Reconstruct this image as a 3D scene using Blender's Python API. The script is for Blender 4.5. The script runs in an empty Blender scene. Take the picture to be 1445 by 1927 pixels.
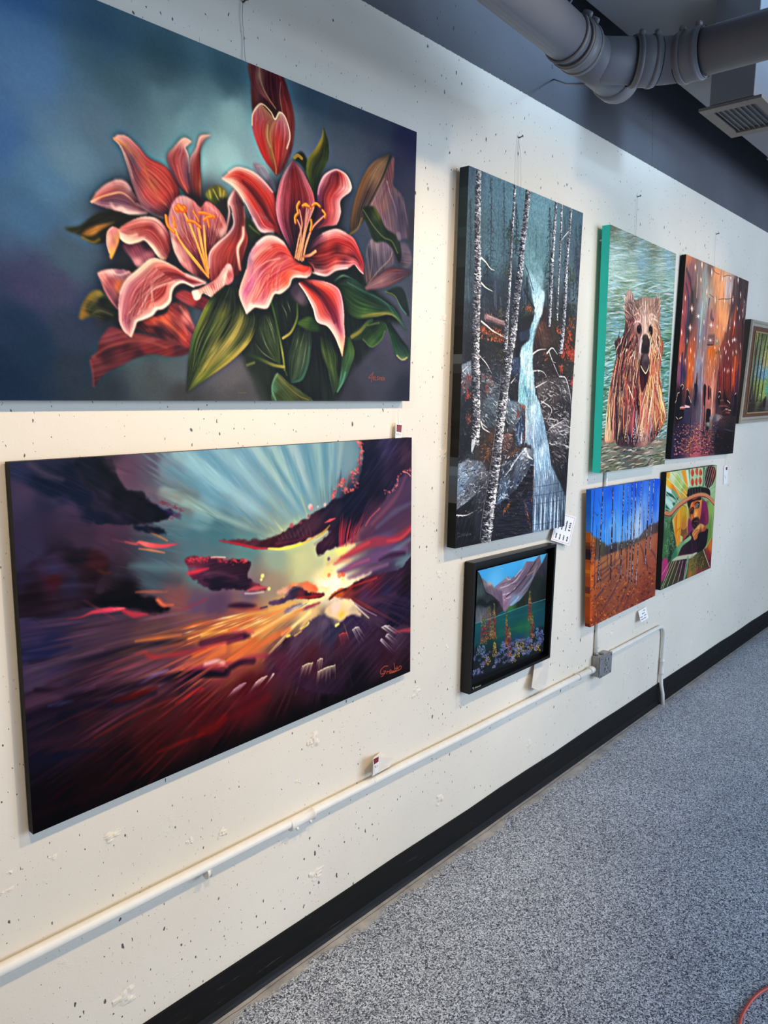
# ---------------------------------------------------------------- painting engine
# every picture on the wall is painted stroke by stroke onto its own canvas grid
import math
import numpy as np


def hom(src, dst):
    """3x3 homography taking four points to four points"""
    A = []
    b = []
    for (x, y),(u, v) in zip(src, dst):
        A.append([x, y,1,0,0,0,-u * x,-u * y]); b.append(u)
        A.append([0,0,0, x, y,1,-v * x,-v * y]); b.append(v)
    h = np.linalg.solve(np.array(A, float), np.array(b, float))
    return np.append(h,1).reshape(3,3)


def vnoise(h, w, sy, sx, rng):
    """smooth value noise, cell size sy x sx"""
    gh, gw = int(h / sy) + 3, int(w / sx) + 3
    g = rng.random((gh, gw))
    y = np.arange(h) / sy; x = np.arange(w) / sx
    y0 = y.astype(int); x0 = x.astype(int)
    fy = y - y0; fx = x - x0
    fy = (fy * fy * (3 - 2 * fy))[:, None]; fx = (fx * fx * (3 - 2 * fx))[None, :]
    a = g[y0][:, x0]; b = g[y0][:, x0 + 1]; c = g[y0 + 1][:, x0]; d = g[y0 + 1][:, x0 + 1]
    return (a * (1 - fx) + b * fx) * (1 - fy) + (c * (1 - fx) + d * fx) * fy


def fbm(h, w, s, rng, octv=4, ax=1.0):
    o = np.zeros((h, w)); t = 0.0; a = 1.0
    for k in range(octv):
        o += a * vnoise(h, w, max(s,1.01), max(s * ax,1.01), rng); t += a
        a *= .55; s *= .5
    return o / t


def box1(a, r, ax):
    if r < 1:
        return a
    n = 2 * r + 1
    pad = [(0,0)] * a.ndim; pad[ax] = (r + 1, r)
    c = np.cumsum(np.pad(a, pad, mode='edge'), axis=ax)
    i0 = [slice(None)] * a.ndim; i1 = [slice(None)] * a.ndim
    i0[ax] = slice(n, None); i1[ax] = slice(None,-n)
    return (c[tuple(i0)] - c[tuple(i1)]) / n


def blur(a, r):
    r = float(r)
    if r < .4:
        return a
    k = max(1, int(round(r * .75)))
    for _ in range(2):
        a = box1(box1(a, k,0), k,1)
    return a


def spline(pts, n=None, closed=False):
    """Catmull-Rom through the points, n samples"""
    p = np.array(pts, float)
    if len(p) == 2 and not closed:
        t = np.linspace(0,1, n or 16)[:, None]
        return p[0] * (1 - t) + p[1] * t
    if closed:
        q = np.vstack([p[-1], p, p[0], p[1]])
        segs = len(p)
    else:
        q = np.vstack([2 * p[0] - p[1], p,2 * p[-1] - p[-2]])
        segs = len(p) - 1
    n = n or segs * 10
    # spread the samples by chord length
    ch = np.sqrt((np.diff(q[1:segs + 2], axis=0) ** 2).sum(1)) + 1e-6
    cum = np.concatenate([[0], np.cumsum(ch)])
    s = np.linspace(0, cum[-1], n, endpoint=not closed)
    k = np.clip(np.searchsorted(cum, s, side='right') - 1,0, segs - 1)
    t = ((s - cum[k]) / ch[k])[:, None]
    a, b, c, d = q[k], q[k + 1], q[k + 2], q[k + 3]
    return .5 * (2 * b + (c - a) * t + (2 * a - 5 * b + 4 * c - d) * t * t + (3 * b - a - 3 * c + d) * t ** 3)


class Art:
    def __init__(s, quad, w, h, seed=1):
        s.w, s.h = w, h
        s.H = hom(quad,[(0,0),(w,0),(w, h),(0, h)])
        s.rng = np.random.default_rng(seed)
        s.a = np.full((h, w,3),90.0)
        s.o = (0,0,1.0)
        s.mul = np.ones(3)
        s.shade = 0.0

    def view(s, x0, y0, x1, wpx):
        """following points are read off a magnified look at the picture: origin, zoom"""
        s.o = (x0, y0,(x1 - x0) / wpx)

    def m(s, pts):
        p = np.array(pts, float).reshape(-1,2) * s.o[2] + np.array(s.o[:2])
        q = np.c_[p, np.ones(len(p))] @ s.H.T
        return q[:, :2] / q[:,2:]

    def sc(s, at):
        """canvas pixels per drawn unit round a point (geometric mean)"""
        q = s.m([at,(at[0] + 1, at[1]),(at[0], at[1] + 1)])
        d1 = q[1] - q[0]; d2 = q[2] - q[0]
        return math.sqrt(abs(d1[0] * d2[1] - d1[1] * d2[0])) + 1e-9

    # ---- washes
    def wash(s, pts, p=3.0, rough=0, rs=60, step=4):
        """blend of colour notes (x, y, (r,g,b)) by inverse distance"""
        xy = s.m([(q[0], q[1]) for q in pts]); col = np.array([q[2] for q in pts], float)
        hh, ww = s.h // step + 2, s.w // step + 2
        Y, X = np.mgrid[0:hh,0:ww] * float(step)
        if rough:
            X = X + (fbm(hh, ww, rs / step, s.rng) - .5) * rough
            Y = Y + (fbm(hh, ww, rs / step, s.rng) - .5) * rough
        num = np.zeros((hh, ww,3)); den = np.zeros((hh, ww))
        for (x, y), c in zip(xy, col):
            w_ = 1 / (((X - x) ** 2 + (Y - y) ** 2) + 60.0) ** (p / 2)
            num += w_[..., None] * c; den += w_
        g = num / den[..., None]
        yy = np.arange(s.h) / step; xx = np.arange(s.w) / step
        y0 = yy.astype(int); x0 = xx.astype(int); fy = (yy - y0)[:, None, None]; fx = (xx - x0)[None, :, None]
        s.a = np.ascontiguousarray((g[y0][:, x0] * (1 - fx) + g[y0][:, x0 + 1] * fx) * (1 - fy) + (g[y0 + 1][:, x0] * (1 - fx) + g[y0 + 1][:, x0 + 1] * fx) * fy)

    def grain(s, amp, size=3, ax=1.0, octv=2):
        n = fbm(s.h, s.w, size, s.rng, octv, ax) - .5
        s.a = s.a + (n * 2 * amp)[..., None]

    def _blend(s, y0, y1, x0, x1, mask, col):
        r = s.a[y0:y1, x0:x1]
        s.a[y0:y1, x0:x1] = r + (col - r) * mask[..., None]

    def fill(s, pts, col, soft=1.0, alpha=1.0, smooth=True, rough=0, rs=8, streak=0, ang=0, sx=2, sl=30):
        """filled shape; col one colour or notes [(x,y,c),..]; soft feathers the rim, rough breaks it"""
        q = s.m(pts)
        if smooth:
            q = spline(q, max(24, len(pts) * 8), True)
        pad = int(soft * 2 + rough * 1.5 + 3)
        x0 = max(0, int(q[:,0].min()) - pad); x1 = min(s.w, int(q[:,0].max()) + pad + 1)
        y0 = max(0, int(q[:,1].min()) - pad); y1 = min(s.h, int(q[:,1].max()) + pad + 1)
        if x1 <= x0 or y1 <= y0:
            return
        hh, ww = y1 - y0, x1 - x0
        m_ = np.zeros((hh, ww), bool)
        X = np.arange(x0, x1) + .5
        for r in range(hh):
            yy = y0 + r + .5
            a, b = q, np.roll(q,-1,0)
            k = (a[:,1] <= yy) != (b[:,1] <= yy)
            if not k.any():
                continue
            xs = np.sort(a[k,0] + (yy - a[k,1]) * (b[k,0] - a[k,0]) / (b[k,1] - a[k,1]))
            m_[r] = (np.searchsorted(xs, X) % 2) == 1
        m_ = m_.astype(float)
        if rough:
            m_ = blur(m_, rough)
            n = fbm(hh, ww, rs, s.rng,3)
            m_ = np.clip((m_ + (n - .5) * 7 * m_ * (1 - m_) - .5) * max(1.0, rough / max(soft,.5)) + .5,0,1)
            if soft > 1:
                m_ = blur(m_, soft * .5)
        else:
            m_ = blur(m_, soft)
        if isinstance(col, list):
            xy = s.m([(c[0], c[1]) for c in col]); cc = np.array([c[2] for c in col], float)
            Yg, Xg = np.mgrid[y0:y1, x0:x1].astype(float)
            num = np.zeros((hh, ww,3)); den = np.zeros((hh, ww))
            for (cx, cy), c in zip(xy, cc):
                w_ = 1 / (((Xg - cx) ** 2 + (Yg - cy) ** 2) + 9.0) ** 1.5
                num += w_[..., None] * c; den += w_
            c_ = num / den[..., None]
        else:
            c_ = np.array(col, float)[None, None, :] + np.zeros((hh, ww,1))
        if streak:
            ca, sa = math.cos(ang), math.sin(ang)
            Yg, Xg = np.mgrid[0:hh,0:ww].astype(float)
            L = int(math.hypot(hh, ww)) + 4
            n = vnoise(2 * L,2 * L, sx, sl, s.rng) - .5
            U = np.clip((Xg * ca + Yg * sa) + L * .5,0,2 * L - 1).astype(int); V = np.clip((-Xg * sa + Yg * ca) + L,0,2 * L - 1).astype(int)
            c_ = c_ + (n[V, U] * 2 * streak)[..., None]
        s._blend(y0, y1, x0, x1, m_ * alpha, c_ * s.mul)

    def ribbon(s, A, B, table, streak=14, k=.5, ls=.35, soft=.8, alpha=1.0, over=1.6):
        """petal or leaf swept from edge A to edge B (both base to tip); table[row along][column across]"""
        a = s.m(A); b = s.m(B)
        n0 = 60
        a = spline(a, n0); b = spline(b, n0)
        L = max(np.sqrt((np.diff(a, axis=0) ** 2).sum(1)).sum(), np.sqrt((np.diff(b, axis=0) ** 2).sum(1)).sum())
        Wd = np.sqrt(((a - b) ** 2).sum(1)).max()
        ns = int(L * over) + 4; nt = int(Wd * over) + 4
        si = np.linspace(0, n0 - 1, ns); k0 = np.minimum(si.astype(int), n0 - 2); f = (si - k0)[:, None]
        a = a[k0] * (1 - f) + a[k0 + 1] * f; b = b[k0] * (1 - f) + b[k0 + 1] * f
        t = np.linspace(0,1, nt)
        P = a[:, None, :] * (1 - t)[None, :, None] + b[:, None, :] * t[None, :, None]
        if not hasattr(table[0][0], '__len__'):
            table = [table]
        C = max(2, max(len(r) for r in table)) * 2 - 1
        T = np.stack([np.stack([np.interp(np.linspace(0,1, C), np.linspace(0,1, len(r)), np.array(r, float)[:, j]) for j in range(3)],-1) for r in table])
        R = len(T)
        rs_ = np.linspace(0, R - 1, ns); cs_ = np.linspace(0, C - 1, nt)
        r0 = np.minimum(rs_.astype(int), max(R - 2,0)); c0 = np.minimum(cs_.astype(int), max(C - 2,0))
        r1 = np.minimum(r0 + 1, R - 1); c1 = np.minimum(c0 + 1, C - 1)
        fr = (rs_ - r0)[:, None, None]; fc = (cs_ - c0)[None, :, None]
        col = (T[r0][:, c0] * (1 - fc) + T[r0][:, c1] * fc) * (1 - fr) + (T[r1][:, c0] * (1 - fc) + T[r1][:, c1] * fc) * fr
        if streak:
            nz = vnoise(ns, nt, max(ns * ls,3), max(1.2, k * 4 * over / 1.6), s.rng) - .5
            nz += .6 * (vnoise(ns, nt, max(ns * ls * .5,3), max(1.1, k * 9), s.rng) - .5)
            col = col + (nz * 2 * streak)[..., None]
        pad = int(soft * 2 + 3)
        x0 = max(0, int(P[...,0].min()) - pad); x1 = min(s.w, int(P[...,0].max()) + pad + 1)
        y0 = max(0, int(P[...,1].min()) - pad); y1 = min(s.h, int(P[...,1].max()) + pad + 1)
        if x1 <= x0 or y1 <= y0:
            return
        hh, ww = y1 - y0, x1 - x0
        xi = np.floor(P[...,0]).astype(int) - x0; yi = np.floor(P[...,1]).astype(int) - y0
        ok = (xi >= 0) & (xi < ww) & (yi >= 0) & (yi < hh)
        idx = (yi * ww + xi)[ok]; cc = col[ok]
        cnt = np.bincount(idx, minlength=hh * ww).astype(float)
        acc = np.stack([np.bincount(idx, cc[:, j], hh * ww) for j in range(3)],-1)
        cov = (cnt > 0).astype(float).reshape(hh, ww)
        acc = acc.reshape(hh, ww,3); cnt = cnt.reshape(hh, ww)
        # spread the colour outwards so feathered rims keep it
        fa, fc2 = acc.copy(), cnt.copy()
        sa = blur(np.dstack([acc, cnt]),2)
        em = fc2 == 0
        fa[em] = sa[em][:, :3]; fc2[em] = sa[em][:,3]
        c_ = fa / np.maximum(fc2,1e-6)[..., None]
        if s.shade:
            g = 9
            X0, X1, Y0, Y1 = max(0, x0 - g), min(s.w, x1 + g), max(0, y0 - g), min(s.h, y1 + g)
            big = np.zeros((Y1 - Y0, X1 - X0)); big[y0 - Y0:y1 - Y0, x0 - X0:x1 - X0] = cov
            big = blur(big,6)
            s.a[Y0:Y1, X0:X1] *= (1 - s.shade * big)[..., None]
        cov = blur(cov, soft)
        s._blend(y0, y1, x0, x1, np.where(fc2 > 1e-6, cov,0) * alpha, c_ * s.mul)

    def stroke(s, pts, wd, col, alpha=1.0, soft=.6, n=None, raw=False):
        """brush stroke; wd number or list along it (drawn units), col colour or list, alpha number or list"""
        q = np.array(pts, float) if raw else s.m(pts)
        k = 1.0 if raw else s.sc(pts[len(pts) // 2])
        c = spline(q,40) if len(q) > 2 else spline(q,12)
        ln = np.sqrt((np.diff(c, axis=0) ** 2).sum(1)).sum()
        wl = np.atleast_1d(np.array(wd, float)) * k * .5
        step = max(.6, wl.max() * .3)
        N = int(ln / step) + 2
        u = np.linspace(0,1, N)
        cu = np.linspace(0,1, len(c))
        X = np.interp(u, cu, c[:,0]); Y = np.interp(u, cu, c[:,1])
        Wr = np.interp(u, np.linspace(0,1, len(wl)), wl) if len(wl) > 1 else np.full(N, wl[0])
        C = np.array(col, float) * s.mul
        if C.ndim == 1:
            Cc = np.tile(C,(N,1))
        else:
            Cc = np.stack([np.interp(u, np.linspace(0,1, len(C)), C[:, j]) for j in range(3)],-1)
        al = np.atleast_1d(np.array(alpha, float))
        Aa = np.interp(u, np.linspace(0,1, len(al)), al) if len(al) > 1 else np.full(N, al[0])
        R = int(math.ceil(Wr.max() + soft + .5))
        if R > 9:
            d_ = max(2, R // 5)
            x0 = max(0, int(X.min()) - R); x1 = min(s.w, int(X.max()) + R + 1)
            y0 = max(0, int(Y.min()) - R); y1 = min(s.h, int(Y.max()) + R + 1)
            if x1 <= x0 or y1 <= y0:
                return
            gx = np.arange(x0, x1 + 2 * d_, d_); gy = np.arange(y0, y1 + 2 * d_, d_)
            best = np.zeros((len(gy), len(gx))); bi = np.zeros((len(gy), len(gx)), int)
            for i in range(N):
                cv = np.clip((Wr[i] - np.hypot(gx[None, :] - X[i], gy[:, None] - Y[i])) / (max(soft, d_ * .7) * 2) + .5,0,1) * Aa[i]
                k_ = cv > best
                best[k_] = cv[k_]; bi[k_] = i
            lay = np.dstack([Cc[bi], best])
            yy = (np.arange(y0, y1) - y0) / d_; xx = (np.arange(x0, x1) - x0) / d_
            a0 = yy.astype(int); b0 = xx.astype(int); fy = (yy - a0)[:, None, None]; fx = (xx - b0)[None, :, None]
            L_ = (lay[a0][:, b0] * (1 - fx) + lay[a0][:, b0 + 1] * fx) * (1 - fy) + (lay[a0 + 1][:, b0] * (1 - fx) + lay[a0 + 1][:, b0 + 1] * fx) * fy
            r = s.a[y0:y1, x0:x1]
            s.a[y0:y1, x0:x1] = r + (L_[..., :3] - r) * L_[...,3:]
            return
        off = np.arange(-R, R + 1)
        ix = np.floor(X).astype(int); iy = np.floor(Y).astype(int)
        PX = ix[:, None, None] + off[None, None, :] + 0 * off[None, :, None]
        PY = iy[:, None, None] + off[None, :, None] + 0 * off[None, None, :]
        d = np.sqrt((PX + .5 - X[:, None, None]) ** 2 + (PY + .5 - Y[:, None, None]) ** 2)
        thin = np.minimum(1,(Wr * 2) / .9)[:, None, None]
        cov = np.clip((np.maximum(Wr,.45)[:, None, None] - d) / (soft * 2) + .5,0,1) * Aa[:, None, None] * thin
        ok = (PX >= 0) & (PX < s.w) & (PY >= 0) & (PY < s.h) & (cov > .01)
        if not ok.any():
            return
        ii = np.broadcast_to(np.arange(N)[:, None, None], cov.shape)[ok]
        idx = (PY * s.w + PX)[ok]; cv = cov[ok]
        o = np.argsort(cv, kind='stable')
        idx, cv, ii = idx[o], cv[o], ii[o]
        last = np.full(0,0)
        uq, first = np.unique(idx[::-1], return_index=True)
        cv = cv[::-1][first]; ii = ii[::-1][first]
        if not s.a.flags['C_CONTIGUOUS']:
            s.a = np.ascontiguousarray(s.a)
        fl = s.a.reshape(-1,3)
        fl[uq] += (Cc[ii] - fl[uq]) * cv[:, None]

    def sweep(s, c, n, pts0, ln, wd, amp, alpha=.4, bend=0.0):
        """n short strokes raying from point c, each tinted from the paint under it; pts0 = box of starts"""
        x0, y0, x1, y1 = pts0
        for i in range(n):
            x = x0 + (x1 - x0) * s.rng.random(); y = y0 + (y1 - y0) * s.rng.random()
            dx, dy = x - c[0], y - c[1]; d = math.hypot(dx, dy) + 1e-6
            l = ln * (.5 + s.rng.random())
            q = s.m([(x, y)])[0]
            if not (0 <= q[0] < s.w and 0 <= q[1] < s.h):
                continue
            col = s.a[int(q[1]), int(q[0])] * (1 + amp * (s.rng.random() * 2 - 1)) + amp * 14 * (s.rng.random(3) * 2 - 1)
            s.stroke([(x, y),(x + dx / d * l * .5 - dy / d * bend, y + dy / d * l * .5 + dx / d * bend),(x + dx / d * l, y + dy / d * l)], wd * (.5 + s.rng.random()), col,[0, alpha, alpha,0],1.2)

    def daub(s, n, box, ang, ln, wd, amp, alpha=.5, jit=.3):
        """n dabs in a given direction, tinted from the paint under them"""
        x0, y0, x1, y1 = box
        for i in range(n):
            x = x0 + (x1 - x0) * s.rng.random(); y = y0 + (y1 - y0) * s.rng.random()
            q = s.m([(x, y)])[0]
            if not (0 <= q[0] < s.w and 0 <= q[1] < s.h):
                continue
            t = ang + (s.rng.random() * 2 - 1) * jit; l = ln * (.4 + s.rng.random()) * .5
            col = s.a[int(q[1]), int(q[0])] * (1 + amp * (s.rng.random() * 2 - 1)) + amp * 20 * (s.rng.random(3) * 2 - 1)
            s.stroke([(x - l * math.cos(t), y - l * math.sin(t)),(x + l * math.cos(t), y + l * math.sin(t))], wd * (.5 + s.rng.random()), col,[alpha * .3, alpha, alpha * .3],.8)

    def dots(s, pts, r, col, alpha=1.0, soft=.5):
        for p in pts:
            s.stroke([p,(p[0] + .2, p[1] + .2)],2 * r, col, alpha, soft)

    def grade(s, gamma=1.0, sat=1.0, gain=(1,1,1)):
        c = np.clip(s.a,0,255) / 255
        c = c ** gamma * np.array(gain)
        l = c.mean(-1, keepdims=True)
        s.a = np.clip(l + (c - l) * sat,0,1) * 255

    def punch(s, r, k):
        s.a = np.clip(s.a + k * (s.a - blur(s.a, r)),0,255)

    def pick(s, u, v):
        """sRGB colour at canvas fractions (arrays)"""
        x = np.clip(u * s.w - .5,0, s.w - 1.001); y = np.clip(v * s.h - .5,0, s.h - 1.001)
        x0 = x.astype(int); y0 = y.astype(int); fx = (x - x0)[..., None]; fy = (y - y0)[..., None]
        a = s.a
        return (a[y0, x0] * (1 - fx) + a[y0, x0 + 1] * fx) * (1 - fy) + (a[y0 + 1, x0] * (1 - fx) + a[y0 + 1, x0 + 1] * fx) * fy


def paint_lilies():
    a = Art([(-473.2,-270.0),(784.2,248.6),(770.3,754.8),(-370.4,753.0)],1260,650,11)
    F, Rb, S = a.fill, a.ribbon, a.stroke
    a.wash([(-450,-200,(52,88,135)),(-300,300,(50,86,132)),(-300,700,(18,42,72)),(0,20,(62,100,142)),(60,130,(72,108,148)),(0,260,(60,96,142)),
            (190,90,(62,92,112)),(230,150,(66,94,108)),(318,190,(88,118,128)),(420,300,(140,172,174)),(400,330,(132,165,168)),(350,230,(104,138,146)),
            (440,230,(128,160,162)),(300,110,(64,92,102)),(430,150,(66,96,106)),(470,280,(124,152,158)),(500,180,(76,106,116)),(600,190,(58,78,94)),
            (560,260,(88,102,116)),(700,250,(58,66,82)),(770,265,(42,42,72)),(640,300,(70,80,96)),(640,220,(60,72,86)),(180,230,(78,104,124)),
            (130,300,(86,116,138)),(50,400,(62,98,132)),(90,340,(72,110,142)),(30,610,(24,48,78)),(50,550,(58,58,92)),(100,540,(60,62,92)),(130,470,(62,84,104)),
            (130,620,(42,55,78)),(20,720,(16,40,68)),(60,660,(20,46,74)),(150,700,(38,50,66)),(190,745,(42,50,60)),(290,720,(66,72,76)),(260,690,(66,78,84)),(330,690,(72,82,88)),
            (430,700,(88,84,88)),(440,740,(72,70,74)),(350,745,(60,60,62)),(700,700,(62,62,76)),(740,650,(68,66,82)),(765,745,(40,42,58)),(745,600,(64,70,84)),(772,420,(50,56,74)),
            (660,400,(58,66,84)),(770,330,(46,50,72)),(150,400,(66,96,120)),(650,745,(52,52,62))],3.2,40,90)
    a.a *= 1.07
    a.grain(5,60,1.5,3); a.grain(2.5,3)
    a.view(0,0,100,100)
    F([(170,400),(240,330),(330,360),(400,340),(470,400),(520,330),(640,350),(640,480),(690,500),(640,640),(560,700),(430,640),(370,560),(330,650),(230,640),(170,590),(200,480)],(34,30,38),26,.9)
    # ---- tall closed bud cut by the upper rim
    a.view(400,0,800,1445)
    F([(240,440),(258,560),(265,700),(300,880),(420,1150),(470,1170),(530,1050),(555,900),(552,780),(520,640),(470,500),(400,430),(300,400)],
      [(262,560,(105,52,58)),(300,520,(130,80,70)),(400,560,(70,20,28)),(400,700,(62,18,26)),(450,560,(92,26,40)),(520,720,(128,44,44)),(540,900,(110,44,50)),(500,1050,(95,38,44))],2, streak=10, ang=1.5)
    Rb([(430,740),(380,690),(330,640),(275,560),(260,420)],[(430,740),(400,700),(350,600),(320,500),(325,400)],[[(80,25,35),(110,45,50)],[(140,62,62),(120,70,66)],[(120,50,58),(150,100,84)],[(92,40,46),(110,62,58)]],16)
    for x in (360,390,430): S([(x,420),(x + 6,560),(x + 25,700)],12,(120,30,46),.6,1.5)
    Rb([(500,1060),(480,760),(460,680),(470,600),(440,480)],[(545,960),(550,800),(530,700),(500,600),(450,470)],[[(120,30,34),(120,60,58)],[(140,40,38),(120,52,54)],[(120,36,40),(96,34,42)]],14)
    S([(430,740),(370,650),(330,560),(318,440)],7,(170,120,90),.8)
    S([(462,560),(458,660),(478,780),(490,830)],6,(170,120,92),.7)
    Rb([(432,1190),(350,1080),(290,940),(268,830),(285,745),(330,708)],[(436,1190),(395,1050),(370,900),(400,820),(424,812),(330,708)],
       [[(110,26,28),(120,40,36)],[(180,48,44),(188,44,40),(150,80,50)],[(190,70,74),(190,40,40),(170,100,62)],[(186,84,96),(170,80,80),(150,96,70)],[(180,120,110),(160,110,86),(165,115,80)]],18)
    Rb([(432,1190),(395,1050),(370,900),(395,820),(424,812),(455,762)],[(440,1190),(500,1060),(525,930),(510,850),(490,790),(455,762)],
       [[(105,28,26),(96,30,36)],[(160,90,50),(180,40,38),(120,40,44)],[(170,104,62),(188,46,42),(150,70,70)],[(150,92,70),(186,90,100),(180,110,110)],[(160,110,84),(190,150,140)]],18)
    S([(268,850),(275,770),(330,706),(395,760),(425,812),(455,764),(495,800),(526,920),(505,1010)],9,[(226,190,160),(230,200,172),(214,170,130),(236,206,176),(220,180,150),(232,200,176),(220,180,160)],.85)
    S([(425,830),(392,900),(400,1000),(428,1120),(432,1180)],12,(176,112,66),.75,1)
    S([(375,850),(372,930),(392,1000)],8,(214,160,130),.5,1)
    # ---- upper green leaf behind the right bloom
    F([(550,1075),(600,1030),(640,1080),(655,1190),(600,1120)],(30,44,30),3); S([(556,1072),(580,1056),(606,1076)],20,(150,122,50),.9)
    Rb([(690,1330),(640,1180),(650,1080),(700,1010),(742,930),(752,850)],[(690,1330),(735,1190),(785,1080),(786,970),(765,900),(752,850)],
       [[(40,60,32),(30,40,28)],[(90,100,36),(40,52,28),(34,46,28)],[(120,116,40),(44,54,26),(60,74,40)],[(160,134,48),(60,66,28),(40,52,34)],[(110,112,60),(50,64,48)]],12)
    S([(752,880),(755,815)],7,(58,80,76),[.9,.2],1)
    a.mul = np.array([.92,.84,.84]); a.shade = .55
    # ---- left bloom, rear petals
    a.view(100,230,460,1445)
    F([(90,800),(200,782),(300,710),(380,680),(520,680),(640,700),(600,760),(470,850),(400,905),(300,915),(220,860),(140,830)],
      [(120,805,(56,66,40)),(300,740,(34,42,30)),(450,700,(30,36,30)),(330,890,(50,58,30)),(400,880,(36,44,28))],3, streak=10, ang=-.5)
    Rb([(205,850),(290,860),(380,800),(470,755)],[(205,850),(270,800),(370,770),(470,755)],[[(130,104,44),(120,96,40)],[(176,132,54),(150,112,50)],[(150,116,50),(130,100,50)]],16, soft=2)
    S([(220,870),(300,905),(350,885)],16,(150,130,40),.7,2)
    F([(1150,550),(1180,500),(1240,475),(1300,510),(1312,570),(1280,640),(1200,610)],[(1170,540,(126,136,56)),(1230,560,(70,84,34)),(1270,540,(136,140,60)),(1270,630,(46,58,36))],2.5, streak=10, ang=1.2)
    for q in ([(1210,510),(1240,570),(1275,630)],[(1260,500),(1262,560)],[(1290,520),(1280,590)],[(1180,520),(1190,570)]): S(q,12,(176,178,88),.8,1)
    F([(1240,600),(1300,570),(1330,620),(1310,700),(1280,690)],(46,50,40),4)
    Rb([(720,692),(640,690),(560,690),(470,662),(380,640),(285,602)],[(720,640),(620,550),(560,462),(480,436),(400,470),(325,535),(285,602)],
       [[(70,40,60),(82,52,70)],[(190,160,160),(130,80,96),(104,60,76),(120,90,110)],[(226,200,192),(120,80,104),(150,104,110),(190,150,150)],[(170,130,140),(118,84,106),(172,96,98),(196,160,160)],
        [(150,116,130),(130,90,108),(176,92,92),(190,140,140)],[(190,160,160),(190,140,130)]],14)
    S([(288,602),(360,565),(430,545),(510,530),(570,565),(640,640)],13,[(226,196,170),(216,170,130),(220,180,150),(196,150,130),(120,80,90)],.9,1)
    S([(330,540),(400,480),(440,470)],22,(206,170,170),.55,3); S([(480,445),(530,450),(575,500)],26,(214,190,190),.6,4)
    S([(440,620),(470,655),(520,650),(560,680),(640,690),(700,688)],22,[(200,170,170),(232,212,204),(226,200,196),(232,210,200),(200,160,160)],.8,3)
    Rb([(830,722),(680,640),(610,500),(560,330),(510,190),(455,125)],[(950,560),(935,450),(850,340),(720,270),(650,190),(560,110),(490,98),(455,125)],
       [[(70,40,60),(90,40,56),(120,46,56),(110,36,46)],[(112,76,98),(180,74,78),(206,78,70),(180,64,62),(140,44,50)],[(150,100,112),(196,84,80),(186,100,74),(200,78,70),(176,66,66)],
        [(140,96,112),(130,70,84),(184,80,74),(196,86,78),(170,70,76)],[(170,140,150),(112,70,90),(150,84,90),(180,104,100),(166,100,108)],[(220,196,186),(150,104,104),(196,150,130),(186,130,130),(206,170,166)],[(236,216,196),(216,180,150),(222,190,180),(232,210,200)]],20)
    S([(458,122),(540,175),(620,240),(690,320),(710,380)],12,[(214,170,110),(200,142,84),(176,116,80),(176,110,70),(180,90,66)],.9,1)
    S([(585,255),(625,320),(655,360)],16,(100,100,124),.7,3); S([(540,230),(580,340),(600,420)],9,(200,180,186),.6,2)
    S([(690,350),(740,470),(800,570),(850,620)],10,(214,120,84),.7,2); S([(760,330),(850,420),(900,520)],16,(222,104,86),.5,4)
    S([(600,430),(650,560),(720,640)],14,(160,120,134),.6,3); S([(640,620),(760,700),(830,722)],14,(206,170,170),.55,3)
    Rb([(1020,560),(950,480),(895,380),(860,260),(915,185),(985,118),(1045,142)],[(1045,565),(1035,430),(1022,260),(998,195),(1020,170),(1045,142)],
       [[(64,36,56),(74,40,60)],[(100,50,70),(176,76,76),(110,60,84)],[(110,66,90),(180,72,78),(150,76,92),(96,66,96)],[(150,100,112),(176,76,82),(176,90,98),(130,90,112)],[(206,160,156),(180,100,104),(170,90,100),(196,160,164)],[(236,214,196),(220,180,168),(230,206,190)],[(240,222,200),(236,216,196)]],18)
    S([(1002,205),(1020,260),(1028,380)],7,(230,210,200),.8,1); S([(940,330),(965,430),(1015,530)],10,(220,130,100),.6,2)
    Rb([(1060,595),(1035,450),(1032,290),(1078,200),(1110,105),(1190,95)],[(1118,595),(1116,450),(1108,300),(1112,200),(1145,128),(1190,95)],
       [[(44,26,36),(60,32,36)],[(110,50,66),(130,48,44),(150,90,66)],[(170,112,120),(150,60,56),(130,52,48)],[(214,180,176),(170,110,112),(110,50,54)],[(236,216,200),(206,170,164),(170,130,130)],[(240,224,204),(232,212,194)]],16)
    F([(1000,560),(1060,540),(1120,580),(1180,600),(1150,640),(1060,610)],(44,32,44),4,.8)
    # ---- broad back petal with the stamens
    F([(1160,1190),(1000,1110),(930,1010),(890,890),(868,750),(888,640),(930,572),(985,554),(1060,590),(1105,640),(1122,636),(1160,596),(1230,640),(1290,720),(1312,800),(1290,860),(1220,930),(1180,1010)],
      [(940,620,(210,146,144)),(985,570,(206,160,158)),(1010,700,(186,108,108)),(1060,900,(168,76,72)),(1080,1050,(120,54,62)),(1100,660,(190,112,112)),(1180,640,(212,126,120)),(1250,760,(190,100,98)),(1210,880,(126,54,62)),(1160,1020,(110,44,52)),
       (900,830,(214,160,154)),(905,920,(232,196,186)),(940,1010,(222,170,164)),(1000,1080,(196,126,126)),(950,880,(180,90,88)),(1290,830,(226,186,180)),(1150,1170,(80,32,46))],1.5, streak=16, ang=1.25, sx=3, sl=50)
    for q, c in (([(1130,650),(1110,760),(1140,900)],(130,56,66)),([(1160,620),(1240,690),(1290,780)],(228,190,184)),([(900,880),(925,980),(1000,1080)],(236,208,196)),([(960,600),(945,720),(980,860)],(220,170,166)),([(1020,600),(1030,740)],(214,160,158))): S(q,12, c,.55,3)
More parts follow.
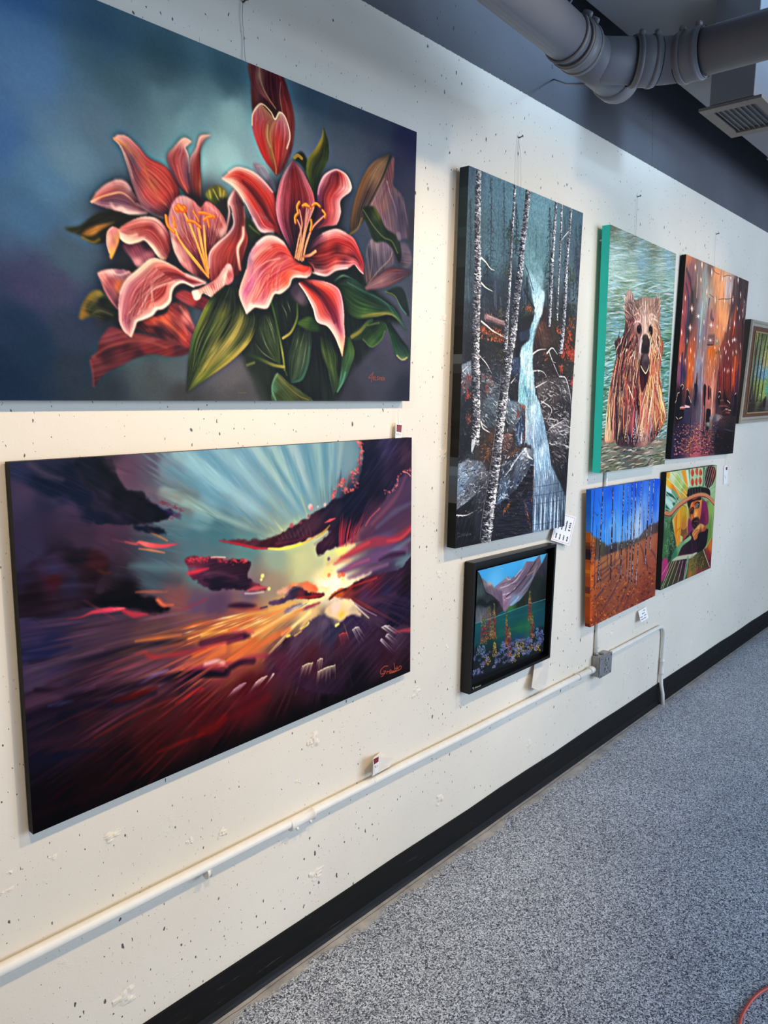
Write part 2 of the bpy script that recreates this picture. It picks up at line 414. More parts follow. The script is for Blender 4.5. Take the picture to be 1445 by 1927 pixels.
    for i in range(46):
        u = a.rng.random(); v = a.rng.random(); x = 900 + 370 * u; y = 640 + 120 * v
        S([(x, y),(x + (1120 - x) * .22, y + 90 + 40 * v),(x + (1150 - x) * .5, y + 220)],5,(236,196,188) if a.rng.random() < .5 else (140,60,66),.38,.8)
    Rb([(1185,1200),(1170,1090),(1175,1000),(1230,920),(1310,845),(1362,760),(1345,650),(1322,600),(1372,500)],[(1405,1160),(1440,1010),(1470,890),(1458,780),(1440,650),(1420,560),(1372,500)],
       [[(150,60,62),(120,40,48),(70,26,36)],[(206,130,126),(170,66,62),(150,50,46),(96,34,40)],[(214,140,136),(176,78,76),(180,60,48),(150,56,56),(130,60,62)],[(216,150,148),(150,66,70),(140,50,52),(170,70,62)],[(196,130,134),(130,70,80),(104,46,52),(120,50,54)],[(230,196,186),(176,110,114),(110,60,70),(90,40,48)],[(200,160,160),(130,76,84)]],18)
    S([(1372,505),(1325,600),(1330,680),(1318,760),(1300,840)],17,[(200,150,150),(238,214,204),(236,206,198),(220,160,160),(200,130,130)],.8,2)
    S([(1352,690),(1366,770),(1330,840),(1240,920),(1185,990),(1178,1100)],10,[(190,190,200),(180,184,200),(226,196,190),(238,210,200),(240,216,204),(230,190,180)],.85,1.5)
    S([(1436,800),(1432,870),(1395,950),(1400,1040),(1412,1110)],22,[(230,190,176),(242,220,196),(242,222,200),(232,200,180),(200,120,110)],.85,2)
    S([(1440,640),(1450,760),(1440,800)],10,(200,150,150),.6,2)
    # ---- petal curling out to the left
    F([(520,930),(600,900),(720,890),(780,980),(740,1060),(640,1095),(590,1030)],[(560,940,(110,60,84)),(620,970,(146,80,102)),(700,920,(74,40,60)),(640,1070,(206,150,156)),(720,1030,(176,110,124))],2, streak=12, ang=1.0)
    Rb([(850,1045),(800,1022),(750,952),(690,892),(640,905),(570,917),(508,880),(488,812)],[(890,960),(868,830),(790,735),(690,714),(600,740),(530,780),(488,812)],
       [[(190,130,124),(110,50,60),(90,40,50)],[(232,206,190),(170,90,92),(160,66,72),(140,60,66)],[(238,216,196),(180,90,90),(176,78,76),(206,140,130),(190,130,130)],[(170,110,116),(190,90,90),(160,70,76),(226,196,186)],[(226,196,180),(190,100,96),(180,84,80),(230,200,188)],[(242,226,206),(206,140,130),(166,78,76),(216,156,146)],[(240,220,200),(196,126,120),(190,110,106)],[(236,210,190),(200,130,120)]],18)
    S([(490,815),(520,880),(570,910),(640,898),(690,885),(745,940),(800,1015),(830,1030)],14,(242,224,202),.75,2); S([(520,850),(570,870),(630,850)],14,(246,234,214),.7,4)
    F([(490,806),(450,788),(415,820),(404,900),(422,980),(434,1035),(466,980),(500,890)],[(410,880,(226,176,160)),(450,810,(200,136,130)),(460,900,(190,130,116)),(485,900,(214,166,104)),(440,1010,(206,170,80))],1.5, streak=8, ang=1.4)
    S([(452,792),(412,830),(405,910),(424,985)],8,(240,206,190),.8,1); S([(492,815),(496,860),(470,950),(440,1020)],10,(212,164,90),.6,2)
    # ---- lower left group
    a.view(100,480,460,1445)
    F([(204,482),(215,400),(270,300),(340,264),(390,300),(480,400),(490,460),(400,502),(300,466)],[(215,440,(126,106,46)),(290,300,(116,112,48)),(340,280,(130,130,62)),(370,350,(34,44,34)),(300,410,(56,66,36)),(450,450,(36,46,34)),(420,490,(28,36,32))],3, streak=10, ang=.2)
    S([(212,470),(232,380),(300,290),(350,285)],24,(140,124,52),.6,4); S([(300,440),(360,420),(450,455)],10,(120,120,80),.5,2); S([(270,400),(330,330)],14,(96,104,50),.6,3)
    F([(280,785),(330,740),(350,645),(400,572),(450,542),(560,575),(700,600),(850,640),(1010,670),(1020,740),(900,768),(760,748),(640,772),(520,830),(400,890),(330,960),(308,995),(298,900)],
      [(320,800,(118,56,66)),(420,600,(128,62,72)),(500,650,(128,52,62)),(400,770,(80,36,44)),(560,700,(98,38,44)),(700,690,(134,50,50)),(850,700,(130,50,50)),(960,730,(92,40,48)),(650,760,(70,32,46)),(310,960,(76,38,48)),(330,870,(104,50,60)),(560,590,(150,78,80))],3, streak=12, ang=-.3, sx=3, sl=60)
    for q, c, w in (([(300,770),(420,690),(560,655),(700,650),(860,700)],(166,90,76),14),([(340,760),(460,710),(560,690)],(66,28,38),22),([(282,800),(300,900),(306,990)],(170,84,90),7),([(540,580),(640,620),(760,640)],(150,84,82),16)): S(q, w, c,.6,3)
    F([(610,545),(700,480),(850,440),(880,370),(960,360),(1010,400),(1050,500),(1075,560),(1040,640),(1030,700),(900,660),(750,600)],
      [(640,545,(80,34,40)),(740,490,(176,78,62)),(850,470,(196,90,66)),(800,580,(72,28,36)),(920,620,(110,40,42)),(980,600,(176,66,56)),(930,450,(150,60,60)),(1000,470,(196,116,112)),(1050,560,(126,66,76)),(950,400,(110,50,56))],2, streak=14, ang=.7, sx=3, sl=50)
    for q, c, w in (([(760,475),(860,510),(930,570),(1000,640)],(226,120,70),14),([(900,440),(970,500),(1010,600)],(214,110,90),12),([(960,390),(1020,470),(1062,545)],(214,150,146),12),([(700,540),(800,560),(900,620)],(60,22,32),24)): S(q, w, c,.6,3)
    F([(340,135),(430,105),(580,122),(600,200),(520,330),(490,412),(400,300),(365,200)],[(360,150,(214,150,148)),(430,120,(214,180,180)),(500,130,(150,110,130)),(440,200,(180,96,104)),(490,230,(206,120,84)),(420,290,(150,92,106)),(480,380,(120,74,90))],1.5, streak=12, ang=.9)
    S([(342,140),(430,125),(500,150),(575,128)],10,(230,200,196),.7,2); S([(345,150),(380,240),(430,330),(485,405)],8,(214,160,160),.6,2)
    F([(920,300),(980,265),(1060,290),(1190,345),(1140,412),(1030,385),(940,330)],[(950,300,(150,62,70)),(1050,330,(170,70,70)),(1140,370,(120,46,56)),(1100,400,(90,40,50))],2, streak=12, ang=.3)
    Rb([(1152,212),(1090,178),(1000,140),(900,76),(800,30),(735,32),(640,110),(550,192),(505,290),(494,400),(500,500),(535,575),(585,615)],
       [(1152,214),(1060,236),(980,204),(920,230),(892,280),(882,350),(830,400),(782,410),(750,450),(680,482),(630,500),(612,550),(585,615)],
       [[(226,190,186),(190,110,116),(230,206,200)],[(216,160,154),(176,86,86),(130,54,66),(226,200,196)],[(226,186,170),(190,90,84),(150,62,66),(130,60,76),(236,216,206)],[(240,220,196),(206,120,108),(160,66,66),(176,76,70),(240,216,200)],
        [(238,214,194),(186,100,106),(170,74,72),(176,70,66),(236,204,186)],[(220,186,186),(186,100,116),(150,66,74),(200,100,92),(242,222,202)],[(214,160,166),(196,116,130),(160,70,84),(206,140,136),(240,216,204)],[(220,170,170),(180,110,130),(160,90,106),(236,206,198)],[(236,200,190),(214,160,160)]],22, k=.7, ls=.5)
    for i in range(60):
        t = a.rng.random(); u = a.rng.random()
        p0 = (760 + 180 * t,90 + 120 * t); p2 = (520 + 250 * u,330 + 130 * (1 - u) + 60 * a.rng.random()); p1 = ((p0[0] + p2[0]) / 2 - 40,(p0[1] + p2[1]) / 2 - 40)
        S([p0, p1, p2],5,[(230,170,160),(130,50,60),(244,216,200),(200,90,100)][i % 4],.35,.8)
    S([(1060,238),(980,206),(920,232),(894,282),(884,350),(830,400),(782,412),(750,450),(680,482),(632,500),(612,552),(588,612)],13,(244,222,206),.85,2)
    S([(1150,208),(1090,180),(1010,150)],22,(232,206,200),.7,3); S([(730,40),(640,115),(555,195),(510,280)],16,(244,224,200),.6,4); S([(500,400),(512,510),(545,578)],10,(236,190,184),.7,2)
    # curled tip in front
    F([(1050,270),(1110,252),(1180,212),(1240,170),(1280,110),(1320,64),(1352,90),(1362,180),(1330,222),(1290,240),(1280,300),(1272,352),(1200,322),(1135,280),(1105,330),(1070,338),(1055,310)],
      [(1070,290,(240,216,200)),(1130,260,(226,176,160)),(1200,230,(190,110,110)),(1180,270,(232,186,170)),(1250,220,(226,170,160)),(1262,330,(242,216,190)),(1230,300,(236,196,176)),(1290,150,(232,200,190)),(1330,150,(190,100,104)),(1345,200,(200,130,136)),(1315,80,(226,186,180))],1.2, streak=12, ang=1.0)
    S([(1105,258),(1190,215),(1245,180),(1285,130),(1318,70)],9,(206,140,140),.6,1.5); S([(1272,350),(1282,280),(1290,200),(1312,120)],12,(246,222,200),.8,2); S([(1060,300),(1075,335),(1105,325),(1130,285),(1200,318),(1270,350)],8,(248,226,206),.8,1)
    for i in range(16): S([(1120 + 9 * i,255 - 3 * i),(1150 + 8 * i,300 - 1 * i)],5,(246,220,200) if i % 2 else (196,110,112),.5,.8)
    a.mul = np.array([.84,.88,.80]); a.shade = .35
    # ---- dark leafy mass under the blooms
    a.view(400,480,790,1445)
    F([(60,300),(180,270),(420,260),(560,280),(700,260),(860,170),(960,80),(1040,150),(1150,260),(1280,380),(1300,470),(1200,480),(1120,640),(1000,780),(930,850),(860,1020),(690,1040),(430,1040),(330,900),(200,690),(120,480)],
      [(250,420,(34,40,30)),(420,400,(32,44,32)),(600,420,(26,34,30)),(720,650,(24,28,30)),(450,950,(38,46,38)),(700,950,(30,36,34)),(800,400,(24,38,30)),(1000,250,(26,48,38)),(1150,450,(24,36,36)),(1000,700,(40,46,50)),(250,700,(44,54,40)),(300,900,(50,56,50)),(850,1000,(36,42,38))],10, streak=8, ang=1.4, sx=6, sl=70)
    F([(1210,258),(1290,220),(1340,260),(1372,420),(1340,400),(1270,290)],(36,50,52),3,.85); S([(1205,255),(1270,285),(1310,360),(1350,412)],8,[(110,120,60),(100,110,60),(80,130,120),(90,130,120)],.8)
    F([(830,190),(900,120),(980,80),(1030,120),(1050,200),(960,170),(880,210)],(22,36,34),3); S([(850,180),(900,145),(940,150),(1010,188)],12,[(50,80,70),(130,170,150),(80,120,110),(60,100,96)],.7,2)
    Rb([(870,190),(960,165),(1060,220),(1160,300),(1270,380),(1352,530)],[(870,240),(920,370),(1000,440),(1130,432),(1250,420),(1352,530)],
       [[(24,40,36),(30,54,36)],[(44,74,70),(44,76,50),(40,66,36),(36,54,32)],[(34,56,56),(34,60,44),(76,112,58),(80,106,50)],[(50,84,82),(40,66,52),(48,76,44),(120,116,56)],[(52,88,84),(60,88,70),(150,132,68)],[(64,100,96),(60,80,70)]],12)
    S([(940,190),(1060,255),(1190,320),(1260,400)],9,(76,118,112),.6,2); S([(1040,425),(1130,410),(1230,408),(1300,450),(1350,525)],10,[(120,120,60),(170,146,70),(140,130,80),(80,120,110),(60,90,90)],.8,2)
    F([(960,560),(1040,490),(1130,450),(1210,480),(1200,540),(1170,600),(1105,642),(1050,590),(985,595)],[(1000,570,(50,72,40)),(1120,480,(30,50,40)),(1170,560,(54,86,50)),(1110,620,(74,104,60)),(1060,540,(40,64,38))],2, streak=8, ang=-.6)
    S([(968,572),(1030,530),(1080,470),(1110,455)],22,[(150,128,66),(150,130,60),(100,110,56),(60,90,56)],.85,2); S([(1050,590),(1110,640),(1175,590),(1200,530)],8,(110,130,76),.7,1.5); S([(1080,490),(1160,472)],10,(130,130,70),.6,2)
    Rb([(1205,470),(1240,560),(1262,660),(1290,715),(1345,735)],[(1235,470),(1310,580),(1362,650),(1372,700),(1345,735)],[[(22,40,40),(24,38,40)],[(40,76,56),(26,44,46)],[(44,84,66),(28,50,54)],[(80,110,90),(40,66,66)],[(150,146,116),(110,120,100)]],8)
    S([(1285,700),(1320,730),(1355,715)],9,(180,170,130),.8,1); S([(1205,480),(1240,580),(1262,670)],7,(60,104,70),.7)
    Rb([(930,560),(905,700),(890,830),(868,960)],[(962,580),(990,680),(962,780),(930,860),(868,960)],[[(40,56,36),(60,90,44)],[(44,62,40),(80,112,60),(74,104,60)],[(50,76,52),(70,100,66),(60,90,70)],[(80,130,110),(60,100,86)],[(90,140,120),(70,110,96)]],12)
    S([(925,820),(905,890),(870,950)],12,(106,160,140),.7,2)
    Rb([(745,560),(762,690),(800,800),(822,900),(840,985)],[(830,600),(870,700),(870,800),(880,900),(840,985)],[[(26,36,28),(30,42,32)],[(74,84,44),(64,86,44),(40,56,34)],[(50,66,34),(94,110,52),(40,56,36)],[(40,54,36),(70,90,50)],[(40,52,38),(40,56,44)]],16)
    Rb([(580,500),(548,620),(520,740),(545,890)],[(690,520),(690,640),(670,760),(625,870),(545,890)],[[(30,40,32),(30,40,32)],[(50,62,46),(70,84,62),(50,66,56)],[(40,52,40),(84,96,72),(56,80,70)],[(34,48,36),(70,84,60),(50,90,76)],[(40,60,46),(56,90,76)]],14)
    for q in ([(640,540),(610,640),(590,720)],[(600,560),(580,660)],[(660,600),(630,760),(600,840)]): S(q,6,(146,156,130),[.1,.6,.1],1)
    S([(675,640),(665,760),(620,860),(560,890)],8,(70,116,96),.6,2)
    Rb([(320,420),(290,540),(330,640),(400,720),(470,760)],[(400,400),(450,500),(462,600),(470,700),(470,760)],[[(30,38,28),(34,44,30)],[(36,44,30),(70,82,54),(40,52,36)],[(34,42,30),(74,86,60),(60,74,44)],[(50,62,34),(70,84,46)],[(70,86,40),(80,90,44)]],12)
    for q in ([(330,500),(370,620),(430,720)],[(370,420),(410,520),(440,620)],[(300,620),(360,690),(440,740)],[(390,430),(428,540)],[(480,340),(510,400),(520,450)],[(520,320),(545,400)]): S(q,6,(170,176,150),[.1,.65,.15],1)
    S([(410,330),(440,450),(470,590),(490,700),(502,800)],15,[(70,100,44),(66,90,40),(84,100,44),(160,156,70),(110,116,52)],.95,1)
    S([(590,340),(588,440),(548,535),(490,580)],15,[(56,76,40),(96,112,50),(150,140,64),(186,160,84)],.95,1)
    F([(590,480),(640,440),(690,430),(740,480),(800,515),(700,532)],[(640,460,(74,100,46)),(700,500,(50,76,38)),(780,515,(30,44,30))],2, streak=8)
    S([(215,680),(330,725),(420,765),(495,780)],20,[(40,52,40),(60,80,44),(130,130,60),(176,156,80)],.9,2)
    F([(230,740),(330,740),(430,840),(420,1020),(340,1020),(280,880)],(44,52,42),8,.6); S([(240,768),(290,750)],14,(130,130,70),.8,2); S([(180,960),(236,960)],4,(130,118,80),.7)
    S([(500,790),(518,840)],10,(90,96,44),.7)
    F([(450,822),(418,890),(412,950),(440,1030),(700,1030),(620,950),(530,890)],[(425,930,(80,120,96)),(470,880,(96,106,60)),(540,940,(86,92,44)),(640,1000,(70,74,36)),(460,980,(70,84,46))],1.5, streak=10, ang=.7)
    S([(452,828),(420,890),(416,950),(440,1010)],10,(120,166,146),.7,2); S([(455,840),(520,910),(600,980),(670,1010)],7,(140,120,66),.7,1)
    # big striped leaf under the left bloom
    a.view(100,480,460,1445)
    Rb([(1300,230),(1180,340),(1100,500),(1050,640),(1022,800),(1015,920),(1010,1040)],[(1420,250),(1500,380),(1540,488),(1510,606),(1453,693),(1367,779),(1269,855),(1150,940),(1010,1040)],
       [[(40,50,36),(36,44,34),(40,48,40)],[(44,54,34),(30,38,28),(40,44,32),(36,42,32),(30,38,30)],[(150,146,60),(40,52,30),(120,118,54),(40,50,28),(150,136,70),(60,66,34),(56,62,34)],
        [(140,140,56),(40,56,30),(110,116,56),(46,58,30),(196,166,88),(70,78,40),(214,178,84)],[(96,106,46),(44,60,32),(50,64,32),(180,158,84),(160,140,74),(150,140,70),(196,166,80)],[(64,80,38),(40,56,30),(76,90,40),(186,158,72),(100,104,46),(186,160,76)],[(50,62,36),(60,74,36),(140,136,58),(90,100,46)],[(50,60,44),(70,78,50)]],20, k=.8, ls=.6)
    for i in range(40):
        u = a.rng.random(); w_ = a.rng.random()
        p0 = (1200 + 290 * u,380 + 40 * w_ + 60 * u); p2 = (1050 + 120 * u,900 - 20 * u - 80 * w_); p1 = (p0[0] * .5 + p2[0] * .5 - 40 + 60 * u, p0[1] * .5 + p2[1] * .5)
        S([p0, p1, p2],5,[(206,176,96),(60,74,36),(150,146,70),(36,46,28)][i % 4],[.1,.5,.2],.8)
    # ---- right bloom
    a.mul = np.array([.94,.84,.86]); a.shade = .55
    a.view(400,260,790,1445)
    F([(230,560),(330,640),(320,690),(250,690)],(40,58,36),3); S([(258,610),(290,640),(330,670)],14,(110,130,70),.7,2)
    F([(280,175),(340,190),(400,270),(440,340),(430,380),(350,290),(300,240)],[(290,190,(150,140,150)),(360,230,(150,150,164)),(410,330,(96,96,116))],3,.8, streak=16, ang=.8); S([(310,195),(360,200),(390,240)],8,(200,180,180),.6,2)
    Rb([(480,700),(430,650),(340,655),(285,570),(220,440),(150,342),(68,282)],[(480,700),(450,520),(424,385),(350,290),(270,230),(175,204),(110,240),(68,282)],
       [[(70,24,40),(80,26,40)],[(150,60,66),(150,44,50),(90,26,40)],[(234,206,196),(190,70,76),(140,44,52),(170,46,46),(160,56,60)],[(150,124,150),(206,80,76),(110,24,36),(214,66,52),(170,60,66)],[(190,160,170),(222,80,66),(120,22,32),(222,72,50),(190,150,160)],[(232,206,196),(220,90,76),(130,26,34),(214,70,52),(234,206,190)],[(246,226,196),(222,150,130),(190,60,50),(200,60,46),(240,216,196)],[(248,230,196),(240,206,180),(220,110,90),(236,196,180)],[(244,224,210),(236,204,190)]],22)
    S([(70,284),(150,345),(215,440)],13,(248,232,200),.6,3); S([(110,238),(175,206),(270,232),(345,288),(418,375)],11,(246,226,206),.7,2); S([(285,570),(335,640),(420,655)],18,(240,214,204),.7,4); S([(230,430),(300,520),(380,560)],12,(150,130,160),.4,3)
    S([(210,300),(300,400),(390,540),(460,670)],12,(100,18,32),.6,3)
    Rb([(560,800),(490,670),(450,550),(444,440),(468,320),(500,240),(556,152)],[(600,760),(655,600),(708,480),(704,400),(672,320),(620,220),(556,152)],
       [[(40,14,34),(44,14,36)],[(150,80,110),(70,22,46),(46,14,36),(70,24,50)],[(206,120,146),(110,36,56),(60,16,36),(96,26,46),(150,90,120)],[(222,150,164),(140,46,64),(84,20,38),(120,34,48),(206,150,160)],[(220,140,150),(156,58,72),(120,26,38),(140,42,52),(206,110,116)],[(206,140,150),(150,60,74),(140,28,38),(140,50,60),(200,130,136)],[(190,150,160),(120,60,76),(130,30,40),(130,60,72),(180,130,136)],[(140,110,126),(120,60,74)]],24)
    Rb([(670,660),(722,520),(728,400),(742,330),(782,255),(860,218)],[(780,610),(860,602),(892,520),(888,430),(962,366),(964,320),(930,252),(860,218)],
       [[(50,18,44),(100,50,74),(170,120,136)],[(56,22,54),(80,30,56),(186,76,80),(220,150,150)],[(60,26,60),(100,36,56),(206,84,80),(220,130,130),(232,196,190)],[(120,70,110),(120,40,56),(190,66,62),(196,80,84),(226,170,166)],[(190,140,156),(130,44,54),(176,60,58),(226,160,156),(242,220,206)],[(222,180,176),(130,60,84),(110,34,44),(190,70,66),(240,210,200)],[(226,196,190),(150,100,124),(150,76,92),(206,140,146)]],20)
    S([(735,390),(748,325),(785,258),(858,220),(925,252),(962,318),(958,365),(890,430),(890,520),(862,600)],9,[(200,150,160),(222,180,176),(232,200,196),(226,190,190),(236,206,196),(246,224,208),(240,210,196),(232,190,186),(226,180,176),(200,150,150)],.8,1.5)
    Rb([(640,840),(690,730),(770,662),(860,634),(925,660),(985,702),(1030,800),(1056,880),(1050,948)],[(650,850),(700,900),(720,945),(790,958),(860,920),(940,906),(982,882),(1005,895),(1022,922),(1050,948)],
       [[(50,18,36),(56,16,34)],[(90,50,84),(70,24,40),(70,20,32),(180,90,90)],[(120,74,100),(100,36,50),(150,44,44),(80,24,36),(240,214,204)],[(236,190,186),(190,70,66),(170,46,44),(160,50,50),(226,150,146)],[(236,200,190),(206,66,60),(110,26,36),(210,80,70),(238,190,180)],[(206,120,120),(190,50,48),(200,80,76),(120,40,56),(238,200,196)],[(196,84,88),(180,46,48),(130,40,56),(206,110,110),(222,150,150)],[(170,60,66),(150,44,56),(200,110,116)],[(150,60,70),(210,150,150)]],24, k=.7)
    S([(700,938),(790,958),(860,920),(940,905)],11,(242,214,206),.75,2); S([(770,668),(860,640),(925,662)],14,(240,200,192),.55,3); S([(1000,890),(1025,922),(1050,944)],8,(226,180,180),.8)
    Rb([(600,880),(540,800),(500,730),(440,688),(370,684),(300,740),(252,820),(235,920),(196,1030),(188,1100),(235,1222)],[(690,900),(690,940),(655,972),(562,970),(530,1030),(475,1078),(430,1082),(400,1140),(378,1182),(330,1180),(292,1176),(235,1222)],
       [[(150,52,50),(190,70,56),(200,66,52),(150,44,50)],[(96,44,56),(206,70,56),(226,92,66),(220,78,56),(236,190,180)],[(226,180,176),(210,70,60),(226,96,70),(224,76,54),(244,220,206)],[(246,226,210),(222,90,76),(190,70,80),(226,90,64),(240,150,116)],[(242,220,210),(214,80,70),(222,124,116),(224,80,60),(230,130,100)],[(206,160,170),(222,110,100),(196,80,96),(226,100,84),(244,204,176)],[(150,130,156),(226,140,140),(206,110,140),(222,100,90),(240,176,150)],[(226,170,160),(206,110,150),(240,180,160),(206,116,130),(246,216,190)],[(240,180,156),(196,104,146),(236,170,160),(226,160,160),(248,222,196)],[(244,204,180),(226,150,160),(242,206,186),(246,220,200)],[(246,220,196),(240,200,180)]],20, k=.7, ls=.5)
    for i in range(70):
        t = a.rng.random(); u = a.rng.random()
        p0 = (520 + 90 * t,800 + 90 * t); p2 = (220 + 220 * u + 60 * t,950 + 210 * (1 - u * .5)); p1 = (p0[0] * .55 + p2[0] * .45 - 50, p0[1] * .5 + p2[1] * .5 - 40)
        S([p0, p1, p2],5,[(244,180,160),(190,44,44),(226,90,60),(200,90,130)][i % 4],[.1,.45,.15],.8)
    S([(655,970),(562,970),(532,1030),(475,1078),(430,1082),(402,1140),(378,1180),(330,1180),(292,1176),(238,1218)],13,(248,226,206),.8,2); S([(235,920),(198,1030),(190,1100),(232,1210)],8,(246,210,186),.7,1.5)
    S([(490,728),(440,692),(375,688),(310,735)],16,(246,224,208),.6,4); S([(280,830),(340,780),(400,760)],22,(246,222,200),.5,5)
    S([(250,1000),(300,920),(380,860),(470,838)],7,(244,190,180),.6,1)
    a.view(400,480,790,1445)
    F([(540,240),(590,196),(640,250),(672,330),(620,352),(565,300)],[(560,240,(74,62,80)),(620,300,(110,96,112)),(650,340,(84,76,84))],4,.9)
    Rb([(600,196),(650,270),(700,370),(728,460),(800,492),(850,560),(882,640),(904,708)],[(640,168),(750,178),(845,210),(892,262),(914,380),(916,480),(922,580),(904,708)],
       [[(200,120,116),(130,40,46),(60,20,40),(120,40,46)],[(236,190,180),(210,66,50),(60,16,40),(210,80,60),(180,100,110)],[(244,212,200),(226,78,54),(100,20,40),(222,76,46),(236,170,160)],[(242,200,190),(222,90,70),(120,18,36),(224,70,50),(232,150,146)],[(244,210,196),(222,110,100),(130,20,50),(206,80,80),(226,170,176)],[(248,222,200),(222,150,150),(140,34,76),(214,120,130),(238,200,196)],[(248,222,196),(240,176,170),(180,90,116),(240,190,180)],[(248,220,186),(244,190,150),(240,180,150)],[(248,206,150),(240,180,120)]],20, k=.7)
    S([(604,200),(652,270),(702,372),(730,462),(800,494),(850,562),(886,645)],8,(248,226,204),.8,1.2); S([(690,200),(750,290),(810,380),(850,470)],11,(80,14,40),.6,3)
    a.mul = np.ones(3)
    # throat and stamens
    a.view(400,260,790,1445)
    F([(560,800),(600,700),(690,620),(740,640),(700,740),(650,830),(600,870),(570,850)],(48,18,40),7,.75)
    for q in ([(575,835),(600,700),(622,600),(605,500)],[(585,840),(615,700),(610,620),(590,570)],[(600,850),(640,640),(655,490)],[(612,850),(650,640),(690,520),(705,480)],[(622,856),(660,720),(700,620),(772,545)],[(632,850),(650,740),(684,640)],[(594,845),(630,690),(668,500)]):
        S(q,11,[(190,116,80),(206,136,96),(190,116,96),(180,110,100)],.95); S([(p[0] + 3, p[1]) for p in q],3,(236,180,130),.6)
    S([(635,825),(680,815),(718,788)],17,[(160,90,70),(206,136,100),(226,150,110)],.9,1)
    for q in ([(606,446),(590,478),(594,512)],[(598,522),(576,552),(578,590)],[(628,474),(655,462),(686,494)],[(696,470),(722,456),(748,476)],[(768,506),(786,530),(782,552)],[(688,572),(690,610),(682,646)],[(645,470),(676,478)]):
        S(q,19,(176,84,26),.95); S([(p[0] - 3, p[1] - 4) for p in q],9,(238,150,56),.9)
    a.view(100,230,460,1445)
    for q, w in (([(1172,1172),(1130,1040),(1080,900),(1030,770),(985,680)],17),([(1160,1160),(1060,1040),(960,900),(905,770)],13),([(1168,1150),(1125,960),(1092,800)],14),([(1172,1140),(1150,960),(1138,780)],15),([(1165,1165),(1090,1060),(990,940),(930,850)],12),([(1168,1150),(1120,900),(1100,800)],10)):
        S(q, w,[(190,110,50),(222,140,56),(226,156,76),(216,140,70)],.95); S([(p[0] + 4, p[1]) for p in q],4,(246,196,110),.6)
    for q, w in (([(852,708),(866,780),(914,832)],24),([(908,718),(922,790)],20),([(1012,748),(1060,752),(1112,792)],22),([(1060,676),(1086,720),(1100,750)],16),([(1104,686),(1150,690),(1218,716)],24),([(1138,740),(1170,720),(1200,716)],22),([(1168,738),(1178,790)],18),([(936,655),(990,650)],50),([(950,635),(978,665)],44)):
        S(q, w,(206,96,30),.95); S([(p[0] - 3, p[1] - 5) for p in q], w * .5,(240,144,50),.85)
    a.mul = np.array([.86,.84,.84]); a.shade = .3
    # ---- faded bloom at the right rim
    a.view(400,260,790,1445)
    F([(1070,480),(1200,240),(1262,130),(1262,260),(1260,330),(1330,420),(1372,620),(1370,690),(1290,700),(1180,640)],[(1160,420,(140,104,112)),(1240,220,(128,84,92)),(1210,560,(130,104,120)),(1330,560,(80,70,96)),(1180,470,(150,110,112)),(1290,480,(96,84,106))],3, streak=14, ang=1.3, sx=3, sl=50)
    Rb([(958,672),(966,560),(1000,400),(1060,250),(1130,162),(1240,104)],[(1060,560),(1080,480),(1130,400),(1190,290),(1236,160),(1240,104)],[[(84,66,44),(60,50,52)],[(130,90,54),(70,56,56),(80,70,72)],[(150,106,66),(90,66,62),(120,92,86)],[(140,104,74),(160,126,92),(140,106,90)],[(130,100,80),(150,120,90),(120,96,84)],[(70,66,66),(60,60,64)]],18, soft=2)
    S([(1238,128),(1190,260),(1130,380),(1080,480)],11,[(46,50,50),(56,54,48),(80,64,56),(50,50,46)],.85,1.5); S([(1200,280),(1140,400),(1100,480)],6,(190,156,130),.5,1)
    S([(960,668),(1010,630),(1040,560)],12,(150,120,60),.7,2)
    S([(1216,302),(1236,380),(1262,450),(1290,560)],8,[(190,160,170),(170,140,150),(140,120,140),(90,90,116)],.8,2); S([(1220,330),(1180,440),(1200,560)],12,(120,66,80),.5,3)
    S([(1285,385),(1330,460),(1362,600)],10,(120,100,120),.6,2); S([(1300,420),(1300,560),(1310,680)],22,(78,66,96),.6,4)
    F([(1060,960),(1062,820),(1090,722),(1140,700),(1250,740),(1268,850),(1200,960),(1100,1040)],[(1080,800,(84,84,106)),(1130,740,(140,124,136)),(1200,760,(124,108,130)),(1240,830,(110,96,116)),(1120,900,(92,84,106)),(1090,980,(110,84,90)),(1180,900,(100,90,110))],3, streak=16, ang=1.4, sx=3, sl=50)
    S([(1255,790),(1230,850),(1160,920),(1090,1010)],7,(170,140,126),.7,1.5); S([(1110,760),(1110,880),(1095,980)],7,(150,120,116),.5,1.5); S([(1085,740),(1070,830)],8,(130,116,130),.5,2)
    F([(1260,770),(1340,730),(1388,820),(1372,900),(1290,890)],[(1340,760,(110,96,118)),(1370,840,(120,104,120)),(1290,860,(70,64,84))],4,.9, streak=10)
    Rb([(1062,1040),(1150,960),(1250,905),(1395,930)],[(1070,1062),(1200,1040),(1310,990),(1395,930)],[[(140,106,110),(110,80,90)],[(110,66,80),(176,130,134),(130,90,100)],[(120,66,76),(100,66,84),(110,76,86)],[(74,60,84),(70,60,80)]],14, soft=2)
    F([(1045,498),(1120,476),(1170,550),(1210,630),(1290,690),(1316,800),(1300,868),(1252,770),(1195,722),(1130,722),(1088,630)],[(1080,520,(30,46,34)),(1150,540,(70,84,40)),(1140,620,(38,60,42)),(1220,680,(34,54,42)),(1290,760,(40,60,48)),(1300,850,(26,38,36))],2, streak=10, ang=.9)
    S([(1050,500),(1120,610),(1190,690),(1250,720),(1290,800)],8,(120,126,76),.7,1.5); S([(1130,490),(1160,550)],18,(120,116,46),.6,4)
    F([(1280,660),(1308,660),(1312,710),(1290,710)],(130,116,136),3,.8); F([(1370,540),(1400,500),(1400,720),(1362,700)],(62,58,70),6,.6)
    a.mul = np.ones(3)
    # signature
    a.view(400,480,790,1445)
    c = (126,72,66)
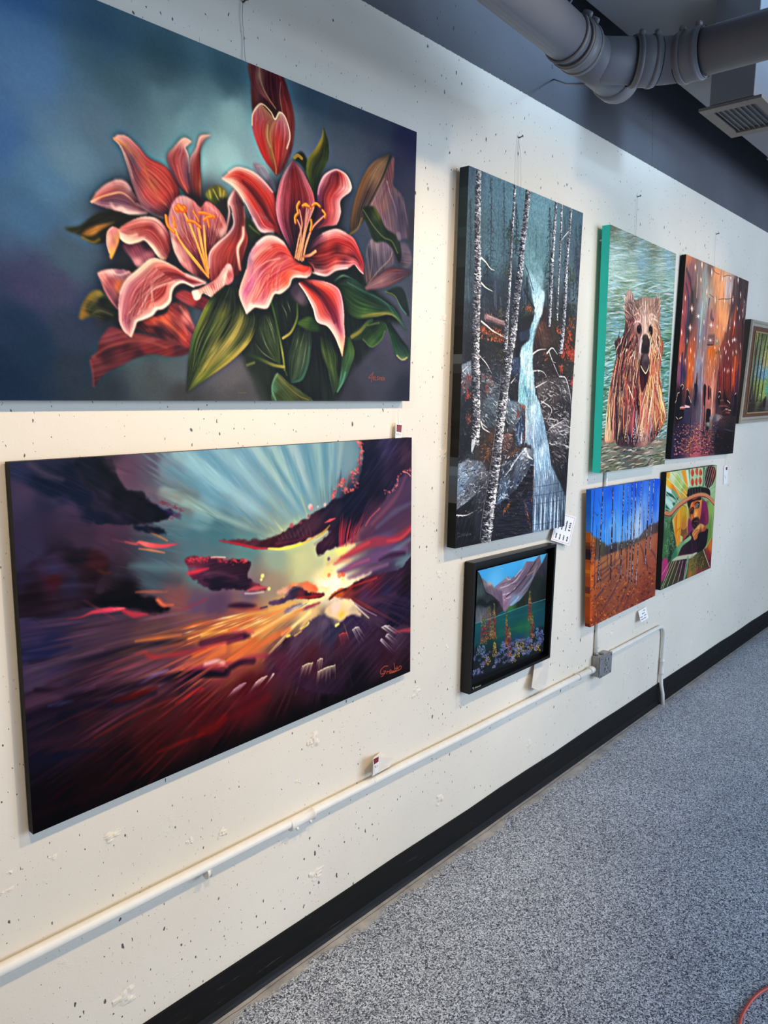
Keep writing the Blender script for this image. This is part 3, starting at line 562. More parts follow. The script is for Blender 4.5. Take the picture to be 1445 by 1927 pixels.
    for q in ([(1120,815),(1113,845),(1106,884)],[(1120,822),(1100,840),(1088,856),(1104,856),(1116,850)],[(1122,862),(1134,856),(1132,846),(1122,852),(1122,868),(1138,870)],[(1158,848),(1148,852),(1150,860),(1156,866),(1144,872)],[(1162,872),(1164,854)],[(1164,860),(1172,852),(1176,858),(1174,872)],[(1196,856),(1184,854),(1180,866),(1188,872),(1197,858),(1200,872)]): S(q,5, c,.95,.5)
    a.punch(14,.55)
    a.grade(1.08,.88,(1.05,1.06,1.04))
    return a


def paint_sunburst():
    a = Art([(17.4,869.8),(774.8,823.3),(771.9,1263.7),(62.5,1570.6)],1000,630,5)
    F, S = a.fill, a.stroke
    a.wash([(20,880,(45,48,75)),(87,916,(18,28,52)),(38,922,(70,60,85)),(131,957,(62,50,74)),(189,887,(20,16,28)),(232,881,(95,72,90)),(276,875,(92,86,102)),(314,872,(118,138,150)),(378,872,(124,164,180)),
            (407,916,(128,168,184)),(349,940,(108,122,124)),(378,974,(120,154,160)),(363,1021,(86,114,124)),(290,1076,(80,98,108)),(378,1076,(96,118,120)),(58,1032,(55,48,75)),(116,1047,(28,22,36)),(102,1076,(52,44,72)),
            (174,1061,(50,30,40)),(203,1018,(74,52,72)),(150,1000,(62,46,66)),(232,1120,(16,8,14)),(87,1120,(24,14,26)),(58,1178,(60,50,84)),(203,1172,(76,56,76)),(290,1163,(94,62,76)),(378,1134,(104,80,104)),(334,1128,(130,84,84)),
            (467,873,(130,164,180)),(554,858,(124,158,170)),(612,858,(114,152,164)),(656,858,(120,148,156)),(467,945,(138,168,178)),(554,931,(120,158,170)),(598,916,(124,158,166)),(409,1003,(76,114,124)),(467,1032,(100,130,130)),
            (525,1047,(150,164,146)),(569,1056,(198,198,152)),(612,1091,(238,224,172)),(627,1102,(250,240,212)),(554,1027,(186,192,142)),(598,1041,(188,192,152)),(729,844,(50,45,75)),(700,887,(22,24,46)),(656,951,(24,22,46)),(743,858,(58,45,74)),
            (758,916,(76,56,84)),(729,974,(88,60,84)),(764,1003,(92,60,78)),(729,1032,(102,76,110)),(758,1061,(92,108,120)),(729,1091,(74,54,84)),(764,1091,(36,22,32)),(743,1134,(26,24,46)),(700,1120,(60,42,70)),(642,1134,(222,192,162)),
            (583,1149,(226,190,134)),(525,1149,(206,164,110)),(467,1163,(188,112,74)),(409,1187,(194,106,64)),(409,1134,(96,72,96)),(467,1120,(114,94,110)),(511,1105,(158,140,122)),(554,1211,(74,56,76)),(612,1182,(62,55,75)),(670,1167,(60,42,66)),
            (670,1225,(60,32,50)),(743,1211,(68,46,66)),(467,1211,(204,114,68)),(409,1240,(186,98,82)),(440,1195,(210,120,70)),(500,1180,(210,150,90)),(525,1254,(74,32,55)),(583,1283,(58,25,40)),(641,1254,(50,30,45)),(729,1243,(58,26,40)),
            (467,1312,(80,16,26)),(409,1370,(56,10,16)),(525,1356,(36,6,10)),(409,1414,(12,2,4)),(612,1327,(8,4,8)),(729,1272,(10,6,10)),(58,1193,(60,52,80)),(87,1222,(38,38,74)),(73,1272,(74,60,84)),(87,1310,(70,46,66)),(203,1179,(80,58,76)),
            (291,1188,(104,76,76)),(378,1179,(150,94,72)),(291,1266,(104,70,90)),(349,1275,(46,24,38)),(349,1240,(120,66,76)),(203,1281,(66,40,56)),(116,1339,(24,18,36)),(174,1353,(50,26,36)),(116,1397,(42,26,42)),(87,1426,(22,18,38)),(291,1339,(74,26,28)),
            (291,1397,(52,12,12)),(232,1426,(22,6,12)),(174,1470,(24,5,8)),(87,1499,(14,6,12)),(116,1528,(5,2,5)),(262,1484,(3,1,2)),(380,1330,(80,18,22)),(200,1530,(2,1,2)),(550,1370,(4,1,2))],3.4,34,60)
    sun = (624,1104)

    def crumb(q, w, cols, al=.6, n=60):
        sp = spline(q,80); cols = np.array(cols, float).reshape(-1,3)
        for i in range(n):
            b = sp[int(a.rng.random() * 80)] + w * .45 * a.rng.normal(size=2); t = a.rng.random() * 6.28; l = w * (.3 + .7 * a.rng.random())
            S([b, b + l * np.array([.5 * math.cos(t),.4 * math.sin(t)]), b + l * np.array([math.cos(t + .6),.6 * math.sin(t + .6)])], w * (.25 + .5 * a.rng.random()), cols[a.rng.integers(len(cols))] * (.75 + .35 * a.rng.random()), al,1.5)
    # beams in the blue
    a.view(380,800,800,1445)
    for x, y, x2, y2, w, c, al in ((440,722,-250,440,46,(164,188,178),.7),(540,690,-150,170,70,(154,188,194),.75),(470,700,-200,300,40,(98,140,156),.6),(600,640,100,130,50,(150,184,188),.6),(570,650,0,170,36,(98,142,160),.55),(650,590,330,110,56,(168,192,186),.75),
                                   (630,590,230,120,34,(100,142,158),.55),(684,560,440,110,46,(166,192,184),.7),(668,560,390,130,26,(92,136,150),.6),(724,510,570,110,54,(172,190,190),.7),(704,530,520,120,34,(92,138,154),.6),(790,490,740,100,44,(160,186,180),.65),
                                   (755,500,660,110,40,(88,134,150),.6),(834,450,836,100,34,(156,180,178),.6),(812,470,790,100,30,(92,136,150),.55),(876,400,896,100,36,(160,178,176),.6),(920,360,950,100,30,(120,146,156),.6),(400,735,-200,590,40,(90,128,136),.6),(300,760,-200,690,50,(80,118,128),.6)):
        S([(x, y),((x + x2) / 2,(y + y2) / 2),(x2, y2)],[w * .25, w * .7, w * 1.5], c,[.1, al, al, al * .8],6)
    a.sweep((840,1060),260,(-250,110,900,760),160,12,.07,.5)
    # dark bank sweeping up to the right
    F([(1056,60),(1048,180),(1034,280),(1004,384),(930,452),(850,482),(800,532),(720,574),(680,604),(600,644),(520,694),(440,730),(300,744),(90,742),(230,770),(350,795),(420,802),(520,792),(640,762),(720,722),(800,690),(824,690),(770,752),(736,790),(750,846),(830,804),(900,776),(970,730),(1050,640),(1130,560),(1220,430),(1290,330),(1420,240),(1420,40)],
      [(1200,150,(56,48,80)),(1090,200,(20,24,48)),(1250,250,(46,32,58)),(1000,480,(16,20,46)),(850,560,(38,30,50)),(700,640,(72,42,58)),(600,690,(62,36,52)),(450,760,(70,36,46)),(250,760,(96,56,66)),(900,680,(40,20,40)),(800,740,(62,32,52)),(1100,400,(24,20,44)),(1000,600,(26,16,40)),(1140,520,(40,28,50)),(1320,200,(64,42,62)),(950,540,(14,18,44)),(1070,90,(30,24,46)),(1350,100,(40,26,48))],2.5, rough=4, rs=14, streak=8, ang=-.7, sx=6, sl=40)
    crumb([(1010,90),(1034,150),(1026,230),(1000,300),(965,320),(1000,390),(930,430),(912,350),(880,410),(842,460)],15,[(236,120,110),(190,90,100),(226,110,100),(236,130,116),(226,90,84),(150,70,84),(206,110,100),(230,116,104),(240,130,110),(190,90,104)],.55,130)
    S([(940,440),(960,380),(1010,330),(1020,200)],9,(110,60,80),.6,2); S([(925,430),(945,330),(960,200)],10,(190,110,110),[.6,.3,0],2)
    for p, r, c in (((700,526),16,(236,190,186)),((712,540),12,(200,130,140)),((796,515),10,(220,180,180)),((750,528),5,(214,200,200)),((580,650),14,(176,80,96)),((846,462),12,(190,100,110)),((690,590),9,(150,80,100)),((640,630),10,(130,70,90))): a.dots([p], r, c,.8,2)
    S([(110,748),(230,768),(340,794),(430,800)],[4,12,16,8],(166,50,62),.9,1.5); S([(430,800),(520,800),(640,770),(730,724)],[10,18,14,8],[(226,196,96),(236,214,110),(240,210,80),(206,130,90)],.9,1.5)
    S([(480,770),(600,750),(700,715)],14,(120,50,62),.6,3); S([(740,730),(790,690),(826,650)],[6,18,6],(190,150,76),.8,2); S([(796,632),(830,616),(862,604)],[4,18,6],(196,84,96),.9,1.5); S([(730,770),(780,730),(830,690)],12,(120,110,130),.5,3)
    for i in range(26): 
        x = 880 + 4 * i + a.rng.random() * 10
        S([(x,785),(x + (x - 880) * .25,690),(x + (x - 870) * .6,560 + 80 * a.rng.random())],7,(206,64,72) if i % 3 else (130,60,90),[.65,.55,0],1)
    for i in range(20): 
        x = 970 + 5 * i
        S([(x,760 - i),(x + 40 + 2 * i,640),(x + 120 + 3 * i,460)],8,(170,66,76) if i % 2 else (96,60,84),[.55,.4,0],1.2)
    for i in range(9): S([(500 + 26 * i,740 - 4 * i),(470 + 26 * i,690 - 10 * i)],6,(130,66,76),[.6,0],1.5)
    # violet and rose bank at the right
    for q, w, c, al in (([(1060,640),(1200,520),(1360,380)],90,(84,60,86),.6),([(1040,720),(1180,640),(1360,560)],90,(78,54,80),.7),([(1320,330),(1250,470),(1100,640)],30,(150,90,104),.35),([(1360,500),(1250,560),(1130,660)],34,(100,100,124),.5),
                        ([(820,900),(960,830),(1100,760),(1240,738),(1370,650)],56,(158,58,74),.75),([(850,890),(960,820),(1080,760)],18,(214,80,84),.7),([(1200,750),(1290,730),(1370,650)],16,(206,76,84),.8),([(880,960),(1000,900),(1150,850),(1320,800)],60,(112,80,116),.85),([(950,990),(1080,940),(1200,900)],30,(140,104,130),.7),
                        ([(1150,880),(1260,800),(1370,720)],34,(112,124,142),.6),([(1260,900),(1340,860),(1370,820)],30,(110,124,134),.7),([(1150,874),(1220,842),(1310,828)],34,(62,38,62),.85),([(900,950),(1000,900),(1080,870)],14,(196,96,116),.6),([(830,900),(900,880),(960,880)],16,(230,150,110),.6)):
        S(q,[w * .5, w, w * .6], c, al,5)
    crumb([(1360,290),(1310,300),(1270,340),(1260,400),(1200,440),(1180,420)],9,(204,116,116),.5,70); S([(1150,540),(1090,600),(1060,650)],10,(190,90,96),.6,2); S([(1300,300),(1330,310),(1350,330)],6,(220,140,130),.7)
    F([(790,850),(840,820),(900,790),(960,768),(992,778),(930,830),(880,870),(830,920),(800,960)],[(820,850,(206,206,150)),(900,800,(236,226,130)),(970,775,(230,214,160)),(850,890,(222,206,150))],4,.85, rough=3, rs=10)
    F([(800,920),(850,905),(880,960),(960,1000),(1100,945),(1040,1000),(950,1045),(880,1075),(830,1118),(790,1090),(770,1010)],[(850,1030,(252,242,216)),(940,1010,(246,232,190)),(810,950,(236,220,150)),(1060,960,(220,190,170)),(790,1060,(242,226,176))],5,.9, rough=3, rs=10)
    for p, r, c in (((822,972),12,(240,130,80)),((890,972),16,(240,140,84)),((915,968),14,(232,110,80)),((910,996),9,(250,226,90)),((820,866),10,(130,84,110))): a.dots([p], r, c,.85,2)
    for i in range(34):
        t = -2.9 + 2.2 * i / 33
        S([(840 + 30 * math.cos(t),1050 + 24 * math.sin(t)),(840 + (130 + 60 * a.rng.random()) * math.cos(t),1050 + 110 * math.sin(t))],[9,3],(252,244,220),[.7,0],1.5)
    F([(806,1136),(880,1064),(960,1042),(1000,1010),(1080,982),(1150,962),(1280,930),(1400,850),(1400,1370),(1250,1330),(1150,1262),(1060,1200),(990,1160),(910,1122),(860,1112)],
      [(890,1084,(196,104,56)),(940,1060,(130,60,50)),(1000,1030,(70,26,38)),(1100,1000,(96,38,54)),(1200,1100,(50,40,70)),(1340,1000,(34,18,28)),(1250,1200,(20,20,42)),(1050,1110,(80,46,76)),(1150,1200,(50,36,62)),(1350,1150,(26,22,44)),(1260,960,(60,36,60)),(1340,1300,(54,26,44))],2.5, rough=3, rs=10, streak=8, ang=-.4, sx=5, sl=50)
    S([(826,1128),(870,1090),(930,1062)],10,(60,40,50),.7,2); S([(960,1050),(1040,1020),(1130,990)],12,(170,62,62),.7,2.5); S([(900,1120),(1000,1080),(1100,1020)],16,(136,60,74),.5,4); S([(1020,1140),(1150,1130),(1250,1090)],30,(100,60,84),.4,6)
    # small cloud under the sun
    F([(480,1086),(550,1040),(600,1020),(680,1014),(740,1040),(752,1075),(700,1092),(600,1082),(540,1094)],[(520,1070,(220,170,140)),(600,1030,(226,150,104)),(690,1030,(226,120,80)),(735,1060,(226,110,70)),(600,1070,(120,80,90))],3,.9, rough=3)
    F([(430,1150),(520,1120),(560,1090),(590,1050),(640,1050),(680,1080),(760,1084),(796,1092),(770,1116),(700,1130),(620,1124),(560,1140),(480,1164)],[(600,1070,(64,52,66)),(540,1110,(90,70,90)),(640,1100,(110,50,60)),(720,1110,(130,44,48)),(780,1094,(96,44,50)),(470,1150,(110,80,100)),(690,1080,(50,36,48))],2, rough=3, rs=8)
    S([(620,1118),(700,1110),(776,1100)],12,(170,56,54),.7,2); S([(700,1134),(760,1128),(800,1112)],10,(246,226,150),.8,2); S([(540,1100),(580,1066),(620,1046)],9,(110,90,120),.7,2)
    F([(530,1210),(600,1162),(700,1158),(764,1148),(720,1182),(640,1204),(560,1224)],[(560,1200,(130,110,136)),(640,1170,(110,94,124)),(740,1156,(150,100,110))],3,.85, rough=3); S([(586,1204),(660,1186),(764,1150)],[16,10,6],[(220,110,90),(190,70,76),(180,80,80)],.85,1.5)
    # cloud at the left of the light
    F([(-110,862),(0,852),(80,862),(300,880),(310,920),(298,980),(340,1020),(424,1052),(400,1070),(290,1074),(180,1060),(80,1066),(0,1030),(-60,990),(-90,940)],[(100,920,(66,36,56)),(250,930,(52,26,44)),(0,980,(84,46,72)),(100,1030,(34,24,46)),(260,1020,(46,28,48)),(370,1050,(130,62,76)),(-60,920,(120,50,70))],2, rough=4, rs=10, streak=6)
    crumb([(-100,874),(0,866),(80,868),(200,884),(304,884)],16,[(190,70,84),(206,90,96),(196,66,80),(190,70,84),(206,90,90)],.5,90); S([(60,856),(90,854),(150,856)],7,(240,190,180),.8,1.5)
    S([(-90,960),(-30,946),(40,928)],[20,26,8],(214,60,80),.8,3); S([(296,1070),(350,1056),(414,1050)],[10,26,10],(200,100,104),.8,2); S([(280,1090),(330,1090),(400,1080)],9,(220,190,190),.7,2); S([(20,960),(120,960),(230,990)],16,(100,60,84),.5,4)
    for p, r in (((392,976),12),((384,1000),8),((434,1060),10)): a.dots([p], r,(248,232,150),.85,2)
    S([(20,1000),(100,1020),(220,1040)],20,(28,20,40),.7,4); F([(162,1172),(250,1148),(356,1168),(270,1192)],(56,28,52),4,.9); S([(380,1186),(420,1176)],10,(70,50,80),.8,2); S([(180,1196),(330,1190),(420,1200)],16,(170,80,74),.5,4)
    # raking light to the lower left
    a.view(0,0,100,100)
    a.sweep(sun,520,(70,1150,640,1480),90,5,.22,.45); a.sweep(sun,160,(640,1120,772,1260),50,4,.2,.4)
    a.view(380,1080,800,1445)
    sc = (840,90)
    for i in range(60):
        t = a.rng.random(); x = 760 - 800 * t; y = 170 + 210 * t + 100 * (a.rng.random() - .5) * (.4 + t)
        dx, dy = x - sc[0], y - sc[1]; d = math.hypot(dx, dy); l = 120 + 140 * a.rng.random()
        S([(x, y),(x + dx / d * l, y + dy / d * l)],[3,9,3],[(250,226,150),(240,150,80),(230,120,70),(250,236,190)][i % 4],[0,.55,0],1.2)
    for q, w, c, al in (([(740,170),(560,260),(330,400)],10,(252,240,170),.8),([(700,250),(600,330),(520,390)],16,(250,232,160),.8),([(600,190),(420,240),(200,290),(0,390)],20,(232,180,96),.6),([(650,230),(430,340),(200,430)],26,(236,170,96),.6),([(560,360),(400,440),(180,560)],40,(222,116,66),.6),([(300,360),(120,440),(-50,520)],40,(220,110,60),.55),
                        ([(0,400),(90,380),(160,366)],12,(236,190,90),.7),([(200,380),(260,370),(330,380)],[14],(190,90,110),.7),([(0,450),(120,420),(270,400)],50,(90,40,62),.8),([(170,440),(250,410),(300,400)],26,(64,30,52),.8),([(-20,480),(100,460),(260,412)],12,(196,76,96),.6),
                        ([(-60,600),(60,590),(200,580),(300,540),(420,530)],30,(166,70,84),.75),([(20,590),(90,570),(140,580)],22,(230,170,160),.7),([(-80,640),(20,640),(160,640)],50,(46,18,36),.85),([(180,610),(250,575),(330,565)],36,(50,22,42),.85),([(420,540),(540,500),(640,470)],30,(96,44,62),.6)):
        S(q, w, c, al,4)
    F([(512,468),(540,420),(600,400),(660,352),(700,306),(752,264),(812,286),(852,334),(900,322),(960,264),(1010,278),(1100,330),(1200,350),(1420,352),(1420,660),(1000,780),(700,760),(560,660),(440,560)],
      [(720,330,(84,68,88)),(850,380,(60,54,78)),(600,440,(90,62,84)),(1000,330,(64,46,76)),(900,450,(70,36,52)),(1100,420,(60,36,58)),(1250,420,(74,52,72)),(700,520,(76,32,44)),(900,600,(52,32,48)),(1200,560,(60,28,42)),(600,620,(78,38,58)),(1000,670,(24,14,28)),(540,450,(70,40,56)),(780,290,(96,80,100)),(1330,600,(44,20,34)),(500,560,(90,40,60))],3,.95, rough=5, rs=12, streak=8, ang=-.5, sx=6, sl=60)
    F([(800,230),(860,182),(940,164),(990,196),(1030,270),(960,262),(900,304),(850,284),(806,270)],[(860,220,(238,214,196)),(950,190,(242,220,170)),(900,270,(240,206,130)),(980,240,(214,190,160)),(820,250,(230,200,160))],4,.9, rough=3)
    for q, w, c in (([(960,170),(1020,230),(1080,285)],[14,5],(230,206,180)),([(990,190),(1070,240),(1130,270)],[10,3],(176,140,150)),([(900,320),(980,290)],[8,14],(70,54,80)),([(640,356),(680,330),(690,316)],[10,16],(240,216,120)),([(552,404),(566,398)],[16,16],(246,224,90)),([(868,334),(884,324)],[18,14],(244,230,130)),([(900,268),(910,256)],[24,20],(244,196,80)),([(600,400),(640,372)],[10,8],(226,180,120))):
        S(q, w, c,.85,2)
    a.sweep((840,90),120,(480,280,1340,700),100,10,.2,.4)
    for (x1, y1, x2, y2, c) in ((1165,346,1208,338,(226,216,206)),(976,362,1014,344,(232,220,206)),(890,396,934,384,(206,84,90)),(652,598,716,578,(242,228,190)),(750,562,780,550,(236,214,190)),(752,634,860,592,(240,226,190)),(1190,404,1206,392,(220,214,206)),(350,702,420,662,(236,200,190)),(206,750,284,704,(196,150,166)),(455,656,466,650,(230,210,200)),(1156,430,1166,426,(210,200,200))):
        n = max(3, int((x2 - x1) / 7))
        for i in range(n):
            t = i / max(1, n - 1); x = x1 + (x2 - x1) * t; y = y1 + (y2 - y1) * t + 4 * math.sin(i * 2.1)
            dx, dy = x - sc[0], y - sc[1]; d = math.hypot(dx, dy); l = 50 + 80 * a.rng.random()
            S([(x, y),(x + dx / d * l, y + dy / d * l)],[8,4], c,[.5,.22,0],1.5)
        S([(x1, y1),((x1 + x2) / 2,(y1 + y2) / 2 - 6),(x2, y2)],[3,8,3], c,.75,1.5)
    S([(1250,375),(1300,366),(1360,362)],[10,26],(170,66,76),.75,3)
    for q, w, c, al in (([(620,690),(760,740),(880,730)],90,(40,22,50),.4),([(330,560),(240,620),(100,700),(-60,760)],30,(120,50,70),.5),([(500,660),(350,760),(200,850)],26,(110,40,56),.4),([(420,800),(250,900),(50,980)],50,(110,18,24),.4)): S(q, w, c, al,8)
    F([(-300,1300),(0,1160),(300,1010),(700,860),(1000,740),(1400,590),(1400,900),(0,1500)],[(0,1230,(4,1,2)),(500,1000,(6,2,4)),(1000,800,(6,4,6)),(1350,650,(18,10,14))],22,.85)
    # cloud masses on the left
    a.view(0,800,420,1445)
    F([(60,270),(200,270),(330,300),(480,240),(520,380),(610,470),(620,600),(560,620),(460,500),(350,520),(260,430),(80,350)],[(120,290,(40,46,74)),(300,390,(14,26,50)),(500,480,(12,24,48)),(420,300,(16,24,46)),(560,560,(22,26,50))],8,.9, rough=6, rs=16, streak=8, ang=.5)
    S([(190,250),(280,310),(400,352)],[20,40,16],(88,72,90),.7,6); S([(60,360),(200,430),(330,500),(520,560)],[40,60,50,30],(72,58,84),.6,8); S([(340,490),(420,470),(470,520)],26,(66,54,90),.6,6)
    F([(490,230),(690,216),(760,320),(812,424),(900,430),(960,472),(1060,540),(1120,560),(1084,610),(980,626),(800,642),(640,644),(560,560),(620,470),(560,360)],[(680,290,(12,12,22)),(760,450,(14,12,24)),(900,540,(12,10,22)),(1050,590,(10,10,24)),(650,600,(16,24,46)),(800,610,(34,28,50)),(560,320,(18,22,40)),(680,480,(40,34,52)),(1090,560,(30,28,60))],3, rough=6, rs=14, streak=8, ang=.6, sx=6, sl=50)
    S([(620,540),(700,560),(760,590)],30,(60,48,66),.5,8)
    S([(700,230),(820,340),(960,430),(1080,500)],[40,70,50,20],(98,74,92),.55,9); S([(960,420),(1060,440),(1160,480)],30,(120,110,110),.5,8)
    crumb([(1030,500),(1110,525),(1172,555),(1130,596),(1080,610)],12,(140,56,82),.45,50); S([(1100,560),(1160,590)],22,(84,60,90),.6,4)
    F([(866,652),(1000,656),(1076,690),(1050,708),(900,680)],(12,20,40),3,.95, rough=3)
    S([(812,756),(880,770),(900,758),(960,776),(1050,784),(1150,768)],[6,12,30,30,24,4],[(190,90,90),(214,96,92),(236,120,116),(216,90,96),(200,84,96),(190,80,96)],.9,2); S([(900,800),(980,810),(1064,826)],[6,14,6],(222,136,96),.85,2); S([(980,698),(1030,720),(1082,748)],[4,12,6],(206,136,90),.85,2)
    S([(840,910),(1000,915),(1250,930)],[10,34,10],(112,146,150),.5,8); S([(760,960),(950,990),(1150,1010)],40,(60,66,80),.5,9)
    F([(620,1084),(760,1062),(860,1082),(920,1112),(1000,1120),(1040,1162),(1100,1190),(1000,1216),(860,1190),(700,1176),(480,1196),(120,1230),(80,1000),(260,860),(400,800),(600,810),(690,860),(700,950),(640,1010)],
      [(350,930,(54,46,74)),(500,850,(28,20,32)),(620,900,(58,26,32)),(850,1130,(6,3,8)),(200,1100,(28,16,28)),(450,1030,(44,38,60)),(700,1130,(10,4,10)),(1010,1180,(12,6,14)),(130,1000,(40,32,54)),(350,1000,(66,24,34)),(600,980,(36,18,28)),(650,850,(60,26,34))],4,.95, rough=6, rs=16, streak=8, ang=.05, sx=6, sl=80)
    S([(270,930),(380,920),(480,950)],40,(62,54,86),.5,9); S([(640,940),(680,960),(710,955)],16,(84,44,30),.6,3); S([(400,1040),(500,1034),(600,1040)],14,(66,60,84),.4,4)
    S([(430,1256),(520,1244),(600,1212),(700,1196),(806,1190)],[2,8,26,34,14],[(120,50,70),(160,60,80),(190,66,86),(206,74,96),(206,70,90)],.9,2); S([(800,1200),(870,1226),(950,1222)],[24,40,14],(170,60,76),.9,3); S([(740,1190),(800,1186)],10,(236,110,120),.8,2)
    S([(880,1082),(960,1078),(1080,1080)],[6,18,6],(176,100,84),.8,3); S([(1020,1130),(1060,1166),(1120,1164)],[24,24,6],(216,112,76),.85,3); S([(1180,1190),(1260,1160),(1330,1130)],12,(150,60,80),.6,3)
    a.view(0,1150,420,1445)
    for q, w, c, al in (([(880,272),(940,264),(970,292),(1100,284),(1330,240)],[8,30,26,18,8],(176,58,60),.7),([(880,196),(1000,180),(1170,154)],[6,22,8],(214,128,72),.85),([(890,466),(980,420),(1080,384)],[10,36,14],(146,112,146),.75),([(200,330),(600,300),(900,226),(1200,186)],[20,46,40,20],(30,24,42),.6),([(230,510),(650,530),(900,470),(1150,420),(1445,396)],[20,50,60,50,60],(28,16,30),.7),
                        ([(170,690),(400,610),(700,600),(1000,530)],[60,50,70,30],(26,16,36),.7),([(320,614),(400,596),(470,584)],[6,20,6],(74,84,124),.7),([(1140,596),(1220,545),(1306,500)],[4,18,18],(196,44,40),.7),([(610,818),(900,660),(1140,560)],[4,10,5],(150,48,44),.6),([(1020,916),(1150,860),(1320,790)],[6,24,10],(130,26,22),.65),([(740,580),(880,540),(1010,490)],[20,50,14],(84,14,10),.8),
                        ([(150,260),(280,250),(450,230)],[60,70,20],(30,32,70),.6),([(160,400),(350,330),(660,250)],[30,50,20],(104,78,96),.55),([(180,600),(350,540),(600,490)],[60,60,30],(84,58,82),.55),([(220,960),(420,930),(640,890)],[30,50,20],(18,18,40),.7),([(200,870),(400,830),(600,800)],[50,50,20],(52,30,48),.6),([(1180,380),(1300,330),(1445,250)],[10,30,50],(226,130,80),.7),([(1330,340),(1400,320),(1445,330)],14,(240,190,190),.7),([(1200,370),(1350,370),(1445,380)],26,(150,60,80),.6),
                        ([(600,1150),(900,1040),(1200,930)],[20,40,20],(44,8,12),.6),([(230,1330),(500,1220),(800,1120)],[40,50,30],(30,8,14),.5),([(1300,780),(1380,760),(1445,690)],60,(120,20,16),.5)):
        S(q, w, c, al,4)
    a.view(0,0,100,100)
    a.sweep(sun,260,(60,1180,450,1480),80,4,.25,.4); a.daub(200,(20,860,330,1160),.35,50,4,.18,.35)
    a.punch(12,.4)
    a.grade(1.04,1.08)
    # signature
    a.view(380,1080,800,1445)
    c = (206,96,62)
    for q in ([(1204,596),(1180,600),(1156,626),(1160,648),(1184,640),(1188,628),(1176,632)],[(1184,640),(1170,660),(1160,664)],[(1196,648),(1198,630),(1206,634),(1212,628)],[(1216,636),(1226,628),(1220,620),(1214,632),(1222,642)],[(1236,628),(1228,632),(1232,640),(1240,628),(1246,638)],[(1244,580),(1246,610),(1252,628),(1262,616),(1252,610)],[(1262,600),(1268,614),(1282,594),(1290,604),(1282,618),(1230,640),(1212,644)]): S(q,3.6, c,.95,.5)
    return a


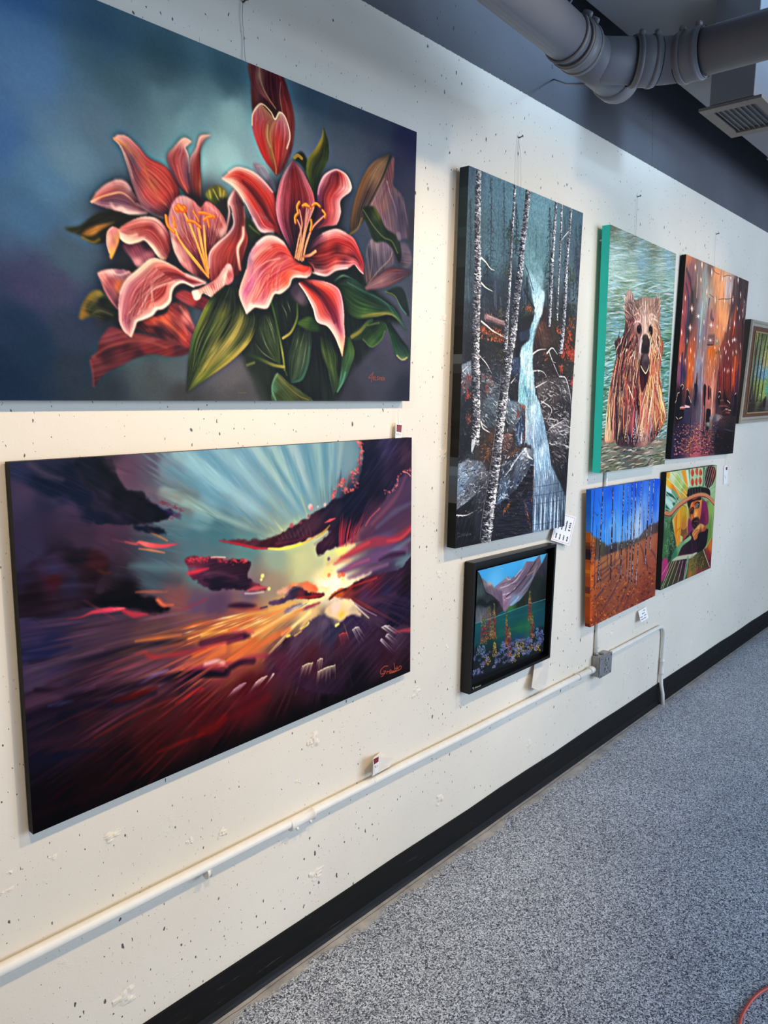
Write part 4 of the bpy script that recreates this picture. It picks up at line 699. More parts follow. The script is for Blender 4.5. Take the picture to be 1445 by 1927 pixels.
def paint_waterfall():
    a = Art([(882.3,311.4),(1097.2,401.0),(1061.8,990.3),(856.4,1032.4)],560,900,3)
    F, S, R = a.fill, a.stroke, a.rng
    a.view(830,300,1110,1420)
    v1 = [(300,150,(66,92,106)),(500,300,(84,120,132)),(950,500,(100,142,152)),(700,320,(86,124,136)),(1300,560,(72,102,114)),(900,800,(94,134,140)),(860,1000,(106,148,152)),(500,900,(78,112,124)),(300,900,(60,84,94)),(450,1200,(46,60,74)),(700,1250,(44,54,66)),(1200,1000,(84,108,118)),(1250,1300,(88,108,114)),
          (1200,1450,(54,58,58)),(300,1400,(42,48,56)),(500,1450,(44,46,54)),(520,1600,(46,40,38)),(300,1850,(28,26,28)),(1000,1700,(62,44,38)),(1200,1750,(56,50,36)),(800,1700,(28,28,34)),(270,600,(66,92,102)),(1320,1000,(66,80,92)),(600,1750,(40,36,36)),(250,1250,(58,78,88))]
    pv = [(830 + .19718 * x,300 + .19718 * y, c) for x, y, c in v1]
    v2 = [(300,200,(46,50,58)),(500,350,(52,54,62)),(300,600,(26,26,30)),(500,600,(52,56,62)),(700,560,(78,92,102)),(1100,350,(58,50,48)),(1200,700,(58,55,56)),(1150,850,(48,44,48)),(300,1150,(72,84,96)),(350,1300,(58,60,68)),(300,1550,(20,18,20)),(700,1150,(52,58,70)),(650,1350,(38,42,54)),(650,1500,(28,26,34)),
          (800,1300,(26,22,30)),(1000,1300,(88,108,128)),(1050,1500,(78,98,118)),(300,1700,(16,14,16)),(700,1650,(28,26,36)),(1180,1150,(28,22,28)),(250,900,(22,20,22)),(480,900,(60,44,34)),(1100,100,(54,44,40)),(720,850,(56,42,40))]
    pv += [(820 + .20237 * x,660 + .20237 * y, c) for x, y, c in v2]
    o = a.o; a.view(0,0,1,1); a.wash(pv,3.4,30,40); a.o = o
    a.grain(9,14,.25,3); a.grain(6,5,.4,2)
    a.daub(300,(260,150,1360,1300),1.57,60,10,.1,.35,.2)
    def fir(x, y0, y1, hw, c, n=60):
        S([(x, y0),(x + 4,(y0 + y1) / 2),(x - 4, y1)],[4,12,10], c,.8)
        for i in range(n * 3):
            t = R.random(); y = y0 + (y1 - y0) * t; d = (1 if R.random() < .5 else -1) * hw * (.25 + t) * R.random()
            S([(x + d * R.random(), y + 20 * R.random()),(x + d, y + 10 + 30 * R.random())],[7,3], np.array(c) * (.7 + .5 * R.random()),.6)
    fir(475,170,1050,60,(46,62,72)); fir(598,200,1050,40,(52,72,82),40); fir(280,380,1100,34,(42,56,60),40); fir(1035,430,1250,60,(44,60,66),60); fir(905,620,950,12,(76,112,120),8); fir(545,380,900,12,(66,96,106),8); fir(1325,600,1300,50,(52,64,74),50); fir(1290,620,1300,40,(56,70,80),40); fir(715,420,900,50,(40,54,60),50); fir(660,560,900,40,(44,60,54),30)
    fir(1180,560,1200,30,(56,74,84),30); fir(440,900,1300,70,(36,46,56),60); fir(820,1100,1450,40,(34,44,52),40)
    for i in range(70):
        x = 240 + 600 * R.random() if i < 45 else 1000 + 330 * R.random()
        y = 1080 + 250 * R.random()
        S([(x, y),(x + 6, y + 120 + 90 * R.random())],16,[(36,44,56),(56,70,84),(44,54,66),(80,92,104)][i % 4],.55)
    # ground dabs
    for (x, y, w, h, c, n) in ((560,1470,40,60,(96,90,50),14),(820,1450,60,70,(92,90,50),22),(840,1420,30,26,(200,96,48),8),(1230,1120,45,90,(86,92,62),26),(1260,1400,60,100,(64,72,54),24),(1170,1480,80,90,(60,60,50),26),(640,1080,40,60,(80,92,60),12),(640,700,24,70,(64,84,70),10),(720,800,24,60,(70,92,80),8),
                              (480,1650,110,40,(214,100,44),36),(540,1710,70,26,(224,110,46),18),(400,1610,24,40,(210,90,46),10),(480,1640,100,50,(90,80,44),14),(1095,1640,44,44,(226,100,44),20),(1226,1660,20,60,(222,84,42),14),(1250,1560,30,60,(150,80,44),10),(1190,1800,40,80,(222,76,44),26),(1250,1860,40,70,(228,80,44),24),(1280,1700,30,80,(70,70,44),14),(1060,1800,70,60,(78,70,48),16),(580,1850,40,60,(74,70,40),10),(720,1840,40,60,(70,74,48),12),(1090,1560,40,40,(70,72,50),12),(500,1560,90,40,(60,60,60),14),(280,1700,40,200,(40,42,48),30),(460,1480,40,40,(130,96,92),10)):
        for i in range(n):
            for _ in range(3):
                p = (x + w * R.normal() * .6, y + h * R.normal() * .6)
                S([p,(p[0] + 12 * (R.random() - .5), p[1] + 14 * R.random())],5 + 7 * R.random(), np.array(c) * (.5 + .6 * R.random()),.85)
    S([(430,1505),(520,1535),(610,1575)],[50,40,30],(150,112,112),.85); S([(430,1530),(520,1560),(600,1590)],12,(70,50,54),.8); S([(440,1490),(600,1550)],6,(190,160,160),.6)
    F([(880,1760),(905,1620),(960,1540),(1060,1556),(1110,1700),(1010,1790),(890,1850)],[(930,1600,(96,62,48)),(1000,1700,(84,56,46)),(900,1800,(58,40,38)),(1080,1640,(66,52,44))],2, streak=16, ang=1.0); F([(960,1440),(1000,1400),(1030,1500),(1000,1560),(960,1500)],(60,46,44),3)
    F([(745,1660),(830,1600),(848,1640),(840,1720),(770,1750)],(44,56,76),3); F([(760,1540),(870,1480),(880,1510),(840,1610),(760,1640)],(40,38,40),3); F([(740,1760),(820,1730),(770,1800),(760,1927),(700,1927)],(26,26,32),3)
    a.daub(160,(380,1400,620,1927),.6,60,9,.35,.5,.5); a.daub(160,(880,1540,1300,1927),.9,50,9,.3,.5,.8)
    # falling water, upper part
    F([(838,1056),(880,1110),(960,1240),(988,1264),(980,1380),(955,1490),(905,1620),(878,1750),(866,1940),(760,1940),(768,1800),(842,1716),(850,1610),(892,1490),(884,1390),(856,1220)],
      [(850,1100,(150,190,196)),(920,1250,(178,214,218)),(960,1300,(196,226,228)),(930,1420,(208,232,232)),(890,1560,(160,204,212)),(870,1640,(120,178,192)),(830,1780,(150,202,210)),(800,1900,(146,200,204)),(850,1880,(176,214,214)),(870,1200,(160,200,206))],5, rough=3, rs=8, streak=12, ang=1.7, sx=3, sl=30)
    for i in range(120):
        t = R.random(); y = 1100 + 830 * t; xc = np.interp(y,[1100,1260,1400,1500,1620,1750,1927],[870,930,930,915,880,840,815]); w = np.interp(y,[1100,1300,1500,1650,1927],[20,50,34,18,46])
        x = xc + w * (R.random() * 2 - 1)
        S([(x, y),(x - 6, y + 26 + 30 * R.random())],5,[(230,242,242),(120,180,190),(190,220,222),(96,156,170)][i % 4],.6)
    for i in range(60): S([(880 + 90 * R.random(),1000 + 260 * R.random()),(890 + 90 * R.random(),1060 + 240 * R.random())],20,(150,190,194),.12,4)
    S([(800,1010),(830,1080),(850,1150),(880,1250)],9,(40,48,60),.8); S([(845,1110),(850,1180)],6,(200,210,214),.8); S([(790,1240),(850,1360),(890,1420)],14,(40,40,44),.8)
    # lower rocks
    a.view(820,660,1110,1433)
    def rock(pts, notes, ang, light, n=40):
        F(pts, notes,1.5, smooth=False, streak=16, ang=ang, sx=3, sl=40)
        p = np.array(pts); lo, hi = p.min(0), p.max(0)
        for i in range(n):
            x, y = lo + (hi - lo) * R.random(2); l = 40 + 60 * R.random()
            t = ang + .25 * R.normal()
            if all(abs(np.array([x, y]) - (lo + hi) / 2) < (hi - lo) * .42):
                for _ in range(3):
                    x += 10 * R.normal(); y += 10 * R.normal(); l = 16 + 50 * R.random() ** 2; t = ang + .5 * R.normal()
                    S([(x - l / 2 * math.cos(t), y - l / 2 * math.sin(t)),(x + 4 * R.normal(), y + 4 * R.normal()),(x + l / 2 * math.cos(t), y + l / 2 * math.sin(t))],[2,3 + 4 * R.random(),2], np.array(light) * (.25 if R.random() < .45 else .8 + .5 * R.random()),.75)
    rock([(240,130),(330,90),(330,330),(240,420)],[(280,160,(110,126,142)),(280,300,(90,70,74)),(300,380,(60,62,70))],1.2,(140,156,170),20)
    rock([(420,200),(520,260),(600,400),(580,700),(440,720),(410,480)],[(470,250,(90,76,78)),(520,500,(80,92,104)),(500,650,(58,64,72)),(440,350,(50,50,56))],.6,(130,146,158),70)
    rock([(640,470),(770,480),(790,560),(745,690),(650,720)],[(700,520,(96,112,126)),(700,640,(90,100,108)),(660,700,(40,42,48))],.7,(190,200,206),30)
    rock([(700,60),(790,60),(785,300),(765,470),(690,460),(650,300)],[(740,160,(52,66,92)),(720,300,(40,36,38)),(750,400,(34,32,36))],1.2,(90,96,110),20)
    rock([(620,780),(680,760),(720,820),(700,900),(620,930)],[(660,800,(110,80,72)),(680,880,(84,62,58))],.8,(150,120,110),10)
    rock([(740,690),(835,560),(832,830),(790,880),(740,900)],[(790,650,(40,52,76)),(770,800,(56,74,100)),(810,860,(60,62,70))],1.4,(110,130,156),20)
    S([(775,700),(765,800),(780,860)],[14,20,26],(110,130,156),.8); S([(800,760),(795,850)],[8,24],(190,204,214),.8)
    rock([(930,300),(1050,255),(1210,260),(1255,400),(1240,640),(1060,700),(1000,640),(960,470)],[(980,320,(96,88,84)),(1100,400,(74,62,58)),(1200,330,(92,86,84)),(1150,560,(48,42,44)),(1000,520,(70,60,58)),(1220,560,(60,54,54))],.7,(168,160,156),110)
    rock([(1060,720),(1205,635),(1250,740),(1230,940),(1120,900),(1050,860)],[(1130,700,(120,112,112)),(1180,780,(92,88,90)),(1100,860,(70,64,66)),(1220,880,(50,46,50))],.5,(196,190,188),60)
    rock([(1050,880),(1230,930),(1215,1200),(1150,1190),(1080,1050)],[(1130,950,(52,46,48)),(1180,1120,(28,22,28)),(1200,1000,(40,34,38))],.9,(110,106,110),30)
    rock([(198,1060),(300,1010),(430,1030),(492,1140),(470,1260),(330,1380),(192,1480)],[(260,1150,(120,140,162)),(350,1100,(84,96,112)),(440,1150,(90,90,96)),(300,1300,(84,88,98)),(230,1420,(96,100,110)),(420,1260,(60,58,64)),(240,1250,(104,130,156)),(320,1060,(100,104,110))],-.65,(150,166,186),90)
    rock([(560,1440),(600,1190),(700,1060),(812,900),(880,910),(912,1030),(840,1170),(740,1290),(640,1390)],[(640,1250,(74,90,110)),(760,1080,(80,92,108)),(850,960,(130,134,140)),(870,1050,(60,66,80)),(760,1220,(60,72,94)),(620,1390,(72,96,124)),(690,1340,(40,48,64)),(700,1080,(50,48,54))],-.95,(170,182,198),110)
    S([(700,1080),(780,970),(840,905)],12,(200,206,212),.7); S([(830,920),(860,980),(900,1010)],[26,20,6],(214,220,224),.8); S([(640,1170),(700,1090),(720,1060)],9,(190,196,204),.7)
    rock([(190,1490),(470,1270),(490,1400),(420,1720),(190,1820)],[(300,1500,(24,22,24)),(430,1360,(48,48,56)),(300,1700,(16,14,16)),(400,1600,(34,36,44))],-1.1,(60,64,74),50)
    rock([(560,1450),(740,1300),(900,1050),(905,1680),(550,1760)],[(700,1450,(28,24,34)),(820,1300,(28,22,30)),(650,1600,(28,28,40)),(860,1450,(34,40,64)),(780,1580,(30,28,38))],.1,(56,54,68),50)
    for q, w, c in (([(826,560),(832,700),(820,850)],10,(170,88,50)),([(910,1080),(905,1250),(890,1420)],15,(150,80,50)),([(828,1390),(850,1520),(884,1670)],[6,14,8],(160,82,46)),([(630,1500),(660,1460),(684,1420)],18,(164,96,44)),([(460,880),(480,940),(470,1000)],34,(140,90,46)),([(690,970),(730,930),(770,910)],22,(150,96,56)),([(610,1050),(680,980),(740,920)],16,(110,72,50)),
                    ([(780,500),(820,520),(830,550)],26,(176,84,56)),([(770,560),(760,620)],16,(160,80,60)),([(285,360),(305,400),(290,450)],28,(190,74,54)),([(300,230),(320,270)],24,(170,76,70)),([(310,600),(300,680)],34,(130,70,58)),([(470,330),(480,400)],22,(150,76,66)),([(500,240),(520,320)],22,(140,110,106)),([(1240,10),(1270,60)],44,(226,80,46)),([(1165,150),(1170,200)],30,(214,84,44)),([(1270,250),(1272,330)],26,(206,70,50)),([(1185,0),(1180,60)],22,(222,76,48)),([(1010,20),(1030,80)],20,(150,80,50)),([(520,760),(510,840)],26,(120,76,48))):
        sp = spline(q,40)
        for i in range(int(10 + 26 * (w if np.isscalar(w) else max(w)) / 14)):
            b = sp[int(R.random() * 40)] + (w if np.isscalar(w) else max(w)) * .34 * R.normal(size=2)
            S([b, b + np.array([3,10]) * R.normal(size=2)],4 + 5 * R.random(), np.array(c) * (.5 + .55 * R.random()),.8)
    a.daub(500,(200,40,1290,1000),.6,46,8,.45,.5,1.0); a.daub(220,(190,1000,1240,1780),-.7,50,8,.35,.45,.5)
    # falling water, lower part
    F([(795,-10),(785,150),(772,320),(768,480),(834,510),(836,850),(905,905),(914,1080),(905,1400),(898,1690),(1010,1675),(1200,1640),(1204,1360),(1150,1220),(1070,1060),(1044,860),(1004,660),(966,480),(925,400),(908,200),(884,-10)],
      [(840,50,(176,214,216)),(860,180,(190,224,224)),(810,260,(120,180,186)),(880,300,(184,218,216)),(850,400,(96,156,170)),(800,440,(110,180,184)),(880,480,(120,160,170)),(900,540,(190,216,220)),(860,640,(166,186,190)),(940,600,(150,190,206)),(960,720,(120,156,180)),(880,800,(130,156,180)),(960,860,(96,124,150)),(980,920,(190,214,228)),(960,1040,(150,186,206)),(1020,1040,(130,172,200)),(940,1200,(110,134,158)),(1040,1150,(110,136,160)),(1000,1300,(104,126,150)),(1120,1250,(90,108,126)),(950,1500,(90,112,140)),(1060,1500,(110,140,166)),(1160,1450,(84,106,126)),(930,1640,(110,140,166)),(1050,1640,(84,106,130)),(1180,1600,(66,76,92))],
      2.5, smooth=False, rough=2.5, rs=7, streak=22, ang=1.5, sx=3, sl=60)
    for i in range(420):
        t = R.random(); y = 1660 * t; xl = np.interp(y,[0,300,480,520,850,900,1080,1690],[795,775,775,836,838,906,914,900]); xr = np.interp(y,[0,200,400,480,660,860,1060,1220,1360,1640],[884,908,925,966,1004,1044,1070,1150,1204,1196])
        x = xl + (xr - xl) * R.random(); l = 50 + 70 * R.random()
        cs = [(226,238,242),(170,206,216),(70,100,130),(130,170,190),(196,222,232)] if y < 1150 else [(190,212,224),(60,80,110),(36,42,60),(120,150,176),(90,120,150)]
        S([(x, y),(x + (4 if y > 500 else -4), y + l * .5),(x + (8 if y > 500 else -6), y + l)],[2,7,3], cs[i % 5],.5)
    for x in (930,985,1020,1075,1110,1140): S([(x,1320 + 60 * R.random()),(x - 6,1500),(x - 12,1660)],[6,16,12],(196,218,232),.75)
    for x in (960,1000,1050,1092,1125,1165,1190): S([(x,1300 + 60 * R.random()),(x - 4,1500),(x - 10,1660)],[6,12,10],(34,38,54),.75)
    for y in (1250,1330,1410,1600): S([(905, y + 20),(1050, y),(1200, y - 30)],4,(30,34,44),.4)
    S([(838,510),(836,850)],8,(236,236,230),.7); S([(916,640),(910,800),(915,900)],9,(226,236,240),.8); S([(776,300),(770,470)],6,(214,220,216),.6); S([(830,340),(850,420)],22,(60,120,150),.6); S([(1046,860),(1060,1040)],6,(214,222,230),.6)
    for q in ([(900,190),(960,185),(1000,200),(1030,240)],[(1050,0),(1090,110),(1142,232)],[(1150,240),(1210,260),(1250,420),(1260,540)],[(980,490),(1040,440)],[(980,470),(1060,520),(1075,570),(1030,660)],[(1060,720),(1200,640)],[(1060,630),(1140,650)],[(410,50),(470,120),(520,210)],[(420,670),(480,720)],[(930,340),(1040,280)],[(700,300),(740,250)],[(250,190),(300,140)],[(190,1530),(280,1530),(345,1500)]):
        S(q,[10,7,3],(206,200,192),.85)
    for i in range(1500):
        x = 190 + 1080 * R.random(); y = 40 + 1500 * R.random()
        if np.interp(y,[0,500,900,1080,1500],[740,740,820,890,880]) < x < np.interp(y,[0,500,1060,1360,1500],[920,980,1080,1210,1260]): continue
        q = a.m([(x, y)])[0]
        if not (0 <= q[0] < a.w and 0 <= q[1] < a.h): continue
        c = a.a[int(q[1]), int(q[0])]; t = R.random() * 3.1; l = 8 + 22 * R.random()
        S([(x, y),(x + l * math.cos(t), y + l * math.sin(t))],2 + 4 * R.random(), np.clip(c * (1.5 + 1.2 * R.random()) + 10,0,225) if R.random() < .55 else c * .3,.7,.4)
    # birches
    def birch(path, wds, lit=.62, dark=(38,36,46)):
        wds = [w * .74 for w in wds]
        t = np.linspace(0,1, len(path)); w = np.interp(t, np.linspace(0,1, len(wds)), wds) * .5
        Lf = [(x - k + k * .2 * R.normal(), y) for (x, y), k in zip(path, w)]; Rt = [(x + k, y) for (x, y), k in zip(path, w)]
        a.ribbon(Lf, Rt,[[dark,(70,68,78),(140,140,146),(226,224,218),(206,206,204)]] if lit > .65 else [[(24,22,30),(40,38,48),(60,58,68),(130,130,134),(190,190,188)]],30, k=.8, ls=.04, soft=.7)
        p = spline(path,80); L = np.sqrt((np.diff(p, axis=0) ** 2).sum(1)).sum()
        phase = R.random() * 9
        for i in range(int(L / 1.5)):
            u = R.random(); x = np.interp(u, np.linspace(0,1,80), p[:,0]); y = np.interp(u, np.linspace(0,1,80), p[:,1]); ww = np.interp(u, np.linspace(0,1, len(wds)), wds)
            patch = math.sin(y * .021 + phase) + math.sin(y * .0083 + phase * 2)
            g = R.random(); s_ = R.random()
            if g < .22 + .14 * patch:
                dx = ww * (.48 - .75 * s_ * s_); c = (238,236,228) if R.random() < .7 else (184,186,190)
            elif g < .62:
                dx = ww * (.5 - s_); c = (96,96,106) if R.random() < .5 else (132,132,140)
            else:
                dx = ww * (.5 - s_); c = (26,25,32)
            l = ww * (.06 + .22 * R.random() ** 2) + 2; b = (R.random() - .5) * 10
            S([(x + dx - l, y + b),(x + dx, y + 5),(x + dx + l * .6, y - b)],2.5 + ww * .07 * R.random(), c,.85,.45)
    a.view(830,300,1110,1420)
    birch([(704,240),(696,420),(682,640),(668,860),(655,1150),(630,1500),(616,1830)],[26,24,26,28,40,50])
    birch([(1096,410),(1084,620),(1066,880),(1052,1150),(1042,1400),(1030,1590)],[24,30,34,34,30],.8)
    birch([(1152,430),(1144,700),(1128,1000),(1114,1300),(1106,1530)],[18,18,16,16],.7)
    birch([(1240,470),(1222,700),(1198,980),(1186,1250),(1170,1550),(1140,1850)],[24,30,34,40,44],.8)
    S([(1215,690),(1180,730),(1150,770)],[9,4],(214,212,206),.8)
    for q in ([(380,935),(430,985),(470,1040),(510,1060)],[(384,1180),(430,1225),(490,1258)],[(384,1545),(440,1590),(500,1640),(610,1700)],[(870,1860),(930,1820),(1000,1810)],[(1010,1850),(1060,1800),(1110,1860)]): S(q,[14,9,4],(214,208,196),.9)
    def cont(p1, p2): return [((830 + .19718 * x - 820) / .20237,(300 + .19718 * y - 660) / .20237) for x, y in p1] + p2
    a.view(820,660,1110,1433)
    birch(cont([(356,110),(350,500),(348,900),(345,1300),(334,1650)],[(372,30),(376,300),(378,520),(376,700),(366,880)]),[58,64,68,74,80,84,90,82])
    S([(350,850),(335,930)],[50,20],(190,196,204),.85); S([(420,660),(440,720),(500,760)],[16,6],(210,206,200),.8)
    birch(cont([(834,290),(806,560),(772,850),(746,1150),(715,1400),(690,1650)],[(680,60),(655,260),(622,500),(594,750),(566,1000),(536,1250),(500,1500),(470,1780)]),[56,62,64,66,74,84,92,92,96,100,104])
    S([(606,200),(580,500),(520,1000),(440,1500),(410,1760)],4,(190,188,184),.5)
    a.punch(5,.35)
    a.grade(1.0,.82,(1.1,1.08,1.07))
    # palette-knife grit
    n = (fbm(a.h, a.w,3.5, R,2,.8) - .5) * 2
    a.a = a.a * (1 + .2 * n)[..., None]
    a.view(820,660,1110,1433)
    # scratched signature
    c = (104,108,112)
    for q in ([(205,1690),(200,1725),(206,1732),(224,1722),(226,1704),(206,1690)],[(232,1728),(236,1726)],[(242,1696),(246,1722),(256,1706),(262,1722),(272,1692)],[(276,1712),(284,1704),(288,1716),(278,1720),(290,1718)],[(296,1688),(294,1716)],[(304,1688),(302,1714)],[(310,1702),(310,1714)],[(326,1696),(316,1702),(326,1708),(316,1712)]): S(q,4, c,.8,.4)
    return a


def paint_bear():
    a = Art([(1148.7,422.5),(1272.2,477.7),(1250.5,873.2),(1129.0,890.3)],420,610,8)
    F, S, R = a.fill, a.stroke, a.rng
    a.view(1100,410,1290,1445)      # upper look, scale .1315
    def up(p): return [(1100 + .13149 * x,410 + .13149 * y, c) for x, y, c in p]
    def lo(p): return [(1100 + .13494 * x,640 + .13494 * y, c) for x, y, c in p]
    o = a.o; a.view(0,0,1,1)
    a.wash(up([(400,180,(116,126,104)),(700,260,(126,136,114)),(1000,400,(138,150,120)),(1250,520,(150,172,158)),(420,420,(146,174,160)),(760,460,(160,186,172)),(420,560,(176,206,196)),(800,640,(140,176,180)),(1200,620,(150,186,190)),(420,720,(170,198,182)),(700,800,(166,190,164)),(1100,760,(176,194,170)),(420,950,(170,206,200)),
                     (800,900,(150,184,174)),(1200,950,(160,198,180)),(460,1150,(130,156,128)),(880,1080,(124,150,118)),(1180,1120,(120,148,116)),(450,1300,(116,142,120)),(450,1480,(130,170,176)),(400,1600,(136,176,168)),(1150,1500,(150,186,178)),(1180,1700,(126,164,116)),(400,1800,(110,156,138))])
           + lo([(340,100,(120,160,130)),(340,450,(110,160,150)),(300,800,(96,140,116)),(1120,200,(104,150,116)),(1120,500,(110,160,136)),(1130,800,(104,150,126)),(270,1100,(100,136,112)),(300,1450,(130,136,116)),(600,1500,(90,96,96)),(900,1480,(130,130,112)),(1080,1350,(150,140,116)),(400,1650,(130,130,112)),(700,1650,(104,104,92)),(900,1580,(170,160,140)),(1050,1650,(150,146,110)),(400,1770,(120,130,100)),(800,1760,(110,116,90)),(1050,1720,(104,116,86))]),3,16,30)
    a.grain(14,2.4,1.2,2)
    a.o = o
    for i in range(1100):
        y = 180 + 1700 * R.random(); x = 320 + 980 * R.random(); l = 30 + 70 * R.random()
        c = [(206,232,230),(96,130,112),(190,222,214),(226,226,216),(120,172,190),(110,140,96)][R.integers(6)]
        if y > 1300: c = [(190,224,232),(70,120,96),(110,170,190),(70,100,60),(214,236,230),(90,150,130)][R.integers(6)]
        S([(x - l, y + 8 * R.normal()),(x, y - 8 + 6 * R.normal()),(x + l, y + 10 * R.normal())],[2,9 if y > 900 else 5,2], c,.6 if y > 1200 else .5)
    for q, c in (([(360,410),(450,430),(560,440)],(196,226,226)),([(420,545),(520,530),(640,550)],(206,232,230)),([(700,460),(780,480),(830,490)],(206,230,228)),([(430,830),(560,870),(640,900)],(206,230,222)),([(640,1010),(760,960),(860,930)],(206,234,230)),([(860,1040),(1000,980),(1080,960)],(216,230,220)),([(1080,1060),(1180,1040),(1260,980)],(206,236,220)),([(1140,1080),(1240,1090)],(226,206,206)),([(440,1350),(520,1340)],(206,170,176))): S(q,[4,16,4], c,.7,1.5)
    a.view(1100,640,1290,1408)
    for i in range(1000):
        y = 1850 * R.random(); side = R.random() < .55
        x = (210 + 260 * R.random()) if side else (980 + 200 * R.random())
        if y > 1380: x = 210 + 960 * R.random()
        l = 20 + 45 * R.random()
        c = [(176,220,226),(60,110,84),(120,180,170),(66,96,60),(206,232,222),(96,150,120)][R.integers(6)]
        if y > 1380: c = [(226,214,186),(70,60,60),(180,120,100),(110,140,130),(206,200,170),(50,46,50),(90,120,84)][R.integers(7)]
        S([(x - l, y + 14 + 4 * R.normal()),(x, y - 6),(x + l, y - 8 + 8 * R.normal())],[3,11,3], c,.65)
    a.view(1100,640,1290,1408)
    # body: long wet strands
    F([(470,-20),(440,140),(440,260),(400,440),(350,700),(320,950),(290,1200),(284,1420),(420,1400),(470,1480),(640,1480),(720,1500),(850,1470),(960,1400),(1060,1240),(1110,1160),(1140,1020),(1080,760),(1040,500),(1070,300),(1060,-20)],
      [(500,60,(70,46,48)),(480,200,(80,54,54)),(420,500,(130,84,80)),(360,900,(206,150,110)),(320,1300,(226,176,130)),(460,800,(84,64,72)),(470,1200,(60,44,56)),(560,500,(120,66,60)),(580,900,(150,76,70)),(540,1300,(70,50,54)),(650,300,(130,84,74)),(640,700,(110,60,60)),(660,1100,(150,80,84)),(640,1400,(76,50,60)),(720,900,(70,36,44)),(760,1300,(130,90,96)),(840,1000,(214,150,120)),(830,1300,(220,170,140)),(940,600,(226,150,96)),(960,900,(220,150,110)),(950,1250,(140,96,90)),(1000,200,(206,130,90)),(1020,700,(190,110,80)),(1070,900,(236,190,100)),(1090,1080,(206,130,84)),(1000,1300,(40,32,44)),(640,100,(150,100,84)),(1030,50,(190,110,76))],2, streak=20, ang=1.57, sx=2.5, sl=60)
    cheek = []
    for i in range(130):
        side = R.random() < .5
        x0 = 470 + 260 * R.random() if side else 905 + 140 * R.random(); y0 = -130 + 330 * R.random()
        dx = -30 - 40 * R.random() if side else 20 * R.normal() + 10
        cheek.append((x0, y0, x0 + dx + 15 * R.normal(), y0 + 90 + 120 * R.random(),7 + 8 * R.random(),([(60,38,44),(240,206,180),(130,74,70),(206,110,90),(44,28,36),(90,56,58)] if side else [(250,214,170),(206,120,84),(90,50,46),(244,190,130),(226,150,110),(250,230,200)])[R.integers(6)]))
    def lock(x0, y0, x1, y1, w, c, al=.85):
        b = 4 * R.normal(); m1 = (x0 * .66 + x1 * .34 + b, y0 * .66 + y1 * .34); m2 = (x0 * .33 + x1 * .67 - b, y0 * .33 + y1 * .67)
        S([(x0, y0), m1, m2,(x1, y1)],[w * .5, w, w * .9, w * .2], c, al)
    pal_l = [(226,170,124),(50,34,44),(180,86,76),(236,200,156),(70,44,52),(130,66,66),(36,24,34)]
    pal_r = [(246,196,130),(206,96,76),(250,226,170),(230,130,90),(90,44,48),(244,170,110),(190,80,76)]
    for i in range(700):
        u = R.random(); y0 = -20 + 1150 * R.random(); ln = 160 + 260 * R.random()
        def xs(y): return np.interp(y,[0,250,450,700,950,1400],[470,440,400,350,315,288]), np.interp(y,[0,300,500,760,1020,1400],[1060,1070,1040,1085,1140,1020])
        l0, r0 = xs(y0); l1, r1 = xs(min(1420, y0 + ln))
        if u > .52 and y0 < 420 and 760 < l0 + (r0 - l0) * u < 900: continue
        pal = pal_l if u < .55 else pal_r
        lock(l0 + (r0 - l0) * u, y0, l1 + (r1 - l1) * u, min(1430 - 100 * max(0, u - .7), y0 + ln),5 + 9 * R.random(), pal[R.integers(7)])
    for x0, y0, x1, y1, w, c in ((470,260,360,620,20,(226,110,80)),(355,650,300,1100,18,(240,170,120)),(310,1000,290,1410,22,(250,220,170)),(350,900,345,1400,26,(246,206,140)),(410,750,395,1390,28,(226,150,120)),(440,800,450,1440,34,(52,38,52)),(520,300,500,900,26,(70,44,54)),(530,760,550,1400,18,(226,140,96)),(560,520,620,960,34,(200,96,80)),(640,720,700,1000,30,(206,96,92)),(690,960,650,1420,40,(206,106,110)),(600,620,690,860,14,(244,220,170)),(700,640,720,900,40,(150,60,62)),(730,700,760,1150,40,(56,24,34)),(720,1000,730,1430,20,(170,176,180)),(800,780,790,1100,44,(206,96,96)),(880,620,780,1000,18,(250,196,150)),(830,900,780,1420,30,(246,200,150)),(870,1000,840,1400,28,(216,130,110)),(930,500,860,900,26,(250,200,110)),(950,700,880,1180,22,(250,230,190)),(1000,500,960,1000,20,(200,76,60)),(1040,640,1090,1000,40,(250,220,120)),(1060,760,1130,1080,22,(250,226,190)),(1000,900,1070,1200,26,(200,84,70)),(1050,980,1095,1180,18,(246,206,110)),(980,1000,990,1260,24,(244,206,130)),(920,1080,930,1380,20,(170,176,190)),(900,300,890,560,26,(226,96,66)),(960,40,1020,300,24,(250,210,140)),(1040,20,1060,280,20,(200,90,60)),(620,60,640,330,22,(214,120,96)),(560,120,520,460,34,(50,34,40)),(700,40,680,240,16,(230,200,170))): lock(x0, y0, x1, y1, w, c,.9)
    a.shade = 0
    # the animal: head and ears
    a.view(1100,410,1290,1445)
